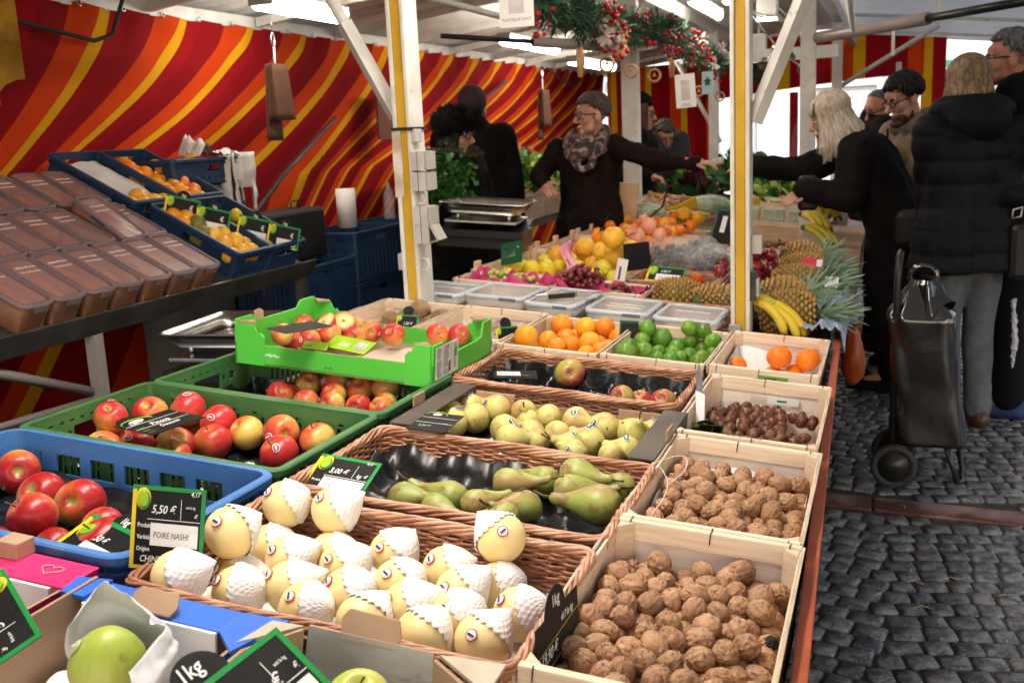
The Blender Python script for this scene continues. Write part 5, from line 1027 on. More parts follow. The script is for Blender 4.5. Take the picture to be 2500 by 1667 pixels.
fl('long_side', [MARB,MARB,KRAFT], [(-.455,1.045,-.13),(-.65,1.045,-.13),(-.638,1.06,.006),(-.462,1.06,.006)], gb, L)
fl('corner_flap', [KRAFT,KRAFT,KRAFT], [(-.651,1.043,-.13),(-.69,.98,-.13),(-.69,.98,.0),(-.645,1.05,.004)], gb, L); fl('corner_flap', [KRAFT,KRAFT,KRAFT], [(-.38,1.0,-.13),(-.454,1.043,-.13),(-.458,1.055,.0),(-.38,1.0,.0)], gb, L)
STB = mat('stained_board', (.52,.44,.34), (.38,.32,.25), sc=9, rough=.7)
for po in ([(-.70,.985),(-.645,1.055),(-.69,1.05)],[(-.455,1.058),(-.37,1.0),(-.372,1.07)]): m = MB(); m.prism(po, .0, .005); m.build('corner_top', [STB], gb, L)
m = MB(); m.prism([(-.04,-.018),(.04,-.018),(.043,.0),(.036,.02),(-.034,.022),(-.043,.01)], 0, .005, M=Tr(-.553,1.066,.012) @ Rx(62)); m.build('hand_tab', [KRAFT], gb, L, bev=.0015)
fl('end_panel', [KRAFT,KRAFT,KRAFT], [(-.69,.98,-.13),(-.69,.52,-.13),(-.69,.52,.0),(-.69,.98,.0)], gb, L); fl('end_panel', [KRAFT,KRAFT,KRAFT], [(-.375,.52,-.13),(-.375,1.0,-.13),(-.375,1.0,0),(-.375,.52,0)], gb, L)
m = MB(); m.sheet(lambda u, v: (-.68+.295*u, .6+.4*v, -.085+.05*abs(mnoise.noise(Vector((u*5,v*5,8))))), 20, 18); m.build('paper_sheet', [mat('tissue', (.74,.74,.77), (.62,.62,.66), sc=6, rough=.7)], gb, L)
pk = thing('fruit_carton', 'pink cardboard carton with a white paper liner at the table corner', 'carton', TM @ Tr(-1.3,.85,-.14), 'cartons on the table')
L = Tr(1.3,-.85,.14)
fl('carton_base', [KRAFT], [(-1.6,.55,-.13),(-1.005,.55,-.13),(-1.005,1.08,-.13),(-1.6,1.08,-.13)], pk, L)
fl('long_side', [PINK,WBOARD,KRAFT], [(-1.005,1.085,-.13),(-1.6,1.085,-.13),(-1.6,1.085,0),(-1.005,1.085,0)], pk, L)
fl('end_panel', [PINK,PINK,KRAFT], [(-1.003,.55,-.13),(-1.003,1.085,-.13),(-1.003,1.085,0),(-1.003,.55,0)], pk, L)
fl('end_panel', [PINK,WBOARD,KRAFT], [(-1.6,1.085,-.13),(-1.6,.55,-.13),(-1.6,.55,0),(-1.6,1.085,0)], pk, L)
m = MB(); m.box((-1.6,1.016,-.001),(-1.002,1.088,.004)); m.build('pink_flap', [PINK], pk, L, bev=.0015)
m = MB(); m.box((-1.6,1.009,-.06),(-1.02,1.014,.002)); m.build('white_flap', [WBOARD], pk, L)
m = MB(); m.box((-1.16,1.055,.004),(-1.12,1.09,.03)); m.build('hand_tab', [KRAFT], pk, L, bev=.002)
m = MB(); m.sheet(lambda u, v: (-1.09+.05*(u-.5)*(1-.2*math.sin(v*6)), 1.0+.045*v, .0055), 1, 1)
m = MB(); hp = []
for i in range(24):
    th = 2*PI*i/24; hp.append((16*math.sin(th)**3*.0011-1.055, (13*math.cos(th)-5*math.cos(2*th)-2*math.cos(3*th)-math.cos(4*th))*.0009+1.052, .0055))
m.tube(hp, .001, 4, closed=True); m.build('emblem', [mat('pale_pink', (.85,.35,.45))], pk, L)
m = MB()
for (y, z, r) in ((.76,-.075,.014),(.745,-.06,.01),(.73,-.08,.012),(.80,-.07,.009),(.66,-.07,.014),(.70,-.06,.012)): m.lathe([(0,0),(r,0)], 14, M=Tr(-1.0025,y,z) @ Ry(90))
m.build('emblem', [WBOARD], pk, L)
# ---------- fruit materials ----------
def blush(name, c0, c1, c2, bias=0, rough=.3, streak=.35, spots=None, dirn=(1,0,.2), width=1.0, bump=.02, k_noise=.55, calyx=None):
    """skin that turns from c0 through c1 to c2 on one side of the fruit, with streaks along the meridians and a random amount per fruit"""
    m = bpy.data.materials.new(name); m.use_nodes = True; nt = m.node_tree; N = nt.nodes; L = nt.links; p = N['Principled BSDF']; MATS[name] = m
    tc = N.new('ShaderNodeTexCoord'); oi = N.new('ShaderNodeObjectInfo')
    def math_(op, a, b=None, c=None):
        q = N.new('ShaderNodeMath'); q.operation = op
        for i, x in enumerate((a, b, c)):
            if x is None: continue
            if isinstance(x, (int, float)): q.inputs[i].default_value = x
            else: L.new(x, q.inputs[i])
        return q.outputs[0]
    off = N.new('ShaderNodeVectorMath'); off.operation = 'MULTIPLY_ADD'; L.new(oi.outputs['Random'], off.inputs[0]); off.inputs[1].default_value = (11,5,7); L.new(tc.outputs['Object'], off.inputs[2])
    d = N.new('ShaderNodeVectorMath'); d.operation = 'DOT_PRODUCT'; L.new(tc.outputs['Normal'], d.inputs[0]); d.inputs[1].default_value = Vector(dirn).normalized()
    n1 = N.new('ShaderNodeTexNoise'); n1.inputs['Scale'].default_value = 22; n1.inputs['Detail'].default_value = 3; L.new(off.outputs[0], n1.inputs['Vector'])
    g = N.new('ShaderNodeTexGradient'); g.gradient_type = 'RADIAL'; L.new(tc.outputs['Object'], g.inputs['Vector'])
    cx = N.new('ShaderNodeCombineXYZ'); L.new(math_('MULTIPLY', g.outputs['Fac'], 26.0), cx.inputs[0]); sx = N.new('ShaderNodeSeparateXYZ'); L.new(off.outputs[0], sx.inputs[0]); L.new(math_('MULTIPLY', sx.outputs[2], 12.0), cx.inputs[1]); L.new(math_('MULTIPLY', oi.outputs['Random'], 30.0), cx.inputs[2])
    n2 = N.new('ShaderNodeTexNoise'); n2.inputs['Scale'].default_value = 1.6; n2.inputs['Detail'].default_value = 3; L.new(cx.outputs[0], n2.inputs['Vector'])
    fr = math_('FRACT', math_('MULTIPLY', oi.outputs['Random'], 9.7))
    f = math_('MULTIPLY_ADD', d.outputs['Value'], .42*width, .5+bias)
    f = math_('ADD', f, math_('MULTIPLY_ADD', n1.outputs[0], k_noise, -k_noise/2)); f = math_('ADD', f, math_('MULTIPLY_ADD', n2.outputs[0], streak, -streak/2))
    f = math_('ADD', f, math_('MULTIPLY_ADD', fr, .36, -.18))
    r = N.new('ShaderNodeValToRGB'); e = r.color_ramp.elements; e[0].position = .22; e[0].color = (*c0,1); e[1].position = .8; e[1].color = (*c2,1); q = e.new(.48); q.color = (*c1,1)
    L.new(f, r.inputs[0]); out = r.outputs[0]
    if spots:
        n3 = N.new('ShaderNodeTexNoise'); n3.inputs['Scale'].default_value = spots[1]; n3.inputs['Detail'].default_value = 5; L.new(off.outputs[0], n3.inputs['Vector'])
        r3 = N.new('ShaderNodeValToRGB'); r3.color_ramp.elements[0].position = spots[2]; r3.color_ramp.elements[1].position = spots[2]+.1; L.new(n3.outputs[0], r3.inputs[0])
        mx = N.new('ShaderNodeMix'); mx.data_type = 'RGBA'; L.new(math_('MULTIPLY', r3.outputs[0], spots[3]), mx.inputs['Factor']); L.new(out, mx.inputs['A']); mx.inputs['B'].default_value = (*spots[0],1); out = mx.outputs['Result']
    if calyx:
        so = N.new('ShaderNodeSeparateXYZ'); L.new(tc.outputs['Object'], so.inputs[0]); rr = math_('SQRT', math_('ADD', math_('MULTIPLY', so.outputs[0], so.outputs[0]), math_('MULTIPLY', so.outputs[1], so.outputs[1])))
        k = math_('SUBTRACT', 1.0, math_('DIVIDE', rr, calyx[1])); cl = N.new('ShaderNodeClamp'); L.new(math_('MULTIPLY', k, 1.6), cl.inputs[0])
        mx = N.new('ShaderNodeMix'); mx.data_type = 'RGBA'; L.new(cl.outputs[0], mx.inputs['Factor']); L.new(out, mx.inputs['A']); mx.inputs['B'].default_value = (*calyx[0],1); out = mx.outputs['Result']
    L.new(out, p.inputs['Base Color']); p.inputs['Roughness'].default_value = rough; p.inputs['Specular IOR Level'].default_value = .45
    p.inputs['Subsurface Weight'].default_value = .12; p.inputs['Subsurface Radius'].default_value = (.01,.005,.003); p.inputs['Subsurface Scale'].default_value = .5
    if bump:
        nb = N.new('ShaderNodeTexNoise'); nb.inputs['Scale'].default_value = 90; L.new(off.outputs[0], nb.inputs['Vector']); b = N.new('ShaderNodeBump'); b.inputs['Strength'].default_value = bump*5; b.inputs['Distance'].default_value = .002; L.new(nb.outputs[0], b.inputs['Height']); L.new(b.outputs[0], p.inputs['Normal'])
    return m
A_RED = blush('red_apple_skin', (.50,.46,.10), (.58,.12,.035), (.36,.014,.016), .13, width=1.25, spots=((.72,.45,.2), 170, .66, .3), calyx=((.35,.30,.08), .011))
A_PIN = blush('pinova_apple_skin', (.72,.50,.12), (.66,.20,.05), (.50,.03,.03), .09, spots=((.8,.55,.28), 170, .66, .3), calyx=((.42,.36,.1), .010))
A_BOS = blush('boskoop_apple_skin', (.42,.38,.08), (.45,.26,.08), (.42,.06,.04), -.05, spots=((.6,.5,.25), 150, .64, .4), calyx=((.3,.27,.1), .010))
A_DRK = blush('crimson_apple_skin', (.30,.02,.03), (.20,.008,.02), (.12,.005,.015), .1, rough=.22)
A_GRN = blush('green_apple_skin', (.42,.50,.08), (.50,.52,.10), (.55,.50,.12), 0)
P_CON = blush('green_pear_skin', (.24,.30,.06), (.33,.36,.09), (.33,.22,.08), -.08, rough=.42, spots=((.24,.13,.05), 55, .54, .85), dirn=(.3,1,0))
P_YEL = blush('yellow_pear_skin', (.58,.53,.17), (.62,.54,.18), (.52,.31,.12), -.05, rough=.42, spots=((.40,.25,.09), 60, .57, .75), dirn=(0,1,.3))
P_NAS = blush('nashi_skin', (.86,.66,.29), (.88,.69,.33), (.82,.66,.32), 0, rough=.4, spots=((.5,.34,.12), 120, .7, .35))
O_OR = mat('orange_peel', (.80,.26,.01), (.82,.33,.02), sc=14, rough=.36, bump=.35, bsc=260, rnd_hue=.035, rnd_val=.15, sss=.1)
O_CL = mat('clementine_peel', (.85,.20,.006), (.86,.24,.01), sc=14, rough=.35, bump=.35, bsc=240, rnd_hue=.02, sss=.1)
O_GF = mat('grapefruit_peel', (.80,.40,.035), (.82,.46,.06), sc=10, rough=.32, bump=.2, bsc=200, rnd_hue=.02, sss=.1)
O_LE = mat('lemon_peel', (.78,.55,.03), (.62,.56,.06), sc=14, rough=.36, bump=.3, bsc=160, rnd_hue=.02, sss=.1)
O_LI = mat('lime_peel', (.07,.20,.015), (.14,.28,.03), sc=16, rough=.3, bump=.25, bsc=190, rnd_hue=.05, rnd_val=.7, sss=.05)
KIW = mat('kiwi_skin', (.22,.13,.06), (.30,.19,.09), sc=60, rough=.75, bump=.4, bsc=300, sheen=.3)
WAL = mat('walnut_shell', (.44,.255,.145), (.33,.175,.09), sc=30, rough=.6, bump=.5, bsc=95, rnd_val=.28, rnd_hue=.01, det=5, col3=(.15,.07,.035), sc3=150, ramp3=(.57,.68))
WALB = mat('walnut_black_end', (.02,.016,.014), rough=.8, bump=.6, bsc=90)
CHE = mat('chestnut_skin', (.085,.026,.014), (.15,.05,.022), sc=40, rough=.34, stretch=(1,1,4), rnd_val=.5)
STEM = mat('fruit_stem', (.10,.065,.03), rough=.75); STEMG = mat('green_stem', (.12,.17,.04), rough=.6)
NET = mat('foam_net', (.88,.83,.82), (.83,.77,.76), sc=40, rough=.75, sss=.2, bump=.3, bsc=220)
LEAF = mat('leaf_green', (.02,.075,.012), (.04,.12,.02), sc=14, rough=.42)
ST_W = mat('sticker_white', (.82,.8,.8), rough=.35); ST_R = mat('sticker_red', (.62,.03,.08), rough=.35); ST_B = mat('sticker_navy', (.03,.04,.12), rough=.35); ST_O = mat('sticker_orange', (.75,.15,.03), rough=.35); ST_G = mat('sticker_green', (.03,.12,.08), rough=.35)
# ---------- fruit meshes (unit radius, stem axis +z) ----------
def applemesh(seed, lob=.05):
    m = MB(); rng = random.Random(seed); ph = rng.uniform(0,6); sq = rng.uniform(.86,.97); tp = rng.uniform(.05,.12)
    def fn(v):
        th = math.atan2(v.y, v.x); c = math.sqrt(max(0,1-v.z*v.z))
        r = 1+lob*.5*math.cos(5*th+ph)*(.25-v.z*.3)+.03*math.sin(2*th+ph)
        r *= 1-tp*(-v.z)*.5-tp*.3
        z = v.z*sq
        dip = math.exp(-(c/.24)**2)
        z -= (.30*dip if v.z > 0 else -.22*dip)
        z += .02*math.cos(5*th+ph)*(v.z < -.5)
        return Vector((v.x*r*(1+.0*z), v.y*r, z))
    m.ball((0,0,0), 1, 28, 22, fn=fn); return m
APM = [applemesh(i) for i in range(4)]
def stem_mb(r0, z0, L, bend): 
    m = MB(); m.tube([(0,0,z0),(bend*.3,0,z0+L*.5),(bend,0,z0+L)], [r0,r0*.85,r0*1.25], 6); return m
def sticker_mb(R, d, rx, ry, inner='r', lines=True):
    """round sticker laid on a sphere of radius R about direction d"""
    m = MB(); F = axis(d)
    def disc(k, dr, mi, x0=-1, x1=1):
        m.sheet(lambda u, v: tuple(F @ (Vector((rx/R*k*v*math.cos(2*PI*u), ry/R*k*v*math.sin(2*PI*u), 1)).normalized()*(R+dr))), 18, 3, mi, closed_u=True)
    disc(1, .002*1, 0); disc(.78, .003, 1)
    m.sheet(lambda u, v: tuple(F @ (Vector((rx/R*(-.55+1.1*u), ry/R*(-.22+.34*v), 1)).normalized()*(R+.0045))), 6, 2, 2)
    return m
def scaled(mb, k):
    q = MB(); q.v = [(a*k, b*k, c*k) for a, b, c in mb.v]; q.f = mb.f; q.mi = mb.mi; q.sm = mb.sm; return q
def apple_protos(skin, cat='apple', nm='apple', stem=.5, k=.04, st=True):
    out = []
    for i, a in enumerate(APM):
        me = scaled(a, k).mesh(nm, skin); pr = []
        if stem and i % 4 != 3: pr.append(('stem', stem_mb(.0013, .62*k, .018+.004*i, .006*(i-1)).mesh('stem', STEM), Matrix()))
        if st and i % 2 == 0: pr.append(('sticker', sticker_mb(k*.985, ((.6,.3,.75),(.7,-.2,.6))[i//2], .0095, .0075).mesh('sticker', [ST_W, ST_R, ST_W]), Matrix()))
        out.append(Proto(nm, cat, me, pr))
    return out
RNG = random.Random(11)
def orient(tilt=1.1):
    """stem axis tipped away from vertical by up to tilt, any turn about it"""
    a = RNG.uniform(0, 6.283); t = RNG.uniform(.15, tilt)
    return axis((math.sin(t)*math.cos(a), math.sin(t)*math.sin(a), math.cos(t))) @ Matrix.Rotation(RNG.uniform(0,6.283), 4, 'Z')
def put(protos, P, k, what, where, group, gap=.05, ori=None, face=None, parts=True):
    lab = row_labels(P, gap, what, where)
    for i, p in enumerate(P):
        pr = protos[RNG.randrange(len(protos))] if len(protos) > 1 else protos[0]
        O = (ori(i) if ori else orient())
        pr.spawn(TM @ Tr(p[0],p[1],p[2]) @ O @ Sc(p[3]/k), lab[i], group, parts)
D = DATA
def cam_ori(i):
    """turned so that stem or cheek faces out over the near rim"""
    a = RNG.uniform(-2.6,-.5); t = RNG.uniform(.25,1.35); return axis((math.sin(t)*math.cos(a), math.sin(t)*math.sin(a), math.cos(t))) @ Matrix.Rotation(RNG.uniform(0,6.283), 4, 'Z')
put(apple_protos(A_RED, st=False), D['blue'], .04, 'red apple', 'in the light blue crate', 'red apples in the blue crate', ori=cam_ori)
AP = apple_protos(A_PIN)
put(AP, D['pinova'], .04, 'apple', 'in green crate with price card', 'apples in the nearer green crate', ori=cam_ori)
put(AP, D['pinova2'], .04, 'red yellow apple', 'in the green crate under carton', 'apples in the farther green crate', ori=cam_ori)
put(AP, D['gbox'], .04, 'red apple', 'in the bright green carton', 'apples in the bright green carton', ori=cam_ori)
put(apple_protos(A_BOS, st=False), D['boskoop'], .04, 'dull red green apple', 'on black cup tray', 'apples on the black cup tray', ori=cam_ori)
CUT = mat('apple_flesh', (.78,.55,.25), (.72,.48,.18), sc=20, rough=.35)
for i, p in enumerate(D['gboxcut']):
    m = MB(); m.ball((0,0,0), .036, 20, 14, fn=lambda v: Vector((v.x, v.y, max(v.z,-1)*.9 if v.z < .05 else .05)))
    o = m.build('cut_apple', [A_PIN], None, TM @ Tr(*p[:3]) @ axis((-.3 if i == 0 else .25,-.55,.75))); tag(o, ('halved apple with its cut face up in the bright green carton, the more tilted half','halved apple with pale cut face beside the other half in the green carton')[i], 'apple', 'apples in the bright green carton')
    c = MB(); c.lathe([(0,.002),(.012,.0025),(.0358,.0022)], 20, M=Tr(0,0,.0005)); c.build('cut_face', CUT, o)
# pears: body at the centre, neck drawn out towards the tip
def pearmesh(length, neck, bend, seed=0, n=22):
    m = MB(); prof = []; N = 26
    for i in range(N+1):
        t = i/N; z = -1+t*(length+1)
        if t == 0: r = 0
        else:
            body = math.sqrt(max(0,1-min(1,(z/1.0)**2))) if z < 0 else None
            u = max(0, z/length)
            r = body if body is not None else (neck+(1-neck)*(.5+.5*math.cos(PI*min(1,u*1.18)))) if u < .86 else neck*math.sqrt(max(0,1-((u-.86)/.14)**2))
            if body is not None: r = body
        prof.append((r, z))
    rg = random.Random(seed); px = rg.uniform(0,9)
    vs = []; fs = []
    for r, z in prof:
        bx = bend*max(0,z)**2
        for j in range(n):
            a = 2*PI*j/n; k = r*(1+.05*mnoise.noise(Vector((math.cos(a)*1.2+px, math.sin(a)*1.2, z*1.1))))
            zz = z+(.12*math.exp(-(r/.25)**2) if z < -.8 else 0)
            vs.append((k*math.cos(a)+bx, k*math.sin(a), zz))
    for i in range(N):
        for j in range(n): fs.append((i*n+j, i*n+(j+1) % n, (i+1)*n+(j+1) % n, (i+1)*n+j))
    fs.append(tuple(range(n-1,-1,-1))); fs.append(tuple(N*n+j for j in range(n)))
    m.add(vs, fs, 0, True)
    tx = bend*length**2
    s = MB(); s.tube([(tx*.96,0,length-.12),(tx*1.15,.05,length+.35),(tx*1.4+.1,.12,length+.75)], [.075,.06,.085], 6)
    return m, s
def pears(P, L, neck, skin, what, where, group, k=.03, stk=None, gap=.06, rmin=.029, rmax=.039):
    prot = []
    for i, (ln, nk, bd) in enumerate(((L,neck,.04),(L*1.12,neck*.9,.09),(L*.9,neck*1.1,-.05))):
        a, s = pearmesh(ln, nk, bd, i); pr = [('stem', scaled(s,k).mesh('stem', STEM), Matrix())]
        if stk and i < 2: pr.append(('sticker', sticker_mb(k*1.0, ((.9,.2,.1),(.75,-.55,.3))[i], .0095, .0065).mesh('sticker', [ST_W, ST_G, ST_W]), Matrix()))
        prot.append(Proto('pear', 'pear', scaled(a,k).mesh('pear', skin), pr))
    lab = row_labels(P, gap, what, where)
    for i, p in enumerate(P):
        d = Vector(p[4:7])-Vector(p[:3]); d.z += RNG.uniform(-.004,.012)
        if d.length < .005: d = Vector((0,0,1))
        r = min(max(p[3]*1.12,rmin),rmax); F = axis(d, (.3,-.5,.8)) 
        prot[i % 3].spawn(TM @ Tr(*p[:3]) @ F @ Sc(r/k), lab[i], group)
pears(D['conf'], 2.55, .30, P_CON, 'long green pear', 'in wicker basket', 'green pears in the wicker basket')
pears(D['ypear'], 1.75, .33, P_YEL, 'yellow pear', 'in the brown tray', 'yellow pears in the brown tray', stk=True, gap=.07)
# nashi pears in foam nets
def netmesh(k, ang, hood, seed, R=1.05):
    m = MB(); rg = random.Random(seed); NU, NV = 120, 34
    def f(u, v):
        ph = 2*PI*u; th = .02+(ang+.13*abs(math.sin(11*ph))+.10*math.sin(ph+seed)+.05*math.sin(3*ph))*v
        t = max(0, 1-th/1.0); r = R+hood*t*t*(1-.15*math.sin(2*ph)) + .034*(abs(math.sin(11*ph+9*th))*abs(math.sin(11*ph-9*th+1)))**.5-.018
        if v > .95: r += .035*math.sin((v-.95)/.05*PI)
        pin = 1-.25*hood*t
        return (r*math.sin(th)*math.cos(ph)*pin*k, r*math.sin(th)*math.sin(ph)*pin*k, r*math.cos(th)*k)
    m.sheet(f, NU, NV, closed_u=True); return m
k = .036
nb = MB(); nb.ball((0,0,0), k, 26, 18, fn=lambda v: Vector((v.x*(1.0+.015*math.cos(3*math.atan2(v.y,v.x))), v.y, v.z*.93-.10*math.exp(-((v.x**2+v.y**2)/.05))*(1 if v.z > 0 else -1))))
nm_ = nb.mesh('nashi_pear', P_NAS)
# direction (in table axes) in which each net sits on its fruit
nd = [(.72,.3,.42),(.72,.35,.5),(.45,.6,.66),(-.72,.35,.35),(.8,.3,.4),(.8,.3,.35),(.7,.5,.4),(.6,.6,.5),(.75,.35,.4),(.75,.4,.5),(.5,.7,.5),(.75,.4,.4),(.75,.35,.35),(.55,.6,.55),(.8,.3,.35),(.8,.15,.4),(.2,.85,.45),(.3,.8,.5),(.35,.8,.52),(.75,.4,.55),(.8,-.1,.2),(.3,.85,.2),(.8,.3,.3),(.8,.2,.4),(.8,.0,.3)]
nlab = row_labels(D['nashi'], .055, 'netted nashi pear', 'in wicker basket')
for i, p in enumerate(D['nashi']):
    d = Vector(nd[i % len(nd)]).normalized(); F = axis(d); fi = F.inverted()
    sd = (Vector((-.12,-.55,.83))-d*.35+Vector((RNG.uniform(-.25,.25),RNG.uniform(-.2,.2),0))).normalized()
    parts = [('foam_net', netmesh(k, 1.12+.16*((i*7) % 5)/4, (.14,.42,.26,.5,.08)[i % 5], i % 4).mesh('foam_net', NET), Matrix())]
    if i not in (17,23): parts.append(('sticker', sticker_mb(k*.985, tuple(fi @ sd), .0078, .0078).mesh('sticker', [ST_O if i % 3 else ST_R, ST_W, ST_B]), Matrix()))
    Proto('nashi_pear', 'pear', nm_, parts).spawn(TM @ Tr(*p[:3]) @ F @ Sc(p[3]*1.0/k), nlab[i], 'nashi pears in the wicker basket')
# citrus
def ballproto(name, cat, r, skin, sx=1, sz=1, nip=0, seed=0, dim=.03, navel=True, leaf=False):
    m = MB(); m.ball((0,0,0), r, 24, 16, fn=lambda v: Vector((v.x*sx, v.y*sx, v.z*sz+(nip*math.copysign(math.exp(-(v.x**2+v.y**2)/.035),v.z) if nip else -dim*math.copysign(math.exp(-(v.x**2+v.y**2)/.03),v.z))))*(1+.02*mnoise.noise(v*1.5+Vector((seed,0,0)))))
    pr = []
    if navel:
        q = MB(); q.lathe([(0,r*(sz+nip-dim*(0 if nip else 1))+.0006),(.0022,r*(sz+nip-dim*(0 if nip else 1))+.0008),(.003,r*(sz+nip-dim*(0 if nip else 1))-.0006)], 8); pr.append(('stem_scar', q.mesh('stem_scar', STEMG), Matrix()))
    if leaf:
        q = MB()
        for a in (0, 2.2):
            def lf(u, v): w = .011*math.sin(PI*u)**.8*(2*v-1); return (u*.045*math.cos(a)-w*math.sin(a), u*.045*math.sin(a)+w*math.cos(a), r*sz+.008+.018*math.sin(u*2)+abs(w)*.4)
            q.sheet(lf, 8, 4)
        q.tube([(0,0,r*sz-.002),(.002,0,r*sz+.012)], .0015, 5); pr.append(('leaf', q.mesh('leaf', LEAF), Matrix()))
    return Proto(name, cat, m.mesh(name, skin), pr)
put([ballproto('orange','orange',.034,O_OR,seed=i) for i in range(2)], D['orange'], .034, 'orange', 'in crate beside the limes', 'oranges in the wooden crate', gap=.07)
put([ballproto('lime','lime',.028,O_LI,sz=1.08,nip=.06,seed=i) for i in range(3)], D['lime'], .028, 'green lime', 'in the lime crate', 'limes in the wooden crate', gap=.07, ori=lambda i: rrot())
put([ballproto('clementine','clementine',.036,O_CL,sz=.9)], D['clem'], .036, 'bright clementine', 'in the wooden crate', 'clementines in the wooden crate', gap=.05)
put([ballproto('lemon','lemon',.034,O_LE,sz=1.12,nip=.16,seed=i) for i in range(2)], D['lemon'], .034, 'yellow lemon', 'in pile before the grapefruit', 'lemons in the long crate', gap=.08, ori=lambda i: rrot())
put([ballproto('grapefruit','grapefruit',.05,O_GF,sz=.95)], D['grapefruit'], .05, 'large yellow grapefruit', 'in the grapefruit pile', 'grapefruit in the long crate', gap=.12)
FO = [ballproto('orange','orange',.036,O_OR,seed=5),ballproto('orange','orange',.036,O_CL,seed=6,leaf=True)]
WRAP = mat('printed_tissue', (.80,.42,.30), (.74,.30,.2), sc=20, rough=.45, bump=.3, bsc=60)
FP = D['forange']; flab = row_labels(FP, .2, lambda i: 'orange wrapped in pale printed tissue' if i >= 22 else 'orange', 'behind the grapefruit')
wr = ballproto('wrapped_orange','orange',.038,WRAP,seed=3,navel=False)
tw = MB(); tw.sheet(lambda u, v: ((.006+.02*v)*math.cos(6.283*u)*(1+.3*math.sin(u*37)), (.006+.02*v)*math.sin(6.283*u)*(1+.3*math.sin(u*37)), .034+.026*v), 18, 3, closed_u=True); wr.parts = [('tissue_twist', tw.mesh('tissue_twist', WRAP), Matrix())]
for i, p in enumerate(FP): (wr if i >= 22 else FO[1 if i % 4 == 1 else 0]).spawn(TM @ Tr(*p[:3]) @ orient() @ Sc(p[3]/.037), flab[i], 'oranges behind the grapefruit')
RA = apple_protos(A_DRK, st=False); put(RA, D['redapple'], .04, 'dark crimson apple', 'right of the striped post', 'crimson apples behind the pineapple basket', gap=.12)
# kiwis
KP = ballproto('kiwi','kiwi',.028,KIW,sz=1.28,dim=.0); 
K1 = [p for p in D['kiwi'] if p[0] < -1.335]; K2 = [p for p in D['kiwi'] if p[0] >= -1.335]
sideways = lambda i: axis((math.cos(RNG.uniform(-.6,.6)), RNG.uniform(-.4,.4), .1))
put([KP], K1, .03, 'brown kiwi', 'in crate behind green carton', 'kiwis in the first wooden crate', gap=.08, ori=sideways)
put([KP], K2, .03, 'brown kiwi under clear film', 'beside the oranges', 'kiwis in the second wooden crate', gap=.08, ori=sideways)
FILM = mat('clear_film', (.9,.9,.9), rough=.07, alpha=.16, spec=.8, bump=.4, bsc=50)
m = MB(); m.sheet(lambda u, v: (-1.32+.27*u, 2.83+.38*v, -.035+.02*math.sin(PI*u)*math.sin(PI*v)+.012*mnoise.noise(Vector((u*7,v*8,2)))), 18, 20); tag(m.build('plastic_bag', FILM, None, TM), 'clear bag film over the kiwis beside the oranges', 'bag')
# ---------- nuts, settled into their crates ----------
def settle(n, r, x0, x1, y0, y1, floor, seed, slope=0, it=260, jit=.18):
    g = np.random.default_rng(seed); R = r*(1+g.uniform(-jit,jit,n)*.6)
    P = np.stack([g.uniform(x0+r,x1-r,n), g.uniform(y0+r,y1-r,n), floor+g.uniform(r,r*7,n)], 1)
    for k in range(it):
        P[:,2] -= .0022*(1 if k < it*.8 else .3)
        for _ in range(2):
            d = P[:,None]-P[None]; L = np.sqrt((d**2).sum(2))+1e-9; np.fill_diagonal(L, 9); ov = np.maximum(0, (R[:,None]+R[None])*.95-L)
            P += (d/L[:,:,None]*ov[:,:,None]*.4).sum(1)
            P[:,0] = np.clip(P[:,0], x0+R, x1-R); P[:,1] = np.clip(P[:,1], y0+R, y1-R); P[:,2] = np.maximum(P[:,2], floor+R+slope*(P[:,1]-y0))
    return P, R
def walnutmesh(seed):
    m = MB(); rg = random.Random(seed); o = Vector((rg.uniform(0,9),rg.uniform(0,9),rg.uniform(0,9)))
    def fn(v):
        q = Vector((v.x*2.9, v.y*2.9, v.z*1.0))+o
        n = abs(mnoise.noise(q))+.6*abs(mnoise.noise(q*2.1))+.35*abs(mnoise.noise(q*4.3))
        r = 1-.19*n+.075
        c = math.sqrt(max(0,1-v.z*v.z)); seam = math.exp(-(v.x/.07)**2)-1.3*math.exp(-(v.x/.02)**2); r += .05*seam*(.4+.6*c)
        tip = math.exp(-(c/.2)**2)*(.10 if v.z > 0 else -.02)
        return Vector((v.x*r*.93, v.y*r, v.z*(r*1.12+tip)))
    m.ball((0,0,0), .0205, 60, 42, fn=fn); return m
WP = [Proto('walnut','walnut',walnutmesh(i).mesh('walnut', WAL)) for i in range(5)]
bm_ = walnutmesh(7); bm_.mi = [1 if sum(bm_.v[i][2] for i in f)/len(f) > .0165+.003*mnoise.noise(Vector(bm_.v[f[0]])*200) else 0 for f in bm_.f]
WB = Proto('walnut','walnut',bm_.mesh('walnut', [WAL, WALB]))
for (n, x0, x1, y0, y1, sd, lab, grp, rad) in ((180,-.352,-.072,1.10,1.585,1,'tan walnut loose in the crate with the black chalk card','walnuts in the crate with the chalk card',.0182),(172,-.352,-.076,1.63,2.095,2,'tan walnut loose in the crate between chestnuts and front walnuts','walnuts in the crate beside the long pears',.0178)):
    P, R = settle(n, rad, x0, x1, y0, y1, -.094, sd)
    blk = {5, 31, 60} if sd == 1 else {12}
    for i in range(n):
        (WB if i in blk else WP[i % 5]).spawn(TM @ Tr(*P[i]) @ rrot() @ Matrix.Diagonal((1+rnd(-.07,.07),1+rnd(-.07,.07),1+rnd(-.05,.1),1)) @ Sc(R[i]/.02), lab if i not in blk else lab.replace('tan walnut','walnut with a blackened end'), grp if i not in blk else grp+', blackened')
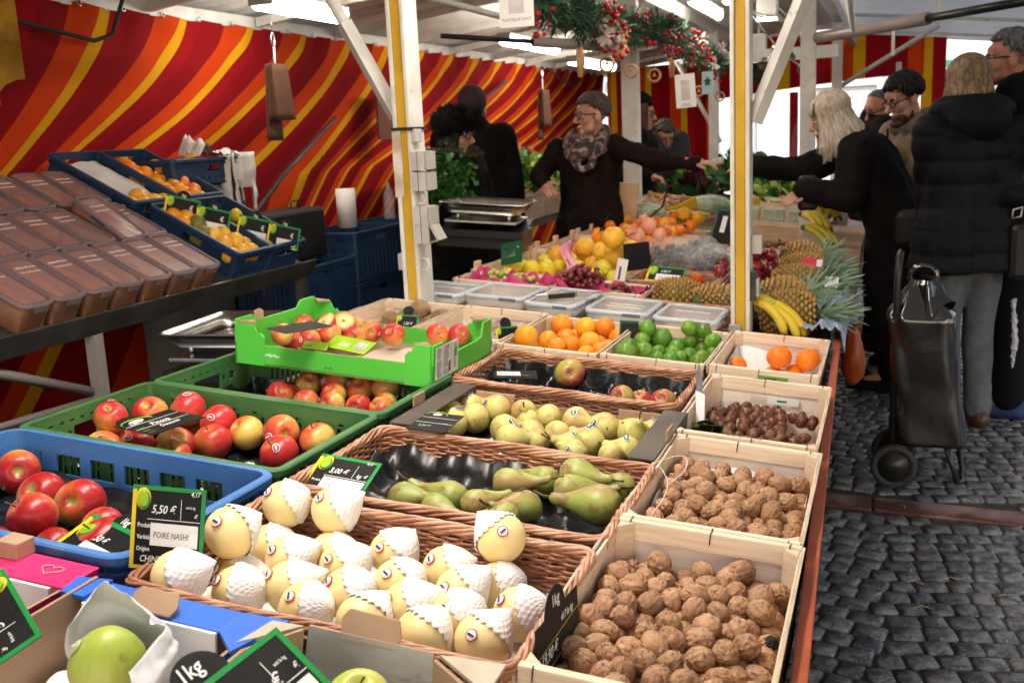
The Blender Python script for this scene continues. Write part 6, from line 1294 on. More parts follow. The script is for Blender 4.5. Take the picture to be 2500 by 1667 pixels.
def chestmesh():
    m = MB(); m.ball((0,0,0), .017, 20, 14, fn=lambda v: Vector((v.x*1.02, v.y*(.62 if v.y > 0 else .95), v.z*.95+.28*math.exp(-((v.x**2+v.y**2)/.06)) if v.z > 0 else v.z*.8))); return m
cb = chestmesh(); cb.mi = [1 if min(cb.v[i][2] for i in f) < -.0122 else 0 for f in cb.f]
CP = Proto('chestnut','chestnut',cb.mesh('chestnut', [CHE, mat('chestnut_scar', (.22,.12,.07), (.15,.08,.05), sc=60, rough=.7)]))
P, R = settle(105, .0162, -.366, -.088, 2.16, 2.66, -.086, 5, jit=.3)
for i in range(len(P)): CP.spawn(TM @ Tr(*P[i]) @ rrot() @ Sc(R[i]/.0165), 'shiny brown chestnut in the crate with the handle slot', 'chestnuts in their wooden crate', False)
# large pear in tissue at the near edge, and green apples in the marbled carton
m = MB(); m.ball((0,0,0), .043, 36, 26, fn=lambda v: Vector((v.x*(1-.17*max(0,v.z)**1.2+.04*mnoise.noise(v*1.6)), v.y*(1-.17*max(0,v.z)**1.2), v.z*1.05)))
bp = Proto('pear','pear',m.mesh('pear', blush('large_pear_skin', (.34,.42,.06), (.46,.48,.11), (.56,.48,.16), 0, rough=.4, dirn=(.2,-.3,-1), spots=((.17,.12,.04), 45, .66, .7), k_noise=.3)), [('sticker', sticker_mb(.0415, (-.58,-.42,.62), .0085, .0085).mesh('sticker', [mat('sticker_cream', (.72,.74,.5), rough=.4), mat('sticker_lime', (.55,.6,.25), rough=.4), mat('sticker_cream', (.72,.74,.5))]), Matrix())])
bp.spawn(TM @ Tr(-.822,.898,-.008) @ axis((.06,-.08,1)) @ Sc(1.08), 'large green yellow pear wrapped in white tissue at the near edge', 'pear')
TISS = mat('tissue', (.80,.79,.79), (.70,.69,.70), sc=6, rough=.7, bump=.4, bsc=30)
m = MB()
def tis(u, v):
    a = math.radians(178-215*u); q = mnoise.noise(Vector((a*1.7,v*2.6,5))); q2 = abs(mnoise.noise(Vector((a*3.5,v*5,2))))
    r = .060+.010*v+.012*q-.030*max(0,v-.72)/.28*(1-.4*u); hz = .138*(1-.42*u**1.5)*(1+.12*math.sin(a*3+1))
    return (-.818+r*1.12*math.cos(a)+.006*q2, .905+r*math.sin(a), -.07+hz*v*(1-.12*max(0,v-.8))+.010*q2)
m.sheet(tis, 46, 26); o = m.build('tissue_wrap', TISS, None, TM); o.modifiers.new('t','SOLIDIFY').thickness = .0006; tag(o, 'crumpled white tissue standing up behind the large green pear', 'tissue')
m = MB(); m.sheet(lambda u, v: (-.95+.24*u, .72+.26*v, -.085+.05*abs(mnoise.noise(Vector((u*4,v*4,7))))+.01*u), 24, 22); tag(m.build('tissue_wrap', TISS, None, TM), 'white tissue spread under the large green pear', 'tissue')
GA = apple_protos(A_GRN, st=False)
for i, (x, y, z) in enumerate(((-.598,.925,-.02),(-.508,.945,-.01),(-.44,.90,-.03),(-.65,.86,-.03),(-.55,.84,-.02))): GA[i % 4].spawn(TM @ Tr(x,y,z) @ cam_ori(0), f'green apple in the marbled carton, {ORD[i]} of them from the far side', 'apple', 'green apples in the marbled carton') if i > 1 else GA[1+i].spawn(TM @ Tr(x,y,z) @ axis((.2,-.3,.9)), ('green apple in the marbled carton beside the tilted price card','green apple in the marbled carton under the cut-out hand tab')[i], 'green apples in the marbled carton')
# ---------- lidded boxes ----------
BOXW = mat('frosted_box', (.80,.76,.74), rough=.3, alpha=.5)
LIDW = mat('clear_lid', (.80,.80,.82), rough=.08, alpha=.25, spec=.8)
LIDE = mat('lid_edge', (.60,.62,.67), rough=.3, alpha=.75); DLIDE = mat('dimmed_lid_edge', (.20,.14,.15), rough=.35, alpha=.7)  # shelf box rims: dim light and reddish reflection put into the darker colour
CLIP = mat('grey_clip', (.13,.16,.20), rough=.4)
def lidbox(label, M, w, d, h, content, group, scr=None, box=BOXW, lid=LIDW, fill=.75, cat='container'):
    t = thing('lidded_box', label, cat, M, group); a, b = w/2, d/2
    P0 = rpath(w-.03, d-.03, .02, 3); P1 = rpath(w-.008, d-.008, .022, 3); n = len(P0)
    m = MB(); vs = [(p[0],p[1],.002) for p in P0]+[(p[0],p[1],h) for p in P1]
    m.add(vs, [tuple(range(n-1,-1,-1))]+[(i,(i+1) % n,n+(i+1) % n,n+i) for i in range(n)], 0, True); m.build('box_body', box, t)
    m = MB(); m.sheet(lambda u, v: ((u-.5)*(w-.03), (v-.5)*(d-.03), h*fill-.012*((2*u-1)**2+(2*v-1)**2)+.012*mnoise.noise(Vector((u*7,v*7,w*90)))), 14, 14)
    m.sheet(lambda u, v: ((w-.032)/2*(1-.08*(1-v))*[1,-1,-1,1][int(u*4) % 4], (d-.032)/2*[1,1,-1,-1][int(u*4) % 4], .004+(h*fill-.02)*v), 4, 1, closed_u=True, sm=False); m.build('contents', content, t)
    m = MB(); ring(m, rpath(w-.02, d-.02, .02, 3), [(-.006,h+.004),(-.004,h+.011),(.004,h+.012),(.012,h+.008),(.013,h-.004),(.009,h-.004)], 0, True); l = m.build('lid_rim', LIDE if box is BOXW else DLIDE, t)
    m = MB(); P = rpath(w-.036, d-.036, .02, 3); m.add([(p[0],p[1],h+.006) for p in P], [tuple(range(n))]); m.build('lid_panel', lid, l)
    for e in (-1,1):
        m = MB(); m.box((w*.12 if box is BOXW else -w*.2,e*(b+.006)-.003,h-.004 if box is BOXW else h-.016),(w*.40 if box is BOXW else w*.2,e*(b+.006)+.003,h+.008)); m.build('clip', [CLIP if box is BOXW else DLIDE], t, bev=.002)
        m = MB(); m.box((e*(a+.006)-.003,-d*.12,h-.004),(e*(a+.006)+.003,d*.12,h+.008)); m.build('clip', [CLIP if box is BOXW else NAVY], t, bev=.002)
    if scr:
        m = MB(); rg = random.Random(len(label)*7+int(w*1e4))
        for k, (y0, hh, n_) in enumerate(scr):
            pts = []; x = -w*.3; 
            for i in range(n_*6): x += w*.6/(n_*6)*rg.uniform(.6,1.4); pts.append((x, y0+hh*math.sin(i*1.9+rg.uniform(-.7,.7))*rg.uniform(.4,1), h+.0072))
            m.tube(pts, .0011, 4)
        m.build('handwriting', CHALK, l)
    return t
TAN = mat('pale_contents', (.62,.50,.40), (.45,.33,.25), sc=40, rough=.8)
GREYC = mat('grey_contents', (.55,.50,.46), (.42,.37,.33), sc=50, rough=.8)
for lab, x0, x1, y0, y1, c, rz, s in (
  ('clear lidded box at the foot of the yellow striped post with sockets',-1.64,-1.42,3.40,3.66,GREYC,0,((.03,.008,5),)),
  ('clear lidded box of pale dried fruit with a shiny domed lid',-1.425,-1.19,3.45,3.75,TAN,0,None),
  ('clear lidded box with the big knife lying across its lid',-1.165,-.975,3.40,3.77,GREYC,-3,None),
  ('clear lidded box with white writing on its lid, behind the oranges',-.94,-.715,3.385,3.68,GREYC,0,((.02,.01,4),(-.03,.008,5))),
  ('clear lidded box with shiny lid, behind the limes',-.695,-.475,3.365,3.655,TAN,0,((.03,.008,4),))):
    lidbox(lab, TM @ Tr((x0+x1)/2,(y0+y1)/2,-.092) @ Rz(rz), x1-x0, y1-y0, .088, c, 'lidded boxes between the posts', s)
kn = thing('knife', 'large knife with black riveted handle lying on a clear box lid', 'knife', TM @ Tr(-1.06,3.52,.02) @ Rz(24) @ Ry(-6))
m = MB(); m.prism([(-.05,-.011),(.045,-.013),(.05,.011),(-.05,.011)], -.009, .009); m.build('handle', BLACKP, kn, bev=.003)
m = MB(); m.prism([(-.10,-.013),(-.052,-.012),(-.052,.012),(-.095,.014)], -.01, .01); m.build('bolster', STEEL, kn, bev=.003); m = MB(); m.prism([(.05,-.011),(.085,-.012),(.085,.012),(.05,.011)], -.009, .009); m.build('bolster', STEEL, kn, bev=.003)
m = MB(); m.prism([(.085,-.012),(.17,-.016),(.215,-.004),(.2,.012),(.085,.012)], -.0015, .0015); m.build('blade', STEEL, kn)
m = MB(); [m.ball((x,0,.009), .0025, 8, 5) for x in (-.03,0,.03)]; m.build('rivet', STEEL, kn)
# ---------- long crates of citrus behind ----------
LW = mat('orange_tan_board', (.70,.47,.30), (.62,.40,.24), sc=4, rough=.6, stretch=(2,2,25), bump=.1)  # orange-tan wood of the crates farther along the table
for i, (y0, y1, lab) in enumerate(((4.06,4.86,'pale wooden crate of lemons and grapefruit'),(4.87,5.6,'pale wooden crate of oranges behind the grapefruit'),(5.61,6.3,'pale wooden crate of leafy oranges, farthest of the citrus crates'))):
    t = wooden_crate(lab, -1.63,-.975,y0,y1,0,.12,'long citrus crates', wm=LW, lid=.02)
    for k, yy in enumerate((y0+.05,(y0+y1)/2,y1-.05)):
        m = MB(); m.box((-.335,yy-(y0+y1)/2-.028,.0),(-.318,yy-(y0+y1)/2+.028,.15)); m.build('corner_post', LW, t, bev=.004)
liner('fruit_bed','layer of lemons and straw filling the long crate under the grapefruit',-1.6,-1.0,4.09,4.84,-.07,.03,O_LE,4,cat='lemons',fr=2.5,sharp=False)['kind'] = 'stuff'
liner('fruit_bed','bed of oranges filling the crates under the loose oranges',-1.6,-1.0,4.9,6.27,-.03,.03,O_OR,6,cat='oranges',fr=2.5,sharp=False)['kind'] = 'stuff'
# grapes in pink paper
wooden_crate('pale wooden crate of grapes in pink paper',-1.6,-1.2,3.79,4.05,.0,.1,'grape crates',wm=LW)
wooden_crate('pale wooden crate of red grapes beside the pineapples',-1.19,-.83,3.79,4.05,.0,.1,'grape crates',wm=LW)
PINKP = mat('pink_tissue', (.50,.03,.15), (.40,.02,.12), sc=9, rough=.6, bump=.5, bsc=30); PINKL = mat('pale_pink_tissue', (.70,.34,.42), (.62,.22,.32), sc=6, rough=.6)
liner('pink_paper','crumpled pink paper under the green grapes',-1.59,-1.21,3.8,4.04,-.06,.05,PINKP,3,.06,cat='paper',fr=1.6)
liner('pink_paper','crumpled pink paper under the red grapes beside the pineapples',-1.18,-.84,3.8,4.04,-.06,.05,PINKP,8,.06,cat='paper',fr=1.6)
m = MB(); m.sheet(lambda u, v: (-1.165+.045*(u-.5)*(1.7-1.2*v)+.025*math.sin(v*6), 3.93+.03*u+.03*v+.012*math.sin(u*8), .0+.16*v+.012*math.sin(u*9+v*3)), 6, 14); o = m.build('pink_paper', PINKL, None, TM); tag(o, 'pale pink paper twist standing up in front of the lemons', 'paper'); o.modifiers.new('t','SOLIDIFY').thickness = .001
GR_G = mat('green_grape', (.40,.44,.10), (.46,.48,.14), sc=20, rough=.25, sss=.3); GR_R = mat('red_grape', (.12,.018,.02), (.20,.04,.035), sc=30, rough=.25, sss=.1); GR_K = mat('black_grape', (.012,.01,.02), (.035,.03,.05), sc=30, rough=.35)
def grapes(label, x, y, z, sx, sy, sz, n, r, col, seed, group):
    rg = random.Random(seed); t = thing('grape_bunch', label, 'grapes', TM @ Tr(x,y,z), group); m = MB(); m.ball((0,0,0), (r,r,r*1.15), 10, 7); gm = m.mesh('grape', col)
    for i in range(n):
        while 1:
            v = Vector((rg.uniform(-1,1),rg.uniform(-1,1),rg.uniform(-.4,1)))
            if .35 < v.length < 1: break
        b = bpy.data.objects.new('grape', gm); C.objects.link(b); b.parent = t; b.matrix_basis = Tr(v.x*sx, v.y*sy, v.z*sz) @ rrot()
    m = MB(); s = MB(); s.tube([(-sx*.9,0,sz*.3),(0,0,sz*.5),(sx*.8,.01,sz*.2)], .003, 5); s.build('stalk', STEMG, t)
grapes('loose green grapes on pink paper behind the shiny lid',-1.41,3.93,-.02,.14,.08,.05,60,.0115,GR_G,1,'grapes in pink paper')
grapes('bunch of red grapes on pink paper in front of the lemons',-1.10,3.93,.02,.10,.07,.06,90,.011,GR_R,2,'grapes in pink paper')
grapes('red grapes low in the crate beside the pineapples',-.95,3.93,-.03,.08,.07,.04,46,.012,GR_R,3,'grapes in pink paper')
# ---------- baskets right of the grapefruit ----------
BG = 'wicker baskets behind the lidded boxes'
basket('wicker basket with two pineapples lying in it',-.83,-.425,3.72,4.13,0,.11,BG,10,.016)
basket('wicker basket of persimmons with a green price card',-1.0,-.62,4.15,4.5,0,.11,BG,10,.016)
basket('wicker basket heaped with bagged black grapes',-1.02,-.63,4.53,4.95,0,.11,BG,10,.016)
basket('wicker basket of crimson apples right of the striped post',-.62,-.315,4.13,4.78,0,.12,BG,10,.016)
basket('wicker basket of garlic and shallots behind the black grapes',-1.05,-.66,5.05,5.55,.0,.15,BG,11,.018)
basket('wicker basket of roots right of the striped post',-.62,-.34,5.02,5.5,.0,.14,BG,11,.018)
basket('wicker basket of small roots, farthest of the baskets by the post',-.66,-.34,5.6,6.05,.0,.12,BG,9,.02)
PA_S = mat('pineapple_rind', (.34,.17,.04), (.46,.26,.08), sc=50, rough=.55, col3=(.09,.11,.03), sc3=30, ramp3=(.6,.7)); PA_L = mat('pineapple_leaf', (.14,.22,.14), (.22,.30,.20), sc=30, rough=.5); PA_E = mat('pineapple_eye', (.09,.10,.03), rough=.7)
def pineapple(label, a, c, r, group, crown=True, crown_l=.16):
    a = Vector(a); d = Vector(c)-a; L = .20; t = thing('pineapple', label, 'pineapple', TM @ Matrix.Translation(a) @ axis(d, (0,0,1)), group)
    m = MB(); n = 15; k = 15
    m.ball((0,0,L/2), (r*.9,r*.9,L/2*1.02), 24, 18, 1, fn=lambda v: Vector((v.x*(1+.12*(1-v.z*v.z)), v.y*(1+.12*(1-v.z*v.z)), v.z)))
    for i in range(k):
        zz = L*(.06+.88*i/(k-1)); rr = r*math.sqrt(max(0,1-((zz-L/2)/(L/2*1.06))**2))**.75*1.0
        for j in range(n):
            th = 2*PI*(j+.5*(i % 2))/n; c_ = Vector((rr*math.cos(th), rr*math.sin(th), zz)); nr = Vector((math.cos(th), math.sin(th), (zz-L/2)/L*.9)).normalized()
            F = Matrix.Translation(c_) @ axis(nr, (0,0,1)); h = L/k*.62; w_ = rr*PI/n*.95
            m.add([F @ Vector(q) for q in ((h,0,-.001),(0,w_,-.001),(-h,0,-.001),(0,-w_,-.001),(h*.45,0,.006),(0,w_*.5,.006),(-h*.45,0,.006),(0,-w_*.5,.006),(.003,0,.011))], [(0,1,5,4),(1,2,6,5),(2,3,7,6),(3,0,4,7),(4,5,8),(5,6,8),(6,7,8),(7,4,8)], 0, False)
    m.build('rind', [PA_S, PA_E], t)
    if crown:
        q = MB(); rg = random.Random(int(a.y*1e3))
        for i in range(46):
            th = i*2.4; s = i/46; ln = crown_l*(.45+.75*s*(1.2-s))*rg.uniform(.85,1.15); op = 1.15*(1-s)+.12; zb = L-.008+.05*s
            def lf(u, v):
                w_ = .011*(1-u)**.8*(2*v-1); rad = .012*(1-s)+math.sin(op)*ln*u+.02*u*u*(1-s); z_ = zb+math.cos(op)*ln*u-.02*u*u*(1-s)*0
                return (rad*math.cos(th)-w_*math.sin(th), rad*math.sin(th)+w_*math.cos(th), z_+abs(w_)*.5)
            q.sheet(lf, 5, 2)
        q.build('leaf_crown', PA_L, t)
    return t
plab = ('pineapple nearest the bananas and the blue cloth','second pineapple from the near bananas in the row on the table edge','middle pineapple of the row of five on the table edge','pineapple with a red tag in the row on the table edge','pineapple farthest back, in front of the banana pile')
for i, p in enumerate(D['pine']):
    a = Vector(p[:3])+Vector((-.03,-.03 if i == 0 else 0,.01+.004*i)); c = Vector(p[3:6])+Vector((0,0,.03)); pineapple(plab[i], a, c, .078, 'pineapples along the table edge', crown_l=.19)
m = MB(); m.box((-.03,-.004,-.02),(.03,.004,.025)); m.box((.03,-.004,-.01),(.055,.003,.02),1); tag(m.build('paper_tag', [ST_R, ST_W], None, TM @ Tr(-.265,4.45,.085) @ Rz(20)), 'red and white paper tag on the pineapples', 'tag')
m = MB(); m.box((-.025,-.003,-.02),(.025,.003,.02)); tag(m.build('paper_tag', [ST_W], None, TM @ Tr(-.155,4.15,.06) @ Rz(10)), 'white paper tag hanging from the pineapple leaves', 'tag')
pineapple('pineapple lying foremost in the wicker basket behind the lidded boxes', (-.80,3.85,.0), (-.55,3.88,-.0), .066, 'pineapples in the basket'); pineapple('pineapple lying beside the striped post in the wicker basket', (-.63,3.80,-.01), (-.47,3.98,-.01), .064, 'pineapples in the basket')
BAN = mat('banana_skin', (.66,.46,.03), (.58,.42,.03), sc=8, rough=.42, col3=(.30,.34,.04), sc3=5, ramp3=(.56,.7)); BANT = mat('banana_tip', (.10,.08,.03), rough=.7)
def bananas(label, M, n, R=.12, r=.017, spread=.9, group='bananas on the table edge', seed=1):
    t = thing('banana_bunch', label, 'bananas', M, group); rg = random.Random(seed)
    for i in range(n):
        a0 = (i-(n-1)/2)*spread/max(1,n-1); RR = R*rg.uniform(.9,1.1); pts = []; rs = []
        for k in range(13):
            s = k/12; th = -.1+1.5*s; x = RR*math.sin(th); z = RR*(math.cos(th)-1); lay = .012*(i % 2)
            pts.append((x*math.cos(a0), x*math.sin(a0), z+.06+lay)); rs.append(r*(.28+.72*min(1,s*5))*(1 if s < .8 else max(.3,1-(s-.8)*3.2)))
        m = MB(); m.tube(pts[:-1], rs[:-1], 7); m.tube(pts[-2:], [rs[-2],rs[-1]], 7, m=1); m.tube([pts[0],(-.012,0,.075)], [rs[0],.007], 6, m=1); m.build('banana', [BAN, BANT], t)
    m = MB(); m.ball((-.01,0,.07), .016, 10, 7); m.build('stalk', BANT, t)
bananas('yellow banana pair lying by the striped post above the clementines', TM @ Tr(-.375,3.46,.015) @ Rz(-8), 2, .12, .017, .5, seed=2)
bananas('single curved banana bunch end with a blue sticker above the clementines', TM @ Tr(-.335,3.47,.0) @ Rz(-12), 2, .14, .016, .3, seed=3)
for i, (x, y, z, rz, n, lab) in enumerate(((-.40,5.95,.10,-30,5,'banana bunch at the near end of the banana pile'),(-.39,6.25,.16,-35,5,'banana bunch in the middle of the banana pile by the black coat'),(-.42,6.6,.2,-40,4,'banana bunch at the far top of the banana pile'),(-.36,5.7,.05,-20,4,'banana bunch lowest in the pile, resting on the farthest pineapple'))):
    bananas(lab, TM @ Tr(x,y,z) @ Rz(rz) @ Ry(-15), n, .16, .019, 1.0, 'bunches in the banana pile', seed=4+i)
m = MB(); m.box((-.43,5.6,-.2),(-.08,6.9,.03)); tag(m.build('banana_carton', KRAFT, None, TM, bev=.004), 'cardboard carton under the banana pile', 'carton')
CLOTH = mat('blue_grey_cloth', (.30,.36,.50), (.45,.50,.60), sc=5, rough=.85, bump=.2, bsc=50)
m = MB(); m.sheet(lambda u, v: (-.30+.235*u-.026*3.3*v*.5, 3.42+1.7*v, .005-.05*(1-u)*0+.035*mnoise.noise(Vector((u*5,v*9,1)))+.03*abs(mnoise.noise(Vector((u*9,v*14,4))))-.07*max(0,u-.93)/.07), 24, 60); o = m.build('table_cloth', CLOTH, None, TM); tag(o, 'rumpled blue grey cloth under the row of pineapples', 'cloth')
# persimmons, bagged black grapes, garlic
PER = ballproto('persimmon','persimmon',.036,mat('persimmon_skin', (.75,.12,.012), (.68,.08,.01), sc=10, rough=.28),sz=.8,dim=.08)
put([PER], D['persimmon'], .036, 'orange red persimmon', 'in the basket', 'persimmons in the basket', gap=.1)
for i, (x, y, z) in enumerate(((-.9,4.66,.04),(-.78,4.72,.05),(-.70,4.64,.02))):
    grapes(('black grapes in the crinkled bag nearest the grapefruit','black grapes on top of the heaped basket','black grapes in the bag nearest the striped post')[i], x,y,z,.10,.09,.06,70,.0125,GR_K,9+i,'bagged black grapes')
    m = MB(); m.ball((0,0,0), (.125,.115,.085), 26, 18, fn=lambda v: 1+.22*mnoise.noise(v*3.5+Vector((i*5,0,0)))); tag(m.build('plastic_bag', FILM, None, TM @ Tr(x,y,z+.012)), ('crinkled clear bag round the black grapes nearest the grapefruit','crinkled clear bag round the topmost black grapes','crinkled clear bag round the black grapes by the post')[i], 'bag')
GAR = mat('garlic_skin', (.66,.52,.42), (.55,.38,.32), sc=20, rough=.6); SHA = mat('shallot_skin', (.30,.12,.05), (.22,.09,.04), sc=20, rough=.4)
def bulbs(nm, label, pts, r, col, group):
    m = MB(); m.ball((0,0,0), r, 12, 9, fn=lambda v: Vector((v.x*(1+.06*math.cos(6*math.atan2(v.y,v.x))), v.y*(1+.06*math.cos(6*math.atan2(v.y,v.x))), v.z*.85+.5*math.exp(-((v.x**2+v.y**2)/.05))*(v.z > 0)))); P_ = Proto(nm, nm.replace('_',' '), m.mesh(nm, col))
    for p in pts: P_.spawn(TM @ Tr(*p) @ orient(), label, group)
bulbs('garlic_bulb','pale garlic bulb in the basket behind the black grapes',[(rnd(-1.02,-.70),rnd(5.1,5.5),rnd(-.05,-.01)) for _ in range(34)],.026,GAR,'garlic in the wicker basket')
bulbs('shallot','brown shallot in the basket of roots by the post',[(rnd(-.59,-.37),rnd(5.06,5.45),rnd(-.05,.0)) for _ in range(26)],.022,SHA,'shallots in the basket of roots')
bulbs('shallot','small brown root in the farthest basket by the post',[(rnd(-.62,-.37),rnd(5.64,6.0),rnd(-.05,.0)) for _ in range(22)],.024,SHA,'roots in the farthest basket')
m = MB(); m.sheet(lambda u, v: (-.56+.16*u, 5.2+.2*v, .02+.03*mnoise.noise(Vector((u*6,v*6,1)))), 10, 10); tag(m.build('plastic_bag', FILM, None, TM), 'clear film bag lying on the basket of roots', 'bag')
m = MB(); m.sheet(lambda u, v: (-.66+.0*u+.06*v, 4.62+.33*u, -.02+.1*v), 4, 4); 
# ---------- vegetables farther along ----------
def leafheap(nm, label, cat, M, rad, h, n, size, cols, seed, group=None, curl=.5, M0=TM):
    t = thing(nm, label, cat, M0 @ M, group); rg = random.Random(seed); m = MB()
    for i in range(n):
        th = rg.uniform(0,6.283); s = rg.random()**.6; x, y = rad[0]*s*math.cos(th), rad[1]*s*math.sin(th); z = h*(1-s*s)*rg.uniform(.3,1.05)
        d = Vector((math.cos(th)*s+rg.uniform(-.6,.6), math.sin(th)*s+rg.uniform(-.6,.6), rg.uniform(.2,1.1))).normalized(); L = size*rg.uniform(.7,1.3); F = Matrix.Translation((x,y,z)) @ axis(d, (rg.uniform(-1,1),rg.uniform(-1,1),.1)); W = L*rg.uniform(.3,.5); cu = curl*rg.uniform(.4,1.4); ph = rg.uniform(0,6)
        m.sheet(lambda u, v: tuple(F @ Vector(((2*v-1)*W*math.sin(PI*min(1,u*.9+.06))**.7, L*.35*cu*(u*u+.6*(2*v-1)**2)+.05*L*math.sin(9*u+7*v+ph), L*u))), 5, 4, rg.randrange(len(cols)))
    m.build('leaves', cols, t); return t
LG1 = mat('lettuce_green', (.10,.26,.03), (.16,.34,.05), sc=14, rough=.5); LG2 = mat('dark_leaf', (.02,.08,.02), (.04,.13,.03), sc=14, rough=.45); LR = mat('red_lettuce', (.07,.008,.012), (.035,.012,.012), sc=14, rough=.4); LY = mat('pale_leaf', (.42,.44,.10), (.32,.38,.07), sc=10, rough=.5)
leafheap('lettuce','dark red leafy lettuce heap behind the bagged vegetables','lettuce',Tr(-1.36,7.75,.02),(.22,.25),.16,120,.11,[LR,LR,LG2],3)
leafheap('lettuce','bright green leafy lettuces under the outstretched arm','lettuce',Tr(-1.62,9.3,.08),(.28,.4),.12,130,.14,[LG1,LG1,LG2],4)
leafheap('herb_bunch','dark green herb bunch beside the striped post','herbs',Tr(-1.18,8.9,.12),(.16,.2),.2,90,.13,[LG2],5)
leafheap('radish_bunch','green tops of the red radish bunches right of the striped post','vegetables',Tr(-1.16,10.1,.08),(.2,.3),.14,90,.16,[LG1,LG2],6)
for i, (x, y, z) in enumerate(((-1.5,8.2,.14),(-1.44,8.1,.12))):
    m = MB(); m.ball((0,0,0), (.05,.05,.055), 16, 12, fn=lambda v: 1+.1*math.cos(4*math.atan2(v.y,v.x))); s = MB(); s.tube([(0,0,.05),(.004,0,.08)], .008, 6)
    o = m.build('pepper', mat(('yellow_pepper','red_pepper')[i], ((.75,.38,.01),(.5,.02,.02))[i], rough=.2), None, TM @ Tr(x,y,z)); tag(o, ('yellow bell pepper above the dark red lettuce','red bell pepper beside the yellow one above the dark lettuce')[i], 'pepper'); s.build('stem', STEMG, o)
for i in range(3):
    m = MB(); [m.ball((rnd(-.09,.09),rnd(-.07,.07),rnd(0,.05)), .02, 10, 7) for _ in range(26)]; tag(m.build('radish_bunch', mat('radish_red', (.55,.015,.05), (.45,.01,.04), sc=9, rough=.3), None, TM @ Tr(-1.0+.17*i,9.9+.1*i,.1)), ('red radish bunch nearest the striped post','red radish bunch in the middle of the three','red radish bunch nearest the reaching woman')[i], 'radishes', 'radish bunches')
yt = thing('mushroom_tray', 'tilted bright yellow tray of small brown mushrooms', 'tray', TM @ Tr(-1.42,6.95,.05) @ Rz(-28) @ Rx(14))
m = MB(); m.box((-.2,-.14,0),(.2,.14,.008)); m.box((-.2,-.14,.008),(.2,-.13,.07)); m.box((-.2,.13,.008),(.2,.14,.07)); m.box((-.2,-.13,.008),(-.19,.13,.07)); m.box((.19,-.13,.008),(.2,.13,.07)); m.build('tray', mat('yellow_tray', (.72,.40,.01), rough=.45), yt)
m = MB(); rg = random.Random(3)
for _ in range(90): m.ball((rg.uniform(-.17,.17),rg.uniform(-.11,.11),rg.uniform(.05,.08)), rg.uniform(.012,.02), 8, 6)
o = m.build('mushrooms', mat('mushroom', (.48,.30,.18), (.36,.2,.11), sc=30, rough=.7), yt); o['kind'] = 'stuff'
CAUL = mat('wrapped_greens', (.16,.24,.10), (.40,.46,.30), sc=16, rough=.5)
for lab, x, y, z, sx, sy, sz, rz in (('rounded pack of greens wrapped in clear film on a tray',-1.43,6.55,.05,.13,.1,.075,0),('long film wrapped pack of greens leaning by the striped post',-1.13,7.2,.08,.17,.08,.07,32)):
    t = thing('wrapped_vegetable', lab, 'vegetables', TM @ Tr(x,y,z) @ Rz(rz), 'film wrapped greens'); m = MB(); m.ball((0,0,0), (sx,sy,sz), 22, 16, fn=lambda v: 1+.12*mnoise.noise(v*3)); m.build('greens', CAUL, t)
    m = MB(); m.ball((0,0,.004), (sx*1.1,sy*1.1,sz*1.12), 22, 16, fn=lambda v: 1+.08*mnoise.noise(v*4)); m.build('film', FILM, t); m = MB(); m.box((-sx,-sy,-sz*1.1),(sx,sy,-sz*.8)); m.build('tray', mat('tray_pink', (.68,.25,.17), rough=.5), t)
ce = thing('celery_bunch', 'pale green celery sticks lying behind the oranges', 'celery', TM @ Tr(-1.3,6.78,.03) @ Rz(12)); m = MB()
for i in range(6): m.tube([(-.2,-.03+.012*i,.01+.012*(i % 2)),(.0,-.02+.012*i,.03+.01*(i % 2)),(.24,-.03+.016*i,.02)], [.014,.013,.009], 7)
m.build('stalks', mat('celery_green', (.30,.42,.08), (.38,.48,.12), sc=10, rough=.4), ce)
wooden_crate('wooden crate of sprout boxes beside the reaching woman',-.95,-.35,6.55,7.1,.06,.16,'wooden crates under the exchange of money',wm=LW)
wooden_crate('wooden crate behind the sprout boxes on the table edge',-.95,-.35,7.15,7.7,.09,.16,'wooden crates under the exchange of money',wm=LW)
wooden_crate('wooden crate of greens beyond the sprout boxes',-1.05,-.35,7.8,8.4,.12,.18,'wooden crates under the exchange of money',wm=LW)
wooden_crate('wooden crate of radishes farthest along the table edge',-1.2,-.4,9.4,10.2,.12,.18,'wooden crates under the exchange of money',wm=LW)
SPR = mat('sprouts', (.32,.40,.20), (.62,.64,.50), sc=60, rough=.6, stretch=(4,4,1))
for i in range(3):
    x = -.78+.15*i; t = thing('sprout_box', ('clear box of pale sprouts next to the striped post','clear box of pale sprouts in the middle of three','clear box of pale sprouts under the open hand')[i], 'container', TM @ Tr(x,6.62,.06), 'clear boxes of sprouts'); m = MB(); m.box((-.06,-.05,0),(.06,.05,.075)); m.build('sprouts', SPR, t, bev=.01); m = MB(); m.box((-.066,-.056,-.004),(.066,.056,.085)); m.build('box_body', FILM, t, bev=.008)
    if i == 0: m = MB(); m.box((-.05,.05,.085),(.05,.056,.13)); m.build('label', YEL, t)
m = MB(); m.box((-.58,6.6,-.02),(-.45,6.612,.17)); tag(m.build('board', POPW, None, TM), 'pale upright board beside the sprout boxes', 'board')
leafheap('cauliflower','pale cauliflower heads in the wooden crate by the black coat','cauliflower',Tr(-.45,7.4,.1),(.12,.2),.1,60,.08,[LY,PAPER,LG1],7)
leafheap('greens','mixed pale greens filling the crates beyond the sprout boxes','greens',Tr(-.75,8.1,.08),(.28,.3),.08,110,.09,[LG1,LY,LG2],8)
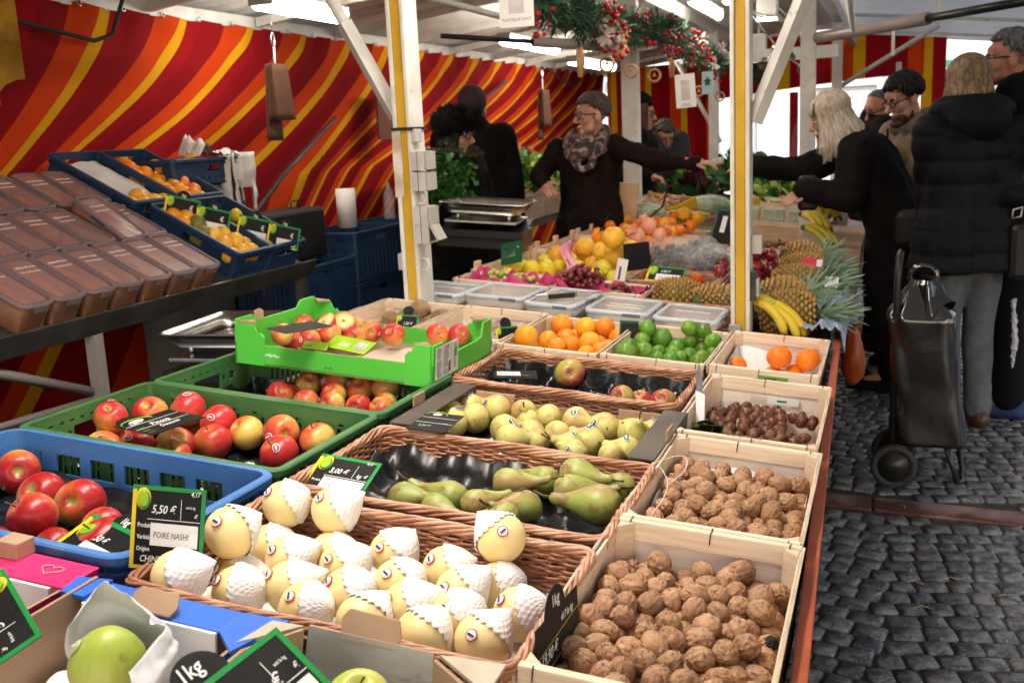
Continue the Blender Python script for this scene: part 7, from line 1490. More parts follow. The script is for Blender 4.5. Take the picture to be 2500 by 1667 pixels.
# notice board, scale and post fittings in the middle of the table
m = MB(); m.box((-1.66,6.33,-.03),(-1.45,6.35,.26)); tag(m.build('board', LW, None, TM @ Tr(0,0,0), bev=.003), 'pale upright board at the foot of the middle white post', 'board')
m = MB(); m.tube([(-1.42,6.36,.0),(-1.3,6.4,.12),(-1.28,6.45,.25),(-1.36,6.46,.36),(-1.42,6.45,.38)], .006, 6); tag(m.build('cable', RUB, None, TM), 'black cable looping beside the middle white post', 'cable')
def scale_unit(label, M, w, d, group='shop scales'):
    t = thing('shop_scale', label, 'scale', M, group); m = MB(); m.box((-w/2,-d/2,0),(w/2,d/2*.5,.09)); m.add([(-w/2,-d/2-.02,.0),(w/2,-d/2-.02,.0),(w/2,d/2*.5,.13),(-w/2,d/2*.5,.13),(-w/2,-d/2-.02,.05),(w/2,-d/2-.02,.05)], [(4,5,2,3)]); m.build('scale_body', [BLACKP], t, bev=.006)
    m = MB(); m.box((-w*.42,-d*.5,.12),(w*.42,d*.42,.135)); m.build('platform', STEEL, t, bev=.004)
    m = MB(); P0 = rpath(w*.8,d*.85,.03,3); P1 = rpath(w*.98,d*1.08,.04,3); n = len(P0); m.add([(p[0],p[1],.165) for p in P0]+[(p[0],p[1],.215) for p in P1]+[(p[0]*1.03,p[1]*1.03,.213) for p in P1], [tuple(range(n))]+[(i,(i+1) % n,n+(i+1) % n,n+i) for i in range(n)]+[(n+i,n+(i+1) % n,2*n+(i+1) % n,2*n+i) for i in range(n)], 0, True); o = m.build('weighing_pan', STEEL, t); o.modifiers.new('t','SOLIDIFY').thickness = .003
    for sx in (-1,1):
        for sy in (-1,1): m = MB(); m.tube([(sx*w*.3,sy*d*.3,.13),(sx*w*.3,sy*d*.3,.168)], .012, 8); m.build('pillar', STEEL, t)
    m = MB(); m.box((-w*.3,d*.5,.0),(w*.3,d*.56,.2)); m.build('display', GREYP, t, bev=.004); return t
scale_unit('steel pan scale with black body beside the grapefruit, before the woman in the scarf', TM @ Tr(-1.82,4.72,.02) @ Rz(8), .42, .36)
scale_unit('steel pan scale behind the bright green carton, under the shelf edge', Tr(-2.06,2.86,.675) @ Rz(6), .34, .40)
m = MB(); m.box((-2.35,2.5,.64),(-1.78,3.3,.672)); [m.box((x-.02,y-.02,0),(x+.02,y+.02,.639)) for x in (-2.3,-1.83) for y in (2.55,3.25)]; tag(m.build('side_table', DKMET), 'low dark side table carrying the near scale', 'table')
m = MB(); m.box((-2.2,4.4,.6),(-1.68,5.1,.632)); tag(m.build('side_table', DKMET), 'dark shelf carrying the scale by the grapefruit', 'table')
# ---------- tilted shelf at the tarp ----------
c_, s_ = 1/math.sqrt(1.25), .5/math.sqrt(1.25)
SM = Matrix(((0,-c_,s_,-2.5),(1,0,0,0),(0,s_,c_,.95),(0,0,0,1)))   # x along the stall, y up the slope, z off the shelf
sh = thing('tilted_shelf', 'dark metal tilted shelf with boxes and navy crates before the striped tarp', 'shelf', Tr(-2.5,3.0,0))
SI = Tr(2.5,-3.0,0)
m = MB(); m.box((1.9,.0,-.06),(4.1,1.0,-.045)); m.build('shelf_board', DKMET, sh, SI @ SM)
m = MB(); m.box((1.9,-.02,-.085),(4.12,-.008,.0)); m.build('front_lip', DKMET, sh, SI @ SM, bev=.003)
m = MB(); m.box((1.9,.5,-.045),(4.1,.515,-.0)); m.build('divider', DKMET, sh, SI @ SM)
for y in (2.02,2.72,4.05): m = MB(); m.box((-2.56,y-.022,0),(-2.52,y+.022,.9)); m.build('leg', DKMET if y != 2.72 else mat('dull_steel', (.25,.22,.21), rough=.5), sh, SI); m = MB(); m.box((-3.3,y-.02,0),(-3.26,y+.02,1.26)); m.build('leg', DKMET, sh, SI)
m = MB(); m.tube([(-2.6,1.9,1.0),(-2.56,2.72,.66)], .017, 6); m.build('brace', mat('dull_steel', (.25,.22,.21)), sh, SI); m = MB(); m.tube([(-2.56,2.72,.64),(-2.58,2.1,.66),(-2.6,1.9,.66)], .012, 6); m.build('brace', mat('dull_steel', (.25,.22,.21)), sh, SI)
DBOX = mat('tarp_tint_box', (.46,.28,.22), rough=.32, alpha=.5); DLID = mat('tarp_tint_lid', (.50,.26,.25), rough=.09, alpha=.5, spec=1.0, ior=1.7)  # pinkish reflection of the tarp put into the box and lid colours
conts = [mat('apricot_mix', (.50,.17,.04), (.32,.09,.03), sc=22, rough=.7, det=5), mat('berry_mix', (.36,.06,.03), (.20,.04,.025), sc=22, rough=.7, det=5), mat('nut_mix', (.46,.20,.10), (.30,.11,.06), sc=30, rough=.7, det=5), mat('date_mix', (.16,.075,.045), (.28,.14,.08), sc=22, rough=.7, det=5)]
rows_ = [('front',.02,[2.24,2.385,2.53,2.675,2.82,2.97,3.12,3.27]),('middle',.33,[2.44,2.585,2.73,2.875,3.02,3.18,3.32]),('back',.63,[2.72,2.86,3.02,3.18,3.33])]
for k, (rn, y0, xs) in enumerate(rows_):
    for i, x in enumerate(xs[1:]):
        q = conts[(i*2+k) % 4]; tilt = (k == 1 and i == 4)
        lab = f'frosted lidded box of dried fruit, {ORD[len(xs)-2-i]} from the navy crates in the {"lowest" if k == 0 else "middle" if k == 1 else "top"} shelf row'
        if tilt: lab = 'frosted lidded box propped up steeper than the other shelf boxes'
        lidbox(lab, SM @ Tr(x+.07,y0+.14,-.045+(.03 if tilt else 0)) @ (Rx(10) @ Rz(4) if tilt else Rz(rnd(-2,2))), .145, .285, .10 if k == 0 else .085, q, 'lidded boxes on the tilted shelf', ((.075,.006,4),(.045,.005,3)), DBOX, DLID, .8)
for lab, xa, xb, ya, yb in (('navy crate of grapefruit, oranges and green mangoes on the tilted shelf',3.555,3.80,.05,.51),('navy crate of small lemons at the end of the tilted shelf',3.81,4.065,.05,.51),('navy crate with white paper and five grapefruit, top of the tilted shelf',3.50,3.795,.55,1.02),('navy crate of oranges at the top end of the tilted shelf',3.805,4.105,.55,1.02)):
    plastic_crate(lab, xa, xb, ya, yb, .075, .13, NAVY, 'navy', 'navy crates on the tilted shelf', SM)
def inshelf(proto, pts, r0, lab, group, tm=SM):
    for i, (x, y, z, r) in enumerate(pts): proto.spawn(tm @ Tr(x,y,z) @ orient() @ Sc(r/r0), lab, group)
GFP = ballproto('grapefruit','grapefruit',.05,O_GF,sz=.95); ORP = ballproto('orange','orange',.034,O_OR,seed=2); LEP = ballproto('lemon','lemon',.034,O_LE,sz=1.05,nip=.08)
inshelf(GFP, [(3.59,.10,.03,.042),(3.66,.10,.035,.042),(3.73,.10,.03,.042),(3.62,.17,.045,.042),(3.70,.17,.05,.043),(3.76,.16,.03,.04),(3.64,.24,.05,.041),(3.72,.25,.04,.04)], .05, 'yellow grapefruit in the navy crate with the mangoes','grapefruit in the navy crate with mangoes')
inshelf(ballproto('mango','mango',.04,mat('green_mango', (.14,.16,.03), (.22,.15,.03), sc=12, rough=.4),sz=1.25,navel=False), [(3.60,.27,.04,.042),(3.64,.33,.05,.042)], .04, 'dull green mango beside the oranges in the navy crate','mangoes in the navy crate')
inshelf(ORP, [(3.60,.37,.05,.036),(3.655,.40,.055,.038),(3.62,.44,.05,.036),(3.70,.36,.05,.034)], .034, 'orange above the mangoes in the navy crate','oranges in the navy crate with mangoes')
inshelf(LEP, [(3.87+.055*(i % 4),.11+.08*(i//4)+.01*(i % 2),.03,.03) for i in range(8)]+[(4.0,.33,.03,.032),(4.03,.40,.03,.032)], .034, 'small lemon in the navy crate at the shelf end','lemons in the navy crate')
inshelf(GFP, [(3.54,.60,.03,.042),(3.615,.60,.03,.042),(3.69,.60,.03,.044),(3.755,.60,.03,.04),(3.66,.66,.03,.042)], .05, 'grapefruit below the white paper in the navy crate','grapefruit under white paper')
inshelf(ORP, [(3.84+.06*(i % 4)+.02*((i//4) % 2),.60+.058*(i//4),.025+.012*((i*7) % 3),.036) for i in range(26) if i % 4 < 4], .034, 'orange in the navy crate at the top of the shelf','oranges in the top navy crate')
m = MB(); m.sheet(lambda u, v: (3.52+.25*u, .63+.37*v, .04+.02*mnoise.noise(Vector((u*4,v*4,0)))), 12, 14); tag(m.build('paper_sheet', mat('grey_white_paper', (.62,.57,.55), rough=.8), None, SM), 'white paper sheet in the navy crate above the grapefruit', 'paper')
m = MB(); m.sheet(lambda u, v: (3.56+.10*u, .40+.1*v, .055+.03*mnoise.noise(Vector((u*6,v*6,3)))), 10, 10); tag(m.build('paper_sheet', mat('grey_white_paper', (.62,.57,.55)), None, SM), 'crumpled white paper behind the oranges in the lower navy crate', 'paper')
# crates piled behind and beside the shelf
def stackcrate(lab, x0, x1, y0, y1, z, h=.26): plastic_crate(lab, x0, x1, y0, y1, z, h, NAVY, 'navy', 'stacked navy crates by the tarp', Matrix())
k = 0
for (ya, yb, tops) in ((4.32,4.9,(.30,.58,.86)),(4.92,5.5,(.40,.70,.98)),(5.52,6.1,(.40,.70,.98))):
    for i, zt in enumerate(tops):
        stackcrate(f'navy stacking crate, {("bottom","middle","top")[i]} of the {("nearest","second","farthest")[k]} stack beside the tilted shelf', -3.1,-2.72,ya,yb,zt,.27)
    k += 1
stackcrate('navy crate on the grey tub behind the tilted shelf, draped with white bags', -3.45,-3.1,3.95,4.55,1.42,.12)
m = MB(); m.box((-3.42,4.0,.0),(-3.12,4.52,1.29)); m.box((-3.119,4.1,1.15),(-3.115,4.25,1.22),1); tag(m.build('tub', [mat('grey_tub', (.13,.13,.125), (.1,.1,.1), sc=6, rough=.5), BLACKP], bev=.01), 'tall grey plastic tub holding up the draped crate', 'tub')
bag = thing('shopper_bag', 'black shopper bag standing on the navy crates', 'bag', Tr(-3.0,4.62,.86)); m = MB(); m.box((-.12,-.32,0),(.1,.31,.27)); m.build('bag_body', mat('black_bag', (.012,.011,.011), rough=.6, bump=.3, bsc=12), bag, bev=.02); m = MB(); m.tube([(0,.12,.26),(0,.14,.31),(0,.2,.31),(0,.22,.26)], .006, 6); m.build('handle', BLACKP, bag)
m = MB(); vs, fs = textmesh('C  TAS', .05, 1, .1); m.add(vs, fs, 0, False, Tr(.1025,-.2,.06) @ Rz(90) @ Rx(90)); m.build('lettering', mat('dim_print', (.25,.3,.36)), bag)
m = MB(); m.lathe([(.018,0),(.055,.0),(.056,.22),(.018,.22)], 20); tag(m.build('paper_roll', mat('roll_paper', (.68,.62,.60), rough=.85, bump=.2, bsc=60), None, Tr(-2.93,5.22,.985)), 'white kitchen paper roll on the navy crates', 'paper roll')
m = MB(); m.lathe([(0,0),(.032,.0),(.034,.02),(.034,.14),(.026,.17),(.012,.2),(.012,.22),(0,.222)], 16); tag(m.build('bottle', FILM, None, Tr(-2.92,5.74,.985)), 'clear plastic bottle on the farthest navy crate stack', 'bottle')
BAGW = mat('carrier_bag', (.62,.58,.56), (.52,.48,.46), sc=8, rough=.55, bump=.3, bsc=20)
def carrier(label, x, y, z, w, h, seed):
    m = MB()
    def f(u, v):
        xx = (u-.5)*w*(1-.12*v); return (.02*math.sin(u*11+seed)+.015*mnoise.noise(Vector((u*5,v*5,seed))), xx, -h*v)
    poly = MB(); n = 14
    m.sheet(f, n, 12); keep = [i for i, q in enumerate(m.f) if not (sum(m.v[a][2] for a in q)/4 < -h*.62 and abs(sum(m.v[a][1] for a in q)/4-.01) < w*.17)]
    m.f = [m.f[i] for i in keep]; m.mi = [m.mi[i] for i in keep]; m.sm = [m.sm[i] for i in keep]
    o = m.build('carrier_bag', BAGW, None, Tr(x,y,z)); o.modifiers.new('t','SOLIDIFY').thickness = .002; tag(o, label, 'bag', 'white carrier bags on the draped crate'); return o
carrier('white carrier bag hanging open handles down from the draped crate', -3.08,4.47,1.44,.24,.30,1)
carrier('white carrier bag tucked behind the hanging one', -3.1,4.40,1.43,.16,.23,5)
m = MB(); m.sheet(lambda u, v: (-3.2+.12*u, 4.12+.34*v, 1.43+.09*math.exp(-((v-.2)/.12)**2)*(1-.5*u)+.05*abs(mnoise.noise(Vector((u*5,v*7,2))))), 12, 18); tag(m.build('carrier_bag', BAGW), 'crumpled white carrier bag lying on the draped crate', 'bag')
# paper bags hanging from the roof rail
PBAG = mat('brown_paper_bag', (.085,.03,.013), (.065,.024,.011), sc=5, rough=.85, bump=.15, bsc=20)
for lab, y, z, sc_ in (('stack of brown paper bags hanging from a ring before the tarp',5.0,1.93,1.0),('stack of brown paper bags hanging farther along the tarp',9.65,1.9,1.15)):
    t = thing('paper_bags', lab, 'paper bags', Tr(-3.2,y,z) @ Sc(sc_), 'brown paper bags hanging by the tarp')
    for i in range(5):
        m = MB(); m.sheet(lambda u, v: (.012*i+.01*math.sin(u*5+i), (u-.5)*.17*(.8+.25*v)+.012*(i-2)*v, -.03-(.30+.11*(i == 0))*v), 6, 8); o = m.build('bag', PBAG, t); o.modifiers.new('t','SOLIDIFY').thickness = .003
    m = MB(); m.tube([(.02,0,-.04),(.02,.005,.06)], .006, 6); m.build('string', PAPER, t); m = MB(); m.tube([(.02,.016*math.cos(a*PI/6),.10+.036*math.sin(a*PI/6)) for a in range(12)], .0045, 6, closed=True); m.build('ring', STEEL, t); m = MB(); m.tube([(.02,0,.136),(.02,0,.23)], .002, 5); m.build('wire', STEEL, t)
m = MB(); m.tube([(-3.44,3.2,2.07),(-3.42,3.45,2.02),(-3.42,3.9,1.97),(-3.4,4.0,2.0),(-3.38,4.05,2.12),(-3.36,4.07,2.2)], .01, 8); m.tube([(-3.44,3.3,2.05),(-3.43,3.42,2.03)], .025, 8); tag(m.build('power_cable', RUB), 'black power cable with a plug sagging along the tarp top', 'cable')
m = MB(); m.tube([(-3.3,10.2,2.1),(-3.28,10.6,2.0),(-3.28,11.1,1.95),(-3.3,11.4,2.1)], .012, 6); tag(m.build('power_cable', RUB), 'black cable sagging at the far end of the tarp', 'cable')
HOSE = mat('grey_hose', (.06,.05,.05), rough=.4)
m = MB(); m.tube([(-3.36,4.75,.98),(-3.38,5.35,1.32),(-3.40,6.0,1.62)], .014, 8); tag(m.build('tarp_pole', HOSE), 'dark grey pole leaning on the tarp behind the near striped post', 'pole'); m = MB(); m.tube([(-3.38,7.4,1.35),(-3.4,8.4,1.7),(-3.42,9.3,1.95)], .014, 8); tag(m.build('tarp_pole', HOSE), 'dark grey pole leaning on the tarp above the kale', 'pole')
m = MB(); m.box((-3.385,7.55,1.45),(-3.37,7.85,1.78)); tag(m.build('patch', mat('brown_patch', (.12,.045,.025), rough=.8), None, Tr(0,-1.0,.02)), 'brown board hanging on the tarp behind the near post', 'board')
# greens and cartons on the back shelf behind the vendors
m = MB(); m.box((-3.2,6.3,.82),(-2.35,10.4,.86)); [m.box((x-.02,y-.02,0),(x+.02,y+.02,.819)) for x in (-3.15,-2.4) for y in (6.4,8.3,10.3)]; tag(m.build('back_shelf', mat('grey_shelf', (.16,.155,.16), rough=.5)), 'grey back shelf of greens behind the vendors', 'shelf')
leafheap('kale_heap','heap of green curly kale on the back shelf behind the vendors','greens',Tr(-2.66,7.4,1.04),(.34,.75),.26,620,.075,[LG2,LG2,LY,LG1],12,M0=Matrix())
leafheap('kale_heap','yellow green lettuce heap at the end of the back shelf','greens',Tr(-2.75,8.7,1.02),(.3,.5),.2,130,.13,[LY,LG1],13,M0=Matrix())
for i, (y, z) in enumerate(((6.75,1.04),(7.4,1.04),(8.05,1.04))): wooden_crate(f'slatted wooden crate under the kale on the back shelf, {ORD[i]} from the woman with celery', -2.9,-2.35,y-.3,y+.3,z,.17,'crates on the back shelf',frame=Matrix(),wm=POPW)
CARR = mat('orange_carton', (.52,.17,.06), (.44,.13,.05), sc=20, rough=.7)
for i, y in enumerate((6.9,7.7,8.5)):
    t = thing('root_carton', f'open carton of root vegetables above the kale, {ORD[i]} along the tarp', 'carton', Tr(-3.1,y,1.2) @ Ry(24), 'cartons above the kale'); m = MB(); m.box((-.2,-.36,0),(.2,.36,.02)); m.box((-.2,-.36,.02),(-.19,.36,.13)); m.box((.19,-.36,.02),(.2,.36,.13)); m.box((-.19,-.36,.02),(.19,-.35,.13)); m.build('carton_body', KRAFT, t)
    m = MB(); rg = random.Random(i)
    for _ in range(80): m.ball((rg.uniform(-.17,.17),rg.uniform(-.33,.33),rg.uniform(.07,.13)), rg.uniform(.025,.035), 9, 6)
    m.build('roots', CARR, t)['kind'] = 'stuff'
# orange bag and straw under the table edge
m = MB(); m.ball((0,0,0), (.05,.09,.13), 18, 14, fn=lambda v: Vector((v.x*(1.0-.3*v.z), v.y*(1-.3*v.z), v.z))*(1+.15*mnoise.noise(v*3))); tag(m.build('plastic_bag', mat('orange_bag', (.48,.11,.02), (.4,.08,.015), sc=5, rough=.35, bump=.4, bsc=12), None, Tr(-.14,4.75,.42)), 'orange plastic bag hanging under the table edge', 'bag')
# garland
gl = thing('christmas_garland', 'pine garland with red berries and pale flowers hung under the roof', 'garland', Tr(-1.4,4.2,2.0))
NEED = mat('pine_needles', (.014,.06,.026), (.035,.10,.045), sc=20, rough=.6); FROST = mat('frosted_needles', (.22,.30,.24), rough=.7); BERR = mat('berry_red', (.45,.012,.02), (.32,.008,.014), sc=30, rough=.18); FLOW = mat('pale_flower', (.75,.66,.58), (.8,.74,.68), sc=20, rough=.7)
rg = random.Random(5); nm = MB(); fm = MB(); bmm = MB(); ff = MB()
def gpt(s): return Vector((-1.395-.03*s/4+.02*math.sin(s*3), 4.15+s, 2.03-.04*math.sin(s*1.7)))
for i in range(2700):
    s = (i/2700)**1.15*9.3; c_0 = gpt(s)
    if 5.6 < s < 7.2: continue
    d = Vector((rg.uniform(-1,1), rg.uniform(-.6,.6), rg.uniform(-1,.9))).normalized(); L = rg.uniform(.06,.14); tgt = (fm if rg.random() < .12 else nm)
    for q in range(13):
        t_ = q/13; p = c_0+d*L*(.25+.75*t_); e = (d*.55+Vector((rg.uniform(-1,1),rg.uniform(-1,1),rg.uniform(-1,1)))).normalized()*.04; w_ = e.cross(d).normalized()*.0042
        tgt.add([p-w_, p+w_, p+e*1.2], [(0,1,2)])
nm.build('pine_twigs', NEED, gl, Tr(1.4,-4.2,-2.0)); fm.build('frosted_twigs', FROST, gl, Tr(1.4,-4.2,-2.0))
for i in range(34):
    s = rg.uniform(0,5.4) if i < 29 else rg.uniform(7.3,9.2); c_0 = gpt(s)+Vector((rg.uniform(.03,.12),rg.uniform(-.09,-.02),rg.uniform(-.12,.06))); bmm = MB()
    for q in range(rg.randrange(5,11)): bmm.ball(c_0+Vector((rg.uniform(-.05,.05),rg.uniform(-.05,.05),rg.uniform(-.07,.05))), rg.uniform(.009,.016), 10, 7)
    bmm.build('berry_sprig', BERR, gl, Tr(1.4,-4.2,-2.0))
for i in range(10):
    ff = MB(); s = rg.uniform(0,5.3); c_0 = gpt(s)+Vector((rg.uniform(.0,.12),rg.uniform(-.08,.0),rg.uniform(-.1,.09)))
    for q in range(22):
        d = Vector((rg.uniform(-1,1),rg.uniform(-1,.4),rg.uniform(-1,1))).normalized(); F = Matrix.Translation(c_0) @ axis(d)
        ff.add([F @ Vector(v) for v in ((-.004,0,0),(.004,0,0),(.007,.003,.045),(-.007,.003,.045),(0,.0,.06))], [(0,1,2,3),(3,2,4)])
    ff.build('flower', FLOW, gl, Tr(1.4,-4.2,-2.0))
WOODO = mat('ornament_wood', (.55,.34,.16), (.42,.24,.10), sc=14, rough=.6)
for i, (s, dz, r, kind) in enumerate(((.55,-.22,.03,1),(1.15,-.20,.036,0),(1.75,-.24,.034,0),(2.25,-.28,.036,0),(2.75,-.22,.03,1),(3.4,-.27,.034,0),(4.0,-.29,.036,0),(4.9,-.3,.036,0),(8.2,-.25,.05,0))):
    p = gpt(s)+Vector((.03,-.04,dz)); t = thing('wood_ornament', f'{"carved wooden peg" if kind else "wooden ring"} ornament hanging from the garland, {ORD[i]} from the hanging notice', 'ornament', Matrix.Translation(p), 'wooden ornaments under the garland')
    m = MB()
    if kind: m.tube([(0,0,.06),(.004,0,.0),(0,0,-.07)], [.016,.022,.012], 7)
    else: m.tube([(r*math.cos(a*PI/10),0,r*math.sin(a*PI/10)) for a in range(20)], .008, 7, closed=True); m.prism([(0,.018),(.012,-.006),(-.012,-.006)], -.004, .004, M=Rx(90))
    m.build('ornament_body', WOODO, t); m = MB(); m.tube([(0,0,r),(0,.02,.2)], .0015, 4); m.build('thread', STEM, t)
t = thing('wood_ornament', 'small tan plush animal ornament on the garland before the middle post', 'ornament', Matrix.Translation(gpt(1.5)+Vector((.04,-.08,-.13)))); m = MB(); m.ball((0,0,.0), (.045,.035,.05), 14, 10); m.ball((.01,-.01,.055), .034, 12, 9); [m.tube([(x,0,.075),(x*1.5,0,.105)], [.012,.004], 6) for x in (-.018,.03)]; m.build('ornament_body', mat('tan_plush', (.50,.26,.08), (.62,.5,.4), sc=18, rough=.9), t); m = MB(); [m.ball((x,-.042,.06), .006, 8, 6) for x in (0,.022)]; m.build('eye', BLACKP, t)
# hanging notices
def notice(lab, x, y, z, w, h, mt, txt, ry=0, rz=0, pic=True):
    t = thing('hanging_notice', lab, 'notice', Tr(x,y,z) @ Rz(rz) @ Ry(ry), 'notices hanging over the stall'); m = MB(); m.box((-w/2,-.002,-h),(w/2,.002,0)); m.build('sheet', mt, t)
    m = MB(); m.tube([(0,0,0),(0,0,.1)], .002, 4); m.build('string', STEM, t)
    if pic: m = MB(); m.box((-w*.22,-.0035,-h*.78),(w*.22,-.0022,-h*.18)); m.build('printed_picture', mat('grey_photo', (.50,.46,.47), (.62,.58,.58), sc=12, rough=.7), t)
    if txt is None:
        if pic: m = MB(); m.box((-w*.2,-.0034,-h*.9),(w*.2,-.0022,-h*.885)); m.box((-w*.28,-.0034,-h*.95),(w*.28,-.0022,-h*.935)); m.build('lettering', mat('grey_ink', (.12,.12,.14)), t)
        return
    vs, fs = textmesh(txt, w*.11, 1, 0, align='CENTER'); m = MB(); m.add(vs, fs, 0, False, Tr(0,-.003,-h*.9) @ Rx(90)); m.build('lettering', mat('grey_ink', (.12,.12,.14)), t)
notice('white notice with a grey picture hanging nearest the yellow post', -1.42,4.02,2.12,.145,.235,PAPER,'PLASTIQUE SONT')
notice('white notice hanging tilted in front of the striped drape', -1.14,6.1,1.76,.115,.19,PAPER,None, -3, 4)
notice('small pale blue notice with a green sprig by the striped post', -1.155,7.0,1.81,.075,.145,mat('pale_blue_card', (.42,.60,.66), rough=.6),None, 0, 0, False)
m = MB(); m.ball((-1.155,6.994,1.745), (.02,.003,.025), 10, 7, fn=lambda v: 1+.4*math.sin(5*math.atan2(v.z,v.x))); tag(m.build('printed_sprig', LG2), 'green sprig printed on the pale blue notice', 'print')
m = MB(); m.sheet(lambda u, v: (-.27+.05*u*(1-.4*v)+.07*v, 5.4+.03*math.sin(u*8+v*4), 2.2-.33*v), 8, 10); o = m.build('plastic_strip', mat('white_film', (.72,.7,.68), rough=.4), None); tag(o, 'white plastic bag hanging from the roof beside the right brace', 'bag')
m = MB(); m.sheet(lambda u, v: (-3.36+.05*math.sin(u*7), 3.15+.22*u, 2.12-.5*v*(1-.3*u)+.02*math.sin(u*9)), 10, 10); o = m.build('dried_bouquet', mat('mustard_cloth', (.45,.25,.02), (.3,.15,.02), sc=12, rough=.8, bump=.4, bsc=20), None); tag(o, 'mustard cloth bundle hanging at the near top of the tarp', 'cloth')
# ---------- chalk price cards ----------
SLATE = mat('slate_card', (.010,.0095,.0095), (.015,.014,.014), sc=20, rough=.55, spec=.2); CGRN = mat('card_green', (.012,.24,.05), rough=.4); CYEL = mat('card_yellow', (.70,.55,.02), rough=.4); CLIM = mat('card_lime', (.28,.48,.02), rough=.4); CWH = mat('card_white', (.74,.74,.74), rough=.5); CINK = mat('card_ink', (.06,.06,.06), rough=.5); CYT = mat('yellow_chalk', (.55,.45,.06), rough=.7)
CM = [SLATE, CGRN, CYEL, CLIM, CWH, CINK, CHALK, CYT, mat('dark_green_card', (.008,.075,.03), rough=.45)]
def price_card(label, M, w, h, style, items, disc=None, group='price cards on the fruit'):
    """items: (text, x, y, size, material index, shear) in card units of its width; style: g green and yellow frame with an olive emblem, p plain slate with lime script rim, y slate with yellow lines"""
    t = thing('price_card', label, 'price card', M, group); R = lambda a, b, c, d, z0, z1, mi: m.box((a*w,b*h,z0),(c*w,d*h,z1),mi)
    m = MB(); m.box((0,0,-.0015),(w,h,0))
    if disc: m.lathe([(0,-.0012),(disc[2]*w,-.0012),(disc[2]*w,-.0001),(0,-.0001)], 28, M=Tr(disc[0]*w,disc[1]*h,0), sm=False)
    m.build('card_face', [SLATE], t)
    m = MB()
    if style == 'g':
        b = .055; k = w/h
        R(0,1-b*k,1,1,.0,.0007,1); R(1-b,0,1,1-b*k,.0,.0007,1); R(0,0,b,1-b*k,.0,.0007,2); R(b,0,1-b,b*k*.8,.0,.0007,2)
        m.ball((.15*w,h-.17*w,.0006), (.105*w,.15*w,.0006), 20, 6, 2); m.ball((.165*w,h-.19*w,.0012), (.082*w,.12*w,.0006), 20, 6, 1); m.ball((.15*w,h-.175*w,.0018), (.075*w,.11*w,.0006), 20, 6, 3); m.build('frame_print', CM, t)
    if style == 'p':
        n = 22; m.tube([((.33+.27*math.cos(PI*i/n))*w, h*(.86+.17*math.sin(PI*i/n))+(.012*w if i % 2 else 0), .0004) for i in range(n+1)], .0013, 4, 3); m.ball((.33*w,.90*h,.0005), (.13*w,.075*h,.0005), 20, 6, 4)
        for yy in (.70,.42): m.box((.02*w,yy*h,.0002),(.98*w,yy*h+.001,.0007),6)
        m.build('frame_print', CM, t)
    if style == 'y':
        for yy in (.66,.40,.18): m.add([(.0,yy*h-.02*h,.0005),(w,yy*h+.1*h,.0005),(w,yy*h+.1*h+.0012,.0005),(0,yy*h-.02*h+.0012,.0005)], [(0,1,2,3)], 7)
        m.build('frame_print', CM, t)
    m = MB()
    for it in items:
        if it[0] == '#': R(it[1],it[2],it[3],it[4],.0006,.0011,it[5]); continue
        tx, x, y, s, mi, shr = it[:6]; vs, fs = textmesh(tx, s*w, it[6] if len(it) > 6 else .8, shr, .012 if mi == 6 else .004)
        m.add([(a+x*w, b+y*h, .0014) for a, b, c in vs], fs, mi)
    m.build('lettering', CM, t); return t
def from4(q):
    a, b, c, d = [TM @ Vector(v) for v in q]; x = ((b-a)+(c-d)); y = ((a-d)+(b-c)); w = x.length/2; h = y.length/2; x.normalize(); z = x.cross(y).normalized(); y = z.cross(x)
    o = (a+b+c+d)/4-x*w/2-y*h/2; return Matrix(((x.x,y.x,z.x,o.x),(x.y,y.y,z.y,o.y),(x.z,y.z,z.z,o.z),(0,0,0,1))), w, h
FORM = [('Produit',.09,.50,.085,6,0,.7),('Variété',.09,.36,.085,6,0,.7),('Origine',.09,.22,.085,6,0,.7),('Catégorie  Calibre',.66,.21,.055,6,0,.6),('#',.22,.60,.94,.607,6),('#',.67,.62,.676,.86,6),('soit le kg',.74,.76,.05,6,0,.7),('€',.86,.64,.09,6,.1)]
up = lambda x, y, z, yaw, tilt: TM @ Tr(x,y,z) @ Rz(yaw) @ Rx(tilt)
price_card('upright chalk card reading POIRE NASHI, 5,50 and CHINE before the foam netted pears', up(-.982,1.125,-.008,12,78), .112, .122, 'g', FORM+[('5,50 €',.27,.68,.155,6,.25),('4,17',.80,.91,.09,6,.2),('#',.27,.29,.92,.56,4),('POIRE NASHI',.31,.385,.115,5,.15,.72),('CHINE',.14,.09,.12,6,.2)])
price_card('chalk card reading CONFERANCE, 3,00, leaning in the basket of long green pears', up(-.952,1.532,-.028,-2,26), .128, .104, 'g', [('3,00 €',.28,.58,.14,6,.25),('#',.24,.50,.94,.51,6),('#',.68,.54,.685,.84,6),('kg. €',.74,.56,.1,6,.3),('#',.26,.15,.93,.47,4),('CONFERANCE',.34,.24,.105,5,0,.95),('Produit',.1,.34,.06,6,0),('Catégorie  Calibre',.62,.06,.045,6,0),('4,13',.78,.90,.07,6,.2)])
M_, w_, h_ = from4(D['c_pin']); price_card('slate chalk card reading Pinova, 2,80, lying flat on the apples', M_ @ Tr(0,0,.004), w_, h_, 'p', [('2,80 €',.12,.72,.12,6,.3),('1kg',.25,.86,.07,5,.1),('Pinova',.32,.44,.16,6,.35),('Deutschl',.34,.22,.12,6,.35),('Produit',.04,.44,.06,3,.1),('Variété',.04,.25,.05,3,.1),('Origine',.04,.12,.05,3,.1)], (.33,.88,.28))
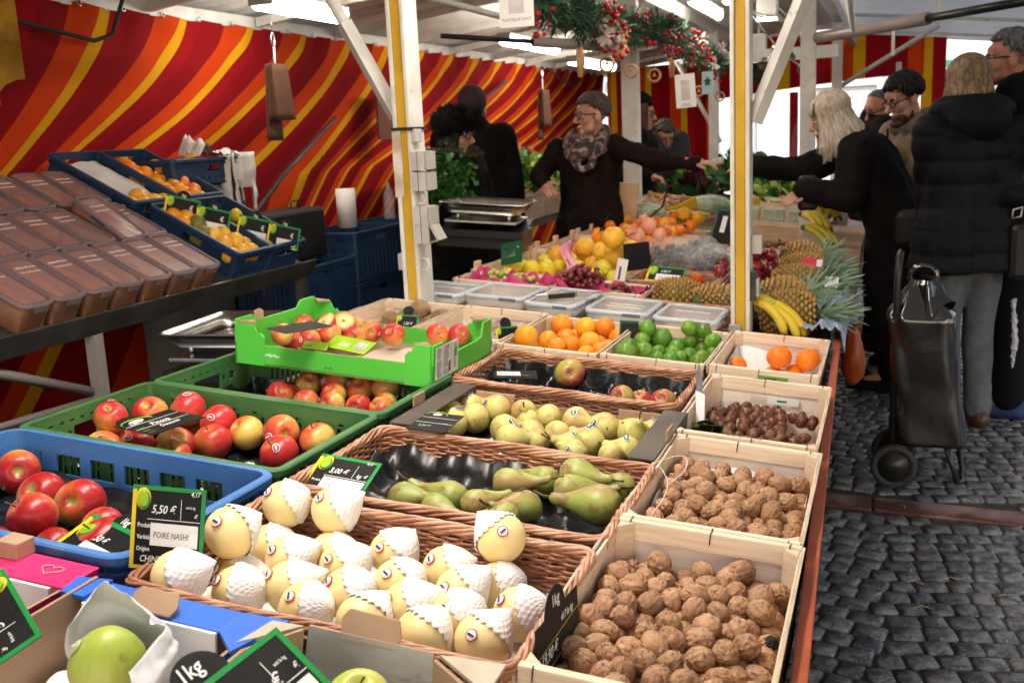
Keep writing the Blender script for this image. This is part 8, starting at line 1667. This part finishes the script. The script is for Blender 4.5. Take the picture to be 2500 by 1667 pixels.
M_, w_, h_ = from4(D['c_box']); price_card('pale edged chalk card lying on the apples in the bright green carton', M_ @ Tr(0,0,-.012), w_, h_, 'n', [('#',.05,.62,.8,.92,4),('POMME DE TABLE',.1,.68,.07,5,0),('#',0,.0,1,.03,6),('2,90 €',.5,.18,.12,6,.3),('Origine',.1,.2,.07,6,.2)])
M_, w_, h_ = from4(D['c_tray']); price_card('slate chalk card reading 3,50 beside the yellow pears in the brown tray', M_ @ Tr(0,0,.006), w_*1.0, h_, 'p', [('3,50 €',.18,.2,.15,6,.3),('1kg',.26,.84,.08,5,.1),('4,33',.74,.4,.08,6,.3)], (.33,.86,.27))
M_, w_, h_ = from4(D['c_chest']); price_card('green chalk card reading 11,00 on the corner of the chestnut crate', M_ @ Tr(0,0,.004), w_, h_, 'g', [('11,00 €',.3,.35,.17,6,.3),('1kg',.31,1.06,.13,6,.1),('#',.3,.26,.9,.28,6),('#',.66,.3,.67,.8,6)], (.42,1.0,.26))
M_, w_, h_ = from4(D['c_bosk']); price_card('slate card reading BOSKOOP lying in the black cup tray', up(-.945,2.53,-.045,24,8), .12, .06, 'n', [('#',.08,.3,.62,.75,4),('BOSKOOP',.12,.4,.1,5,0),('Origine',.66,.3,.07,7,.2)])
price_card('green edged chalk card lying flat behind the nashi card in the blue crate', up(-1.2,1.17,-.05,-18,22), .16, .11, 'g', [('2,50 €',.3,.6,.12,6,.3),('1kg',.42,1.02,.12,6,0),('#',.3,.32,.9,.55,4),('Origine',.1,.12,.08,6,0)], (.5,1.0,.2))
K_TL, K_TR, J_TL, J_TR = (-.596,.745,.087), (-.566,.846,.112), (-.96,.883,.098), (-.872,.847,.05)
def fromtop(tl, tr, w, h, back):
    a, b = TM @ Vector(tl), TM @ Vector(tr); x = (b-a).normalized(); n = (TM.to_3x3() @ Vector(back)); n = (n-n.dot(x)*x).normalized(); y = n.cross(x); o = a-y*h; return Matrix(((x.x,y.x,n.x,o.x),(x.y,y.y,n.y,o.y),(x.z,y.z,n.z,o.z),(0,0,0,1)))
price_card('slanted chalk card reading 1kg before the marbled carton', fromtop(K_TL, K_TR, .125, .14, (.35,-.55,.75)), .125, .14, 'g', FORM+[('€',.62,.62,.17,6,.25),('1kg',.08,1.07,.2,6,.1),('#',.24,.29,.92,.56,4),('POIRE DÉLICE',.3,.385,.1,5,0,.75)], (.24,1.03,.25))
price_card('steeply turned chalk card reading 5,50 and JAZZ in the pink carton', fromtop(J_TL, J_TR, .112, .125, (.4,-.7,.6)), .112, .125, 'g', FORM+[('5,50 €',.27,.66,.17,6,.25),('#',.24,.29,.92,.56,4),('JAZZ',.5,.385,.15,5,0,.8)])
price_card('upright black chalk card reading 1kg and Noix seche between the nashi basket and walnuts', TM @ Tr(-.343,1.13,-.098) @ Rz(86) @ Rx(84), .15, .12, 'y', [('19,90 €',.06,.52,.16,6,.3,.75),('1kg',.36,1.06,.16,6,0,.8),('417 le kg',.55,.8,.1,6,.3),('Noix sèche',.22,.2,.13,6,.3,.75)], (.45,.98,.24))
price_card('small chalk card with a round black top on the kiwis behind the carton', up(-1.44,2.93,-.03,12,60), .07, .045, 'g', [('1,50 €',.32,.25,.2,6,.3)], (.5,1.3,.26))
price_card('small olive edged chalk card between the kiwis and the oranges', up(-1.055,2.85,-.03,50,65), .08, .055, 'g', [('0,60 €',.32,.25,.2,6,.3)], (.5,1.2,.24))
price_card('dark green card standing between the oranges and the limes', up(-.745,3.12,-.05,12,80), .06, .08, 'n', [('#',.0,.0,.1,1,8),('#',.1,.9,1,1,8),('1kg',.3,.5,.2,6,0)])
price_card('green card with a white strip standing among the lemons', up(-1.56,4.22,.0,-16,70) @ Rz(16), .11, .10, 'n', [('#',0,0,1,1,8),('#',.1,.32,.68,.68,4),('CITRON',.18,.44,.12,5,0),('1kg',.74,.7,.1,6,0)])
price_card('small white card standing at the corner of the persimmon basket', up(-1.02,4.12,-.02,-30,80), .06, .11, 'n', [('#',0,0,1,1,4),('#',.3,.2,.5,.7,5)])
price_card('dark slate card turned edge on between grapefruit and black grapes', up(-1.03,4.36,.0,66,80), .19, .12, 'n', [])
price_card('green card with white strip lying on the persimmons', up(-.90,4.17,.0,-4,40), .16, .085, 'g', [('#',.25,.1,.9,.5,4),('KAKI PERSIMON',.3,.2,.085,5,0,.8),('3,90 €',.34,.6,.12,6,.3)])
price_card('dark green card leaning behind the garlic basket', up(-.86,5.55,.02,-28,72), .16, .2, 'n', [('#',0,.88,1,1,8),('#',0,0,.08,.88,8),('#',.3,.3,.5,.75,4)])
price_card('lime label card lying on the bright green carton front', TM @ Tr(-1.33,2.285,.05) @ Rz(-14) @ Rx(24), .14, .055, 'n', [('#',0,0,1,1,3),('#',.62,.2,.9,.8,4),('Les',.25,.3,.22,6,.2)])
price_card('lime label slip drooping over the bright green carton rim', TM @ Tr(-1.38,2.255,.045) @ Rz(8) @ Rx(30), .07, .03, 'n', [('#',0,0,1,1,3),('#',.15,.3,.35,.7,4)])
for i, (x, y, rz) in enumerate(((3.66,.46,-40),(3.72,.34,-40),(3.86,.22,-40),(3.95,.12,-40))):
    price_card(('dark chalk card standing at the top of the navy mango crate','dark chalk card with a round top in the navy mango crate','dark chalk card between the navy crates of citrus','yellow edged chalk card in the navy crate of lemons')[i], SM @ Tr(x-.08,y,.04) @ Rz(rz) @ Rx(64), .15, .10, 'g', [('#',.3,.1,.9,.4,4),('€',.7,.5,.2,6,0),('1kg',.42,1.02,.12,6,0)], (.5,1.0,.2), 'price cards in the navy crates')
m = MB(); m.prism([(-.006,0),(.006,0),(.009,.04),(-.009,.04)], 0, .002); kn = thing('paper_knife', 'small knife in white paper stuck in the chestnuts', 'knife', TM @ Tr(-.352,2.36,-.06) @ Rz(20) @ Rx(62)); m = MB(); m.prism([(-.009,0),(.009,0),(.012,.085),(-.01,.095)], -.002, .002); m.build('paper_sleeve', PAPER, kn); m = MB(); m.prism([(-.008,.09),(.008,.09),(.004,.15),(.0,.165),(-.007,.14)], -.0012, .0012); m.build('blade', STEEL, kn)
m = MB(); m.tube([(-.225,2.93,-.02),(-.16,2.82,-.02)], .0014, 5); tag(m.build('skewer', mat('thin_wood', (.4,.3,.2)), None, TM), 'thin wooden skewer leaning between the clementines', 'skewer')
m = MB(); m.box((-.27,2.788,-.028),(-.19,2.7895,-.013)); m.box((-.25,2.787,-.024),(-.22,2.788,-.018),1); tag(m.build('sticker_label', [mat('label_green', (.14,.38,.04), rough=.5), CINK], None, TM @ Tr(0,-.008,0)), 'green sticker on the front board of the clementine crate', 'label')
m = MB(); m.box((-.23,2.664,-.058),(-.15,2.6665,-.04)); m.box((-.205,2.663,-.051),(-.18,2.6643,-.046),1); tag(m.build('sticker_label', [PAPER, CGRN], None, TM), 'white sticker behind the handle slot of the chestnut crate', 'label')
def soft(P, k=3):
    for _ in range(k): P = [P[0]]+[q for a, b in zip(P, P[1:]) for q in (Vector(a).lerp(Vector(b),.25), Vector(a).lerp(Vector(b),.75))]+[P[-1]]
    return P
m = MB()
m.tube(soft([(-.36,1.87,.0),(-.335,1.80,.03),(-.30,1.72,.02),(-.33,1.66,-.03),(-.345,1.62,-.06)]), .0009, 4); m.tube(soft([(-.37,1.88,.004),(-.31,1.9,.03),(-.29,1.84,.02),(-.32,1.78,.0)]), .0009, 4); tag(m.build('string', mat('white_string', (.7,.62,.52), rough=.8), None, TM), 'loose white string at the corner of the pear basket', 'string')
# ---------- sky, daylight, camera ----------
sc = bpy.context.scene
w = bpy.data.worlds.new('World'); sc.world = w; w.use_nodes = True; nt = w.node_tree
bg = nt.nodes['Background']; sky = nt.nodes.new('ShaderNodeTexSky'); sky.sky_type = 'NISHITA'; sky.sun_disc = False
SE, SA = math.radians(34), math.radians(150)
sky.sun_elevation = SE; sky.sun_rotation = SA; sky.air_density = 1.2; sky.dust_density = 3.0
nt.links.new(sky.outputs[0], bg.inputs[0]); bg.inputs[1].default_value = .15
sl = bpy.data.lights.new('sun', 'SUN'); sl.energy = 1.2; sl.angle = math.radians(14); sl.color = (1.0,.96,.9)
so = bpy.data.objects.new('sun', sl); C.objects.link(so)
sd = Vector((math.sin(SA)*math.cos(SE), math.cos(SA)*math.cos(SE), math.sin(SE)))   # towards the sun
so.rotation_euler = sd.to_track_quat('Z','Y').to_euler()
cd = bpy.data.cameras.new('camera'); cam = bpy.data.objects.new('camera', cd); C.objects.link(cam); sc.camera = cam
cd.lens = 35.97; cd.sensor_width = 36; cd.clip_end = 500; cd.clip_start = .05
r = Vector(CAMR[0]); u_ = -Vector(CAMR[1]); b_ = -Vector(CAMR[2])
cam.matrix_world = Matrix(((r.x,u_.x,b_.x,0),(r.y,u_.y,b_.y,0),(r.z,u_.z,b_.z,CAMH),(0,0,0,1)))
cd.dof.use_dof = True; cd.dof.focus_distance = 1.95; cd.dof.aperture_fstop = 9
sc.view_settings.view_transform = 'Standard'; sc.view_settings.look = 'None'; sc.view_settings.exposure = 1.08
sc.cycles.use_denoising = True; sc.cycles.max_bounces = 7; sc.cycles.diffuse_bounces = 4; sc.cycles.transparent_max_bounces = 10; sc.cycles.sample_clamp_indirect = 6; sc.cycles.caustics_reflective = False; sc.cycles.caustics_refractive = False
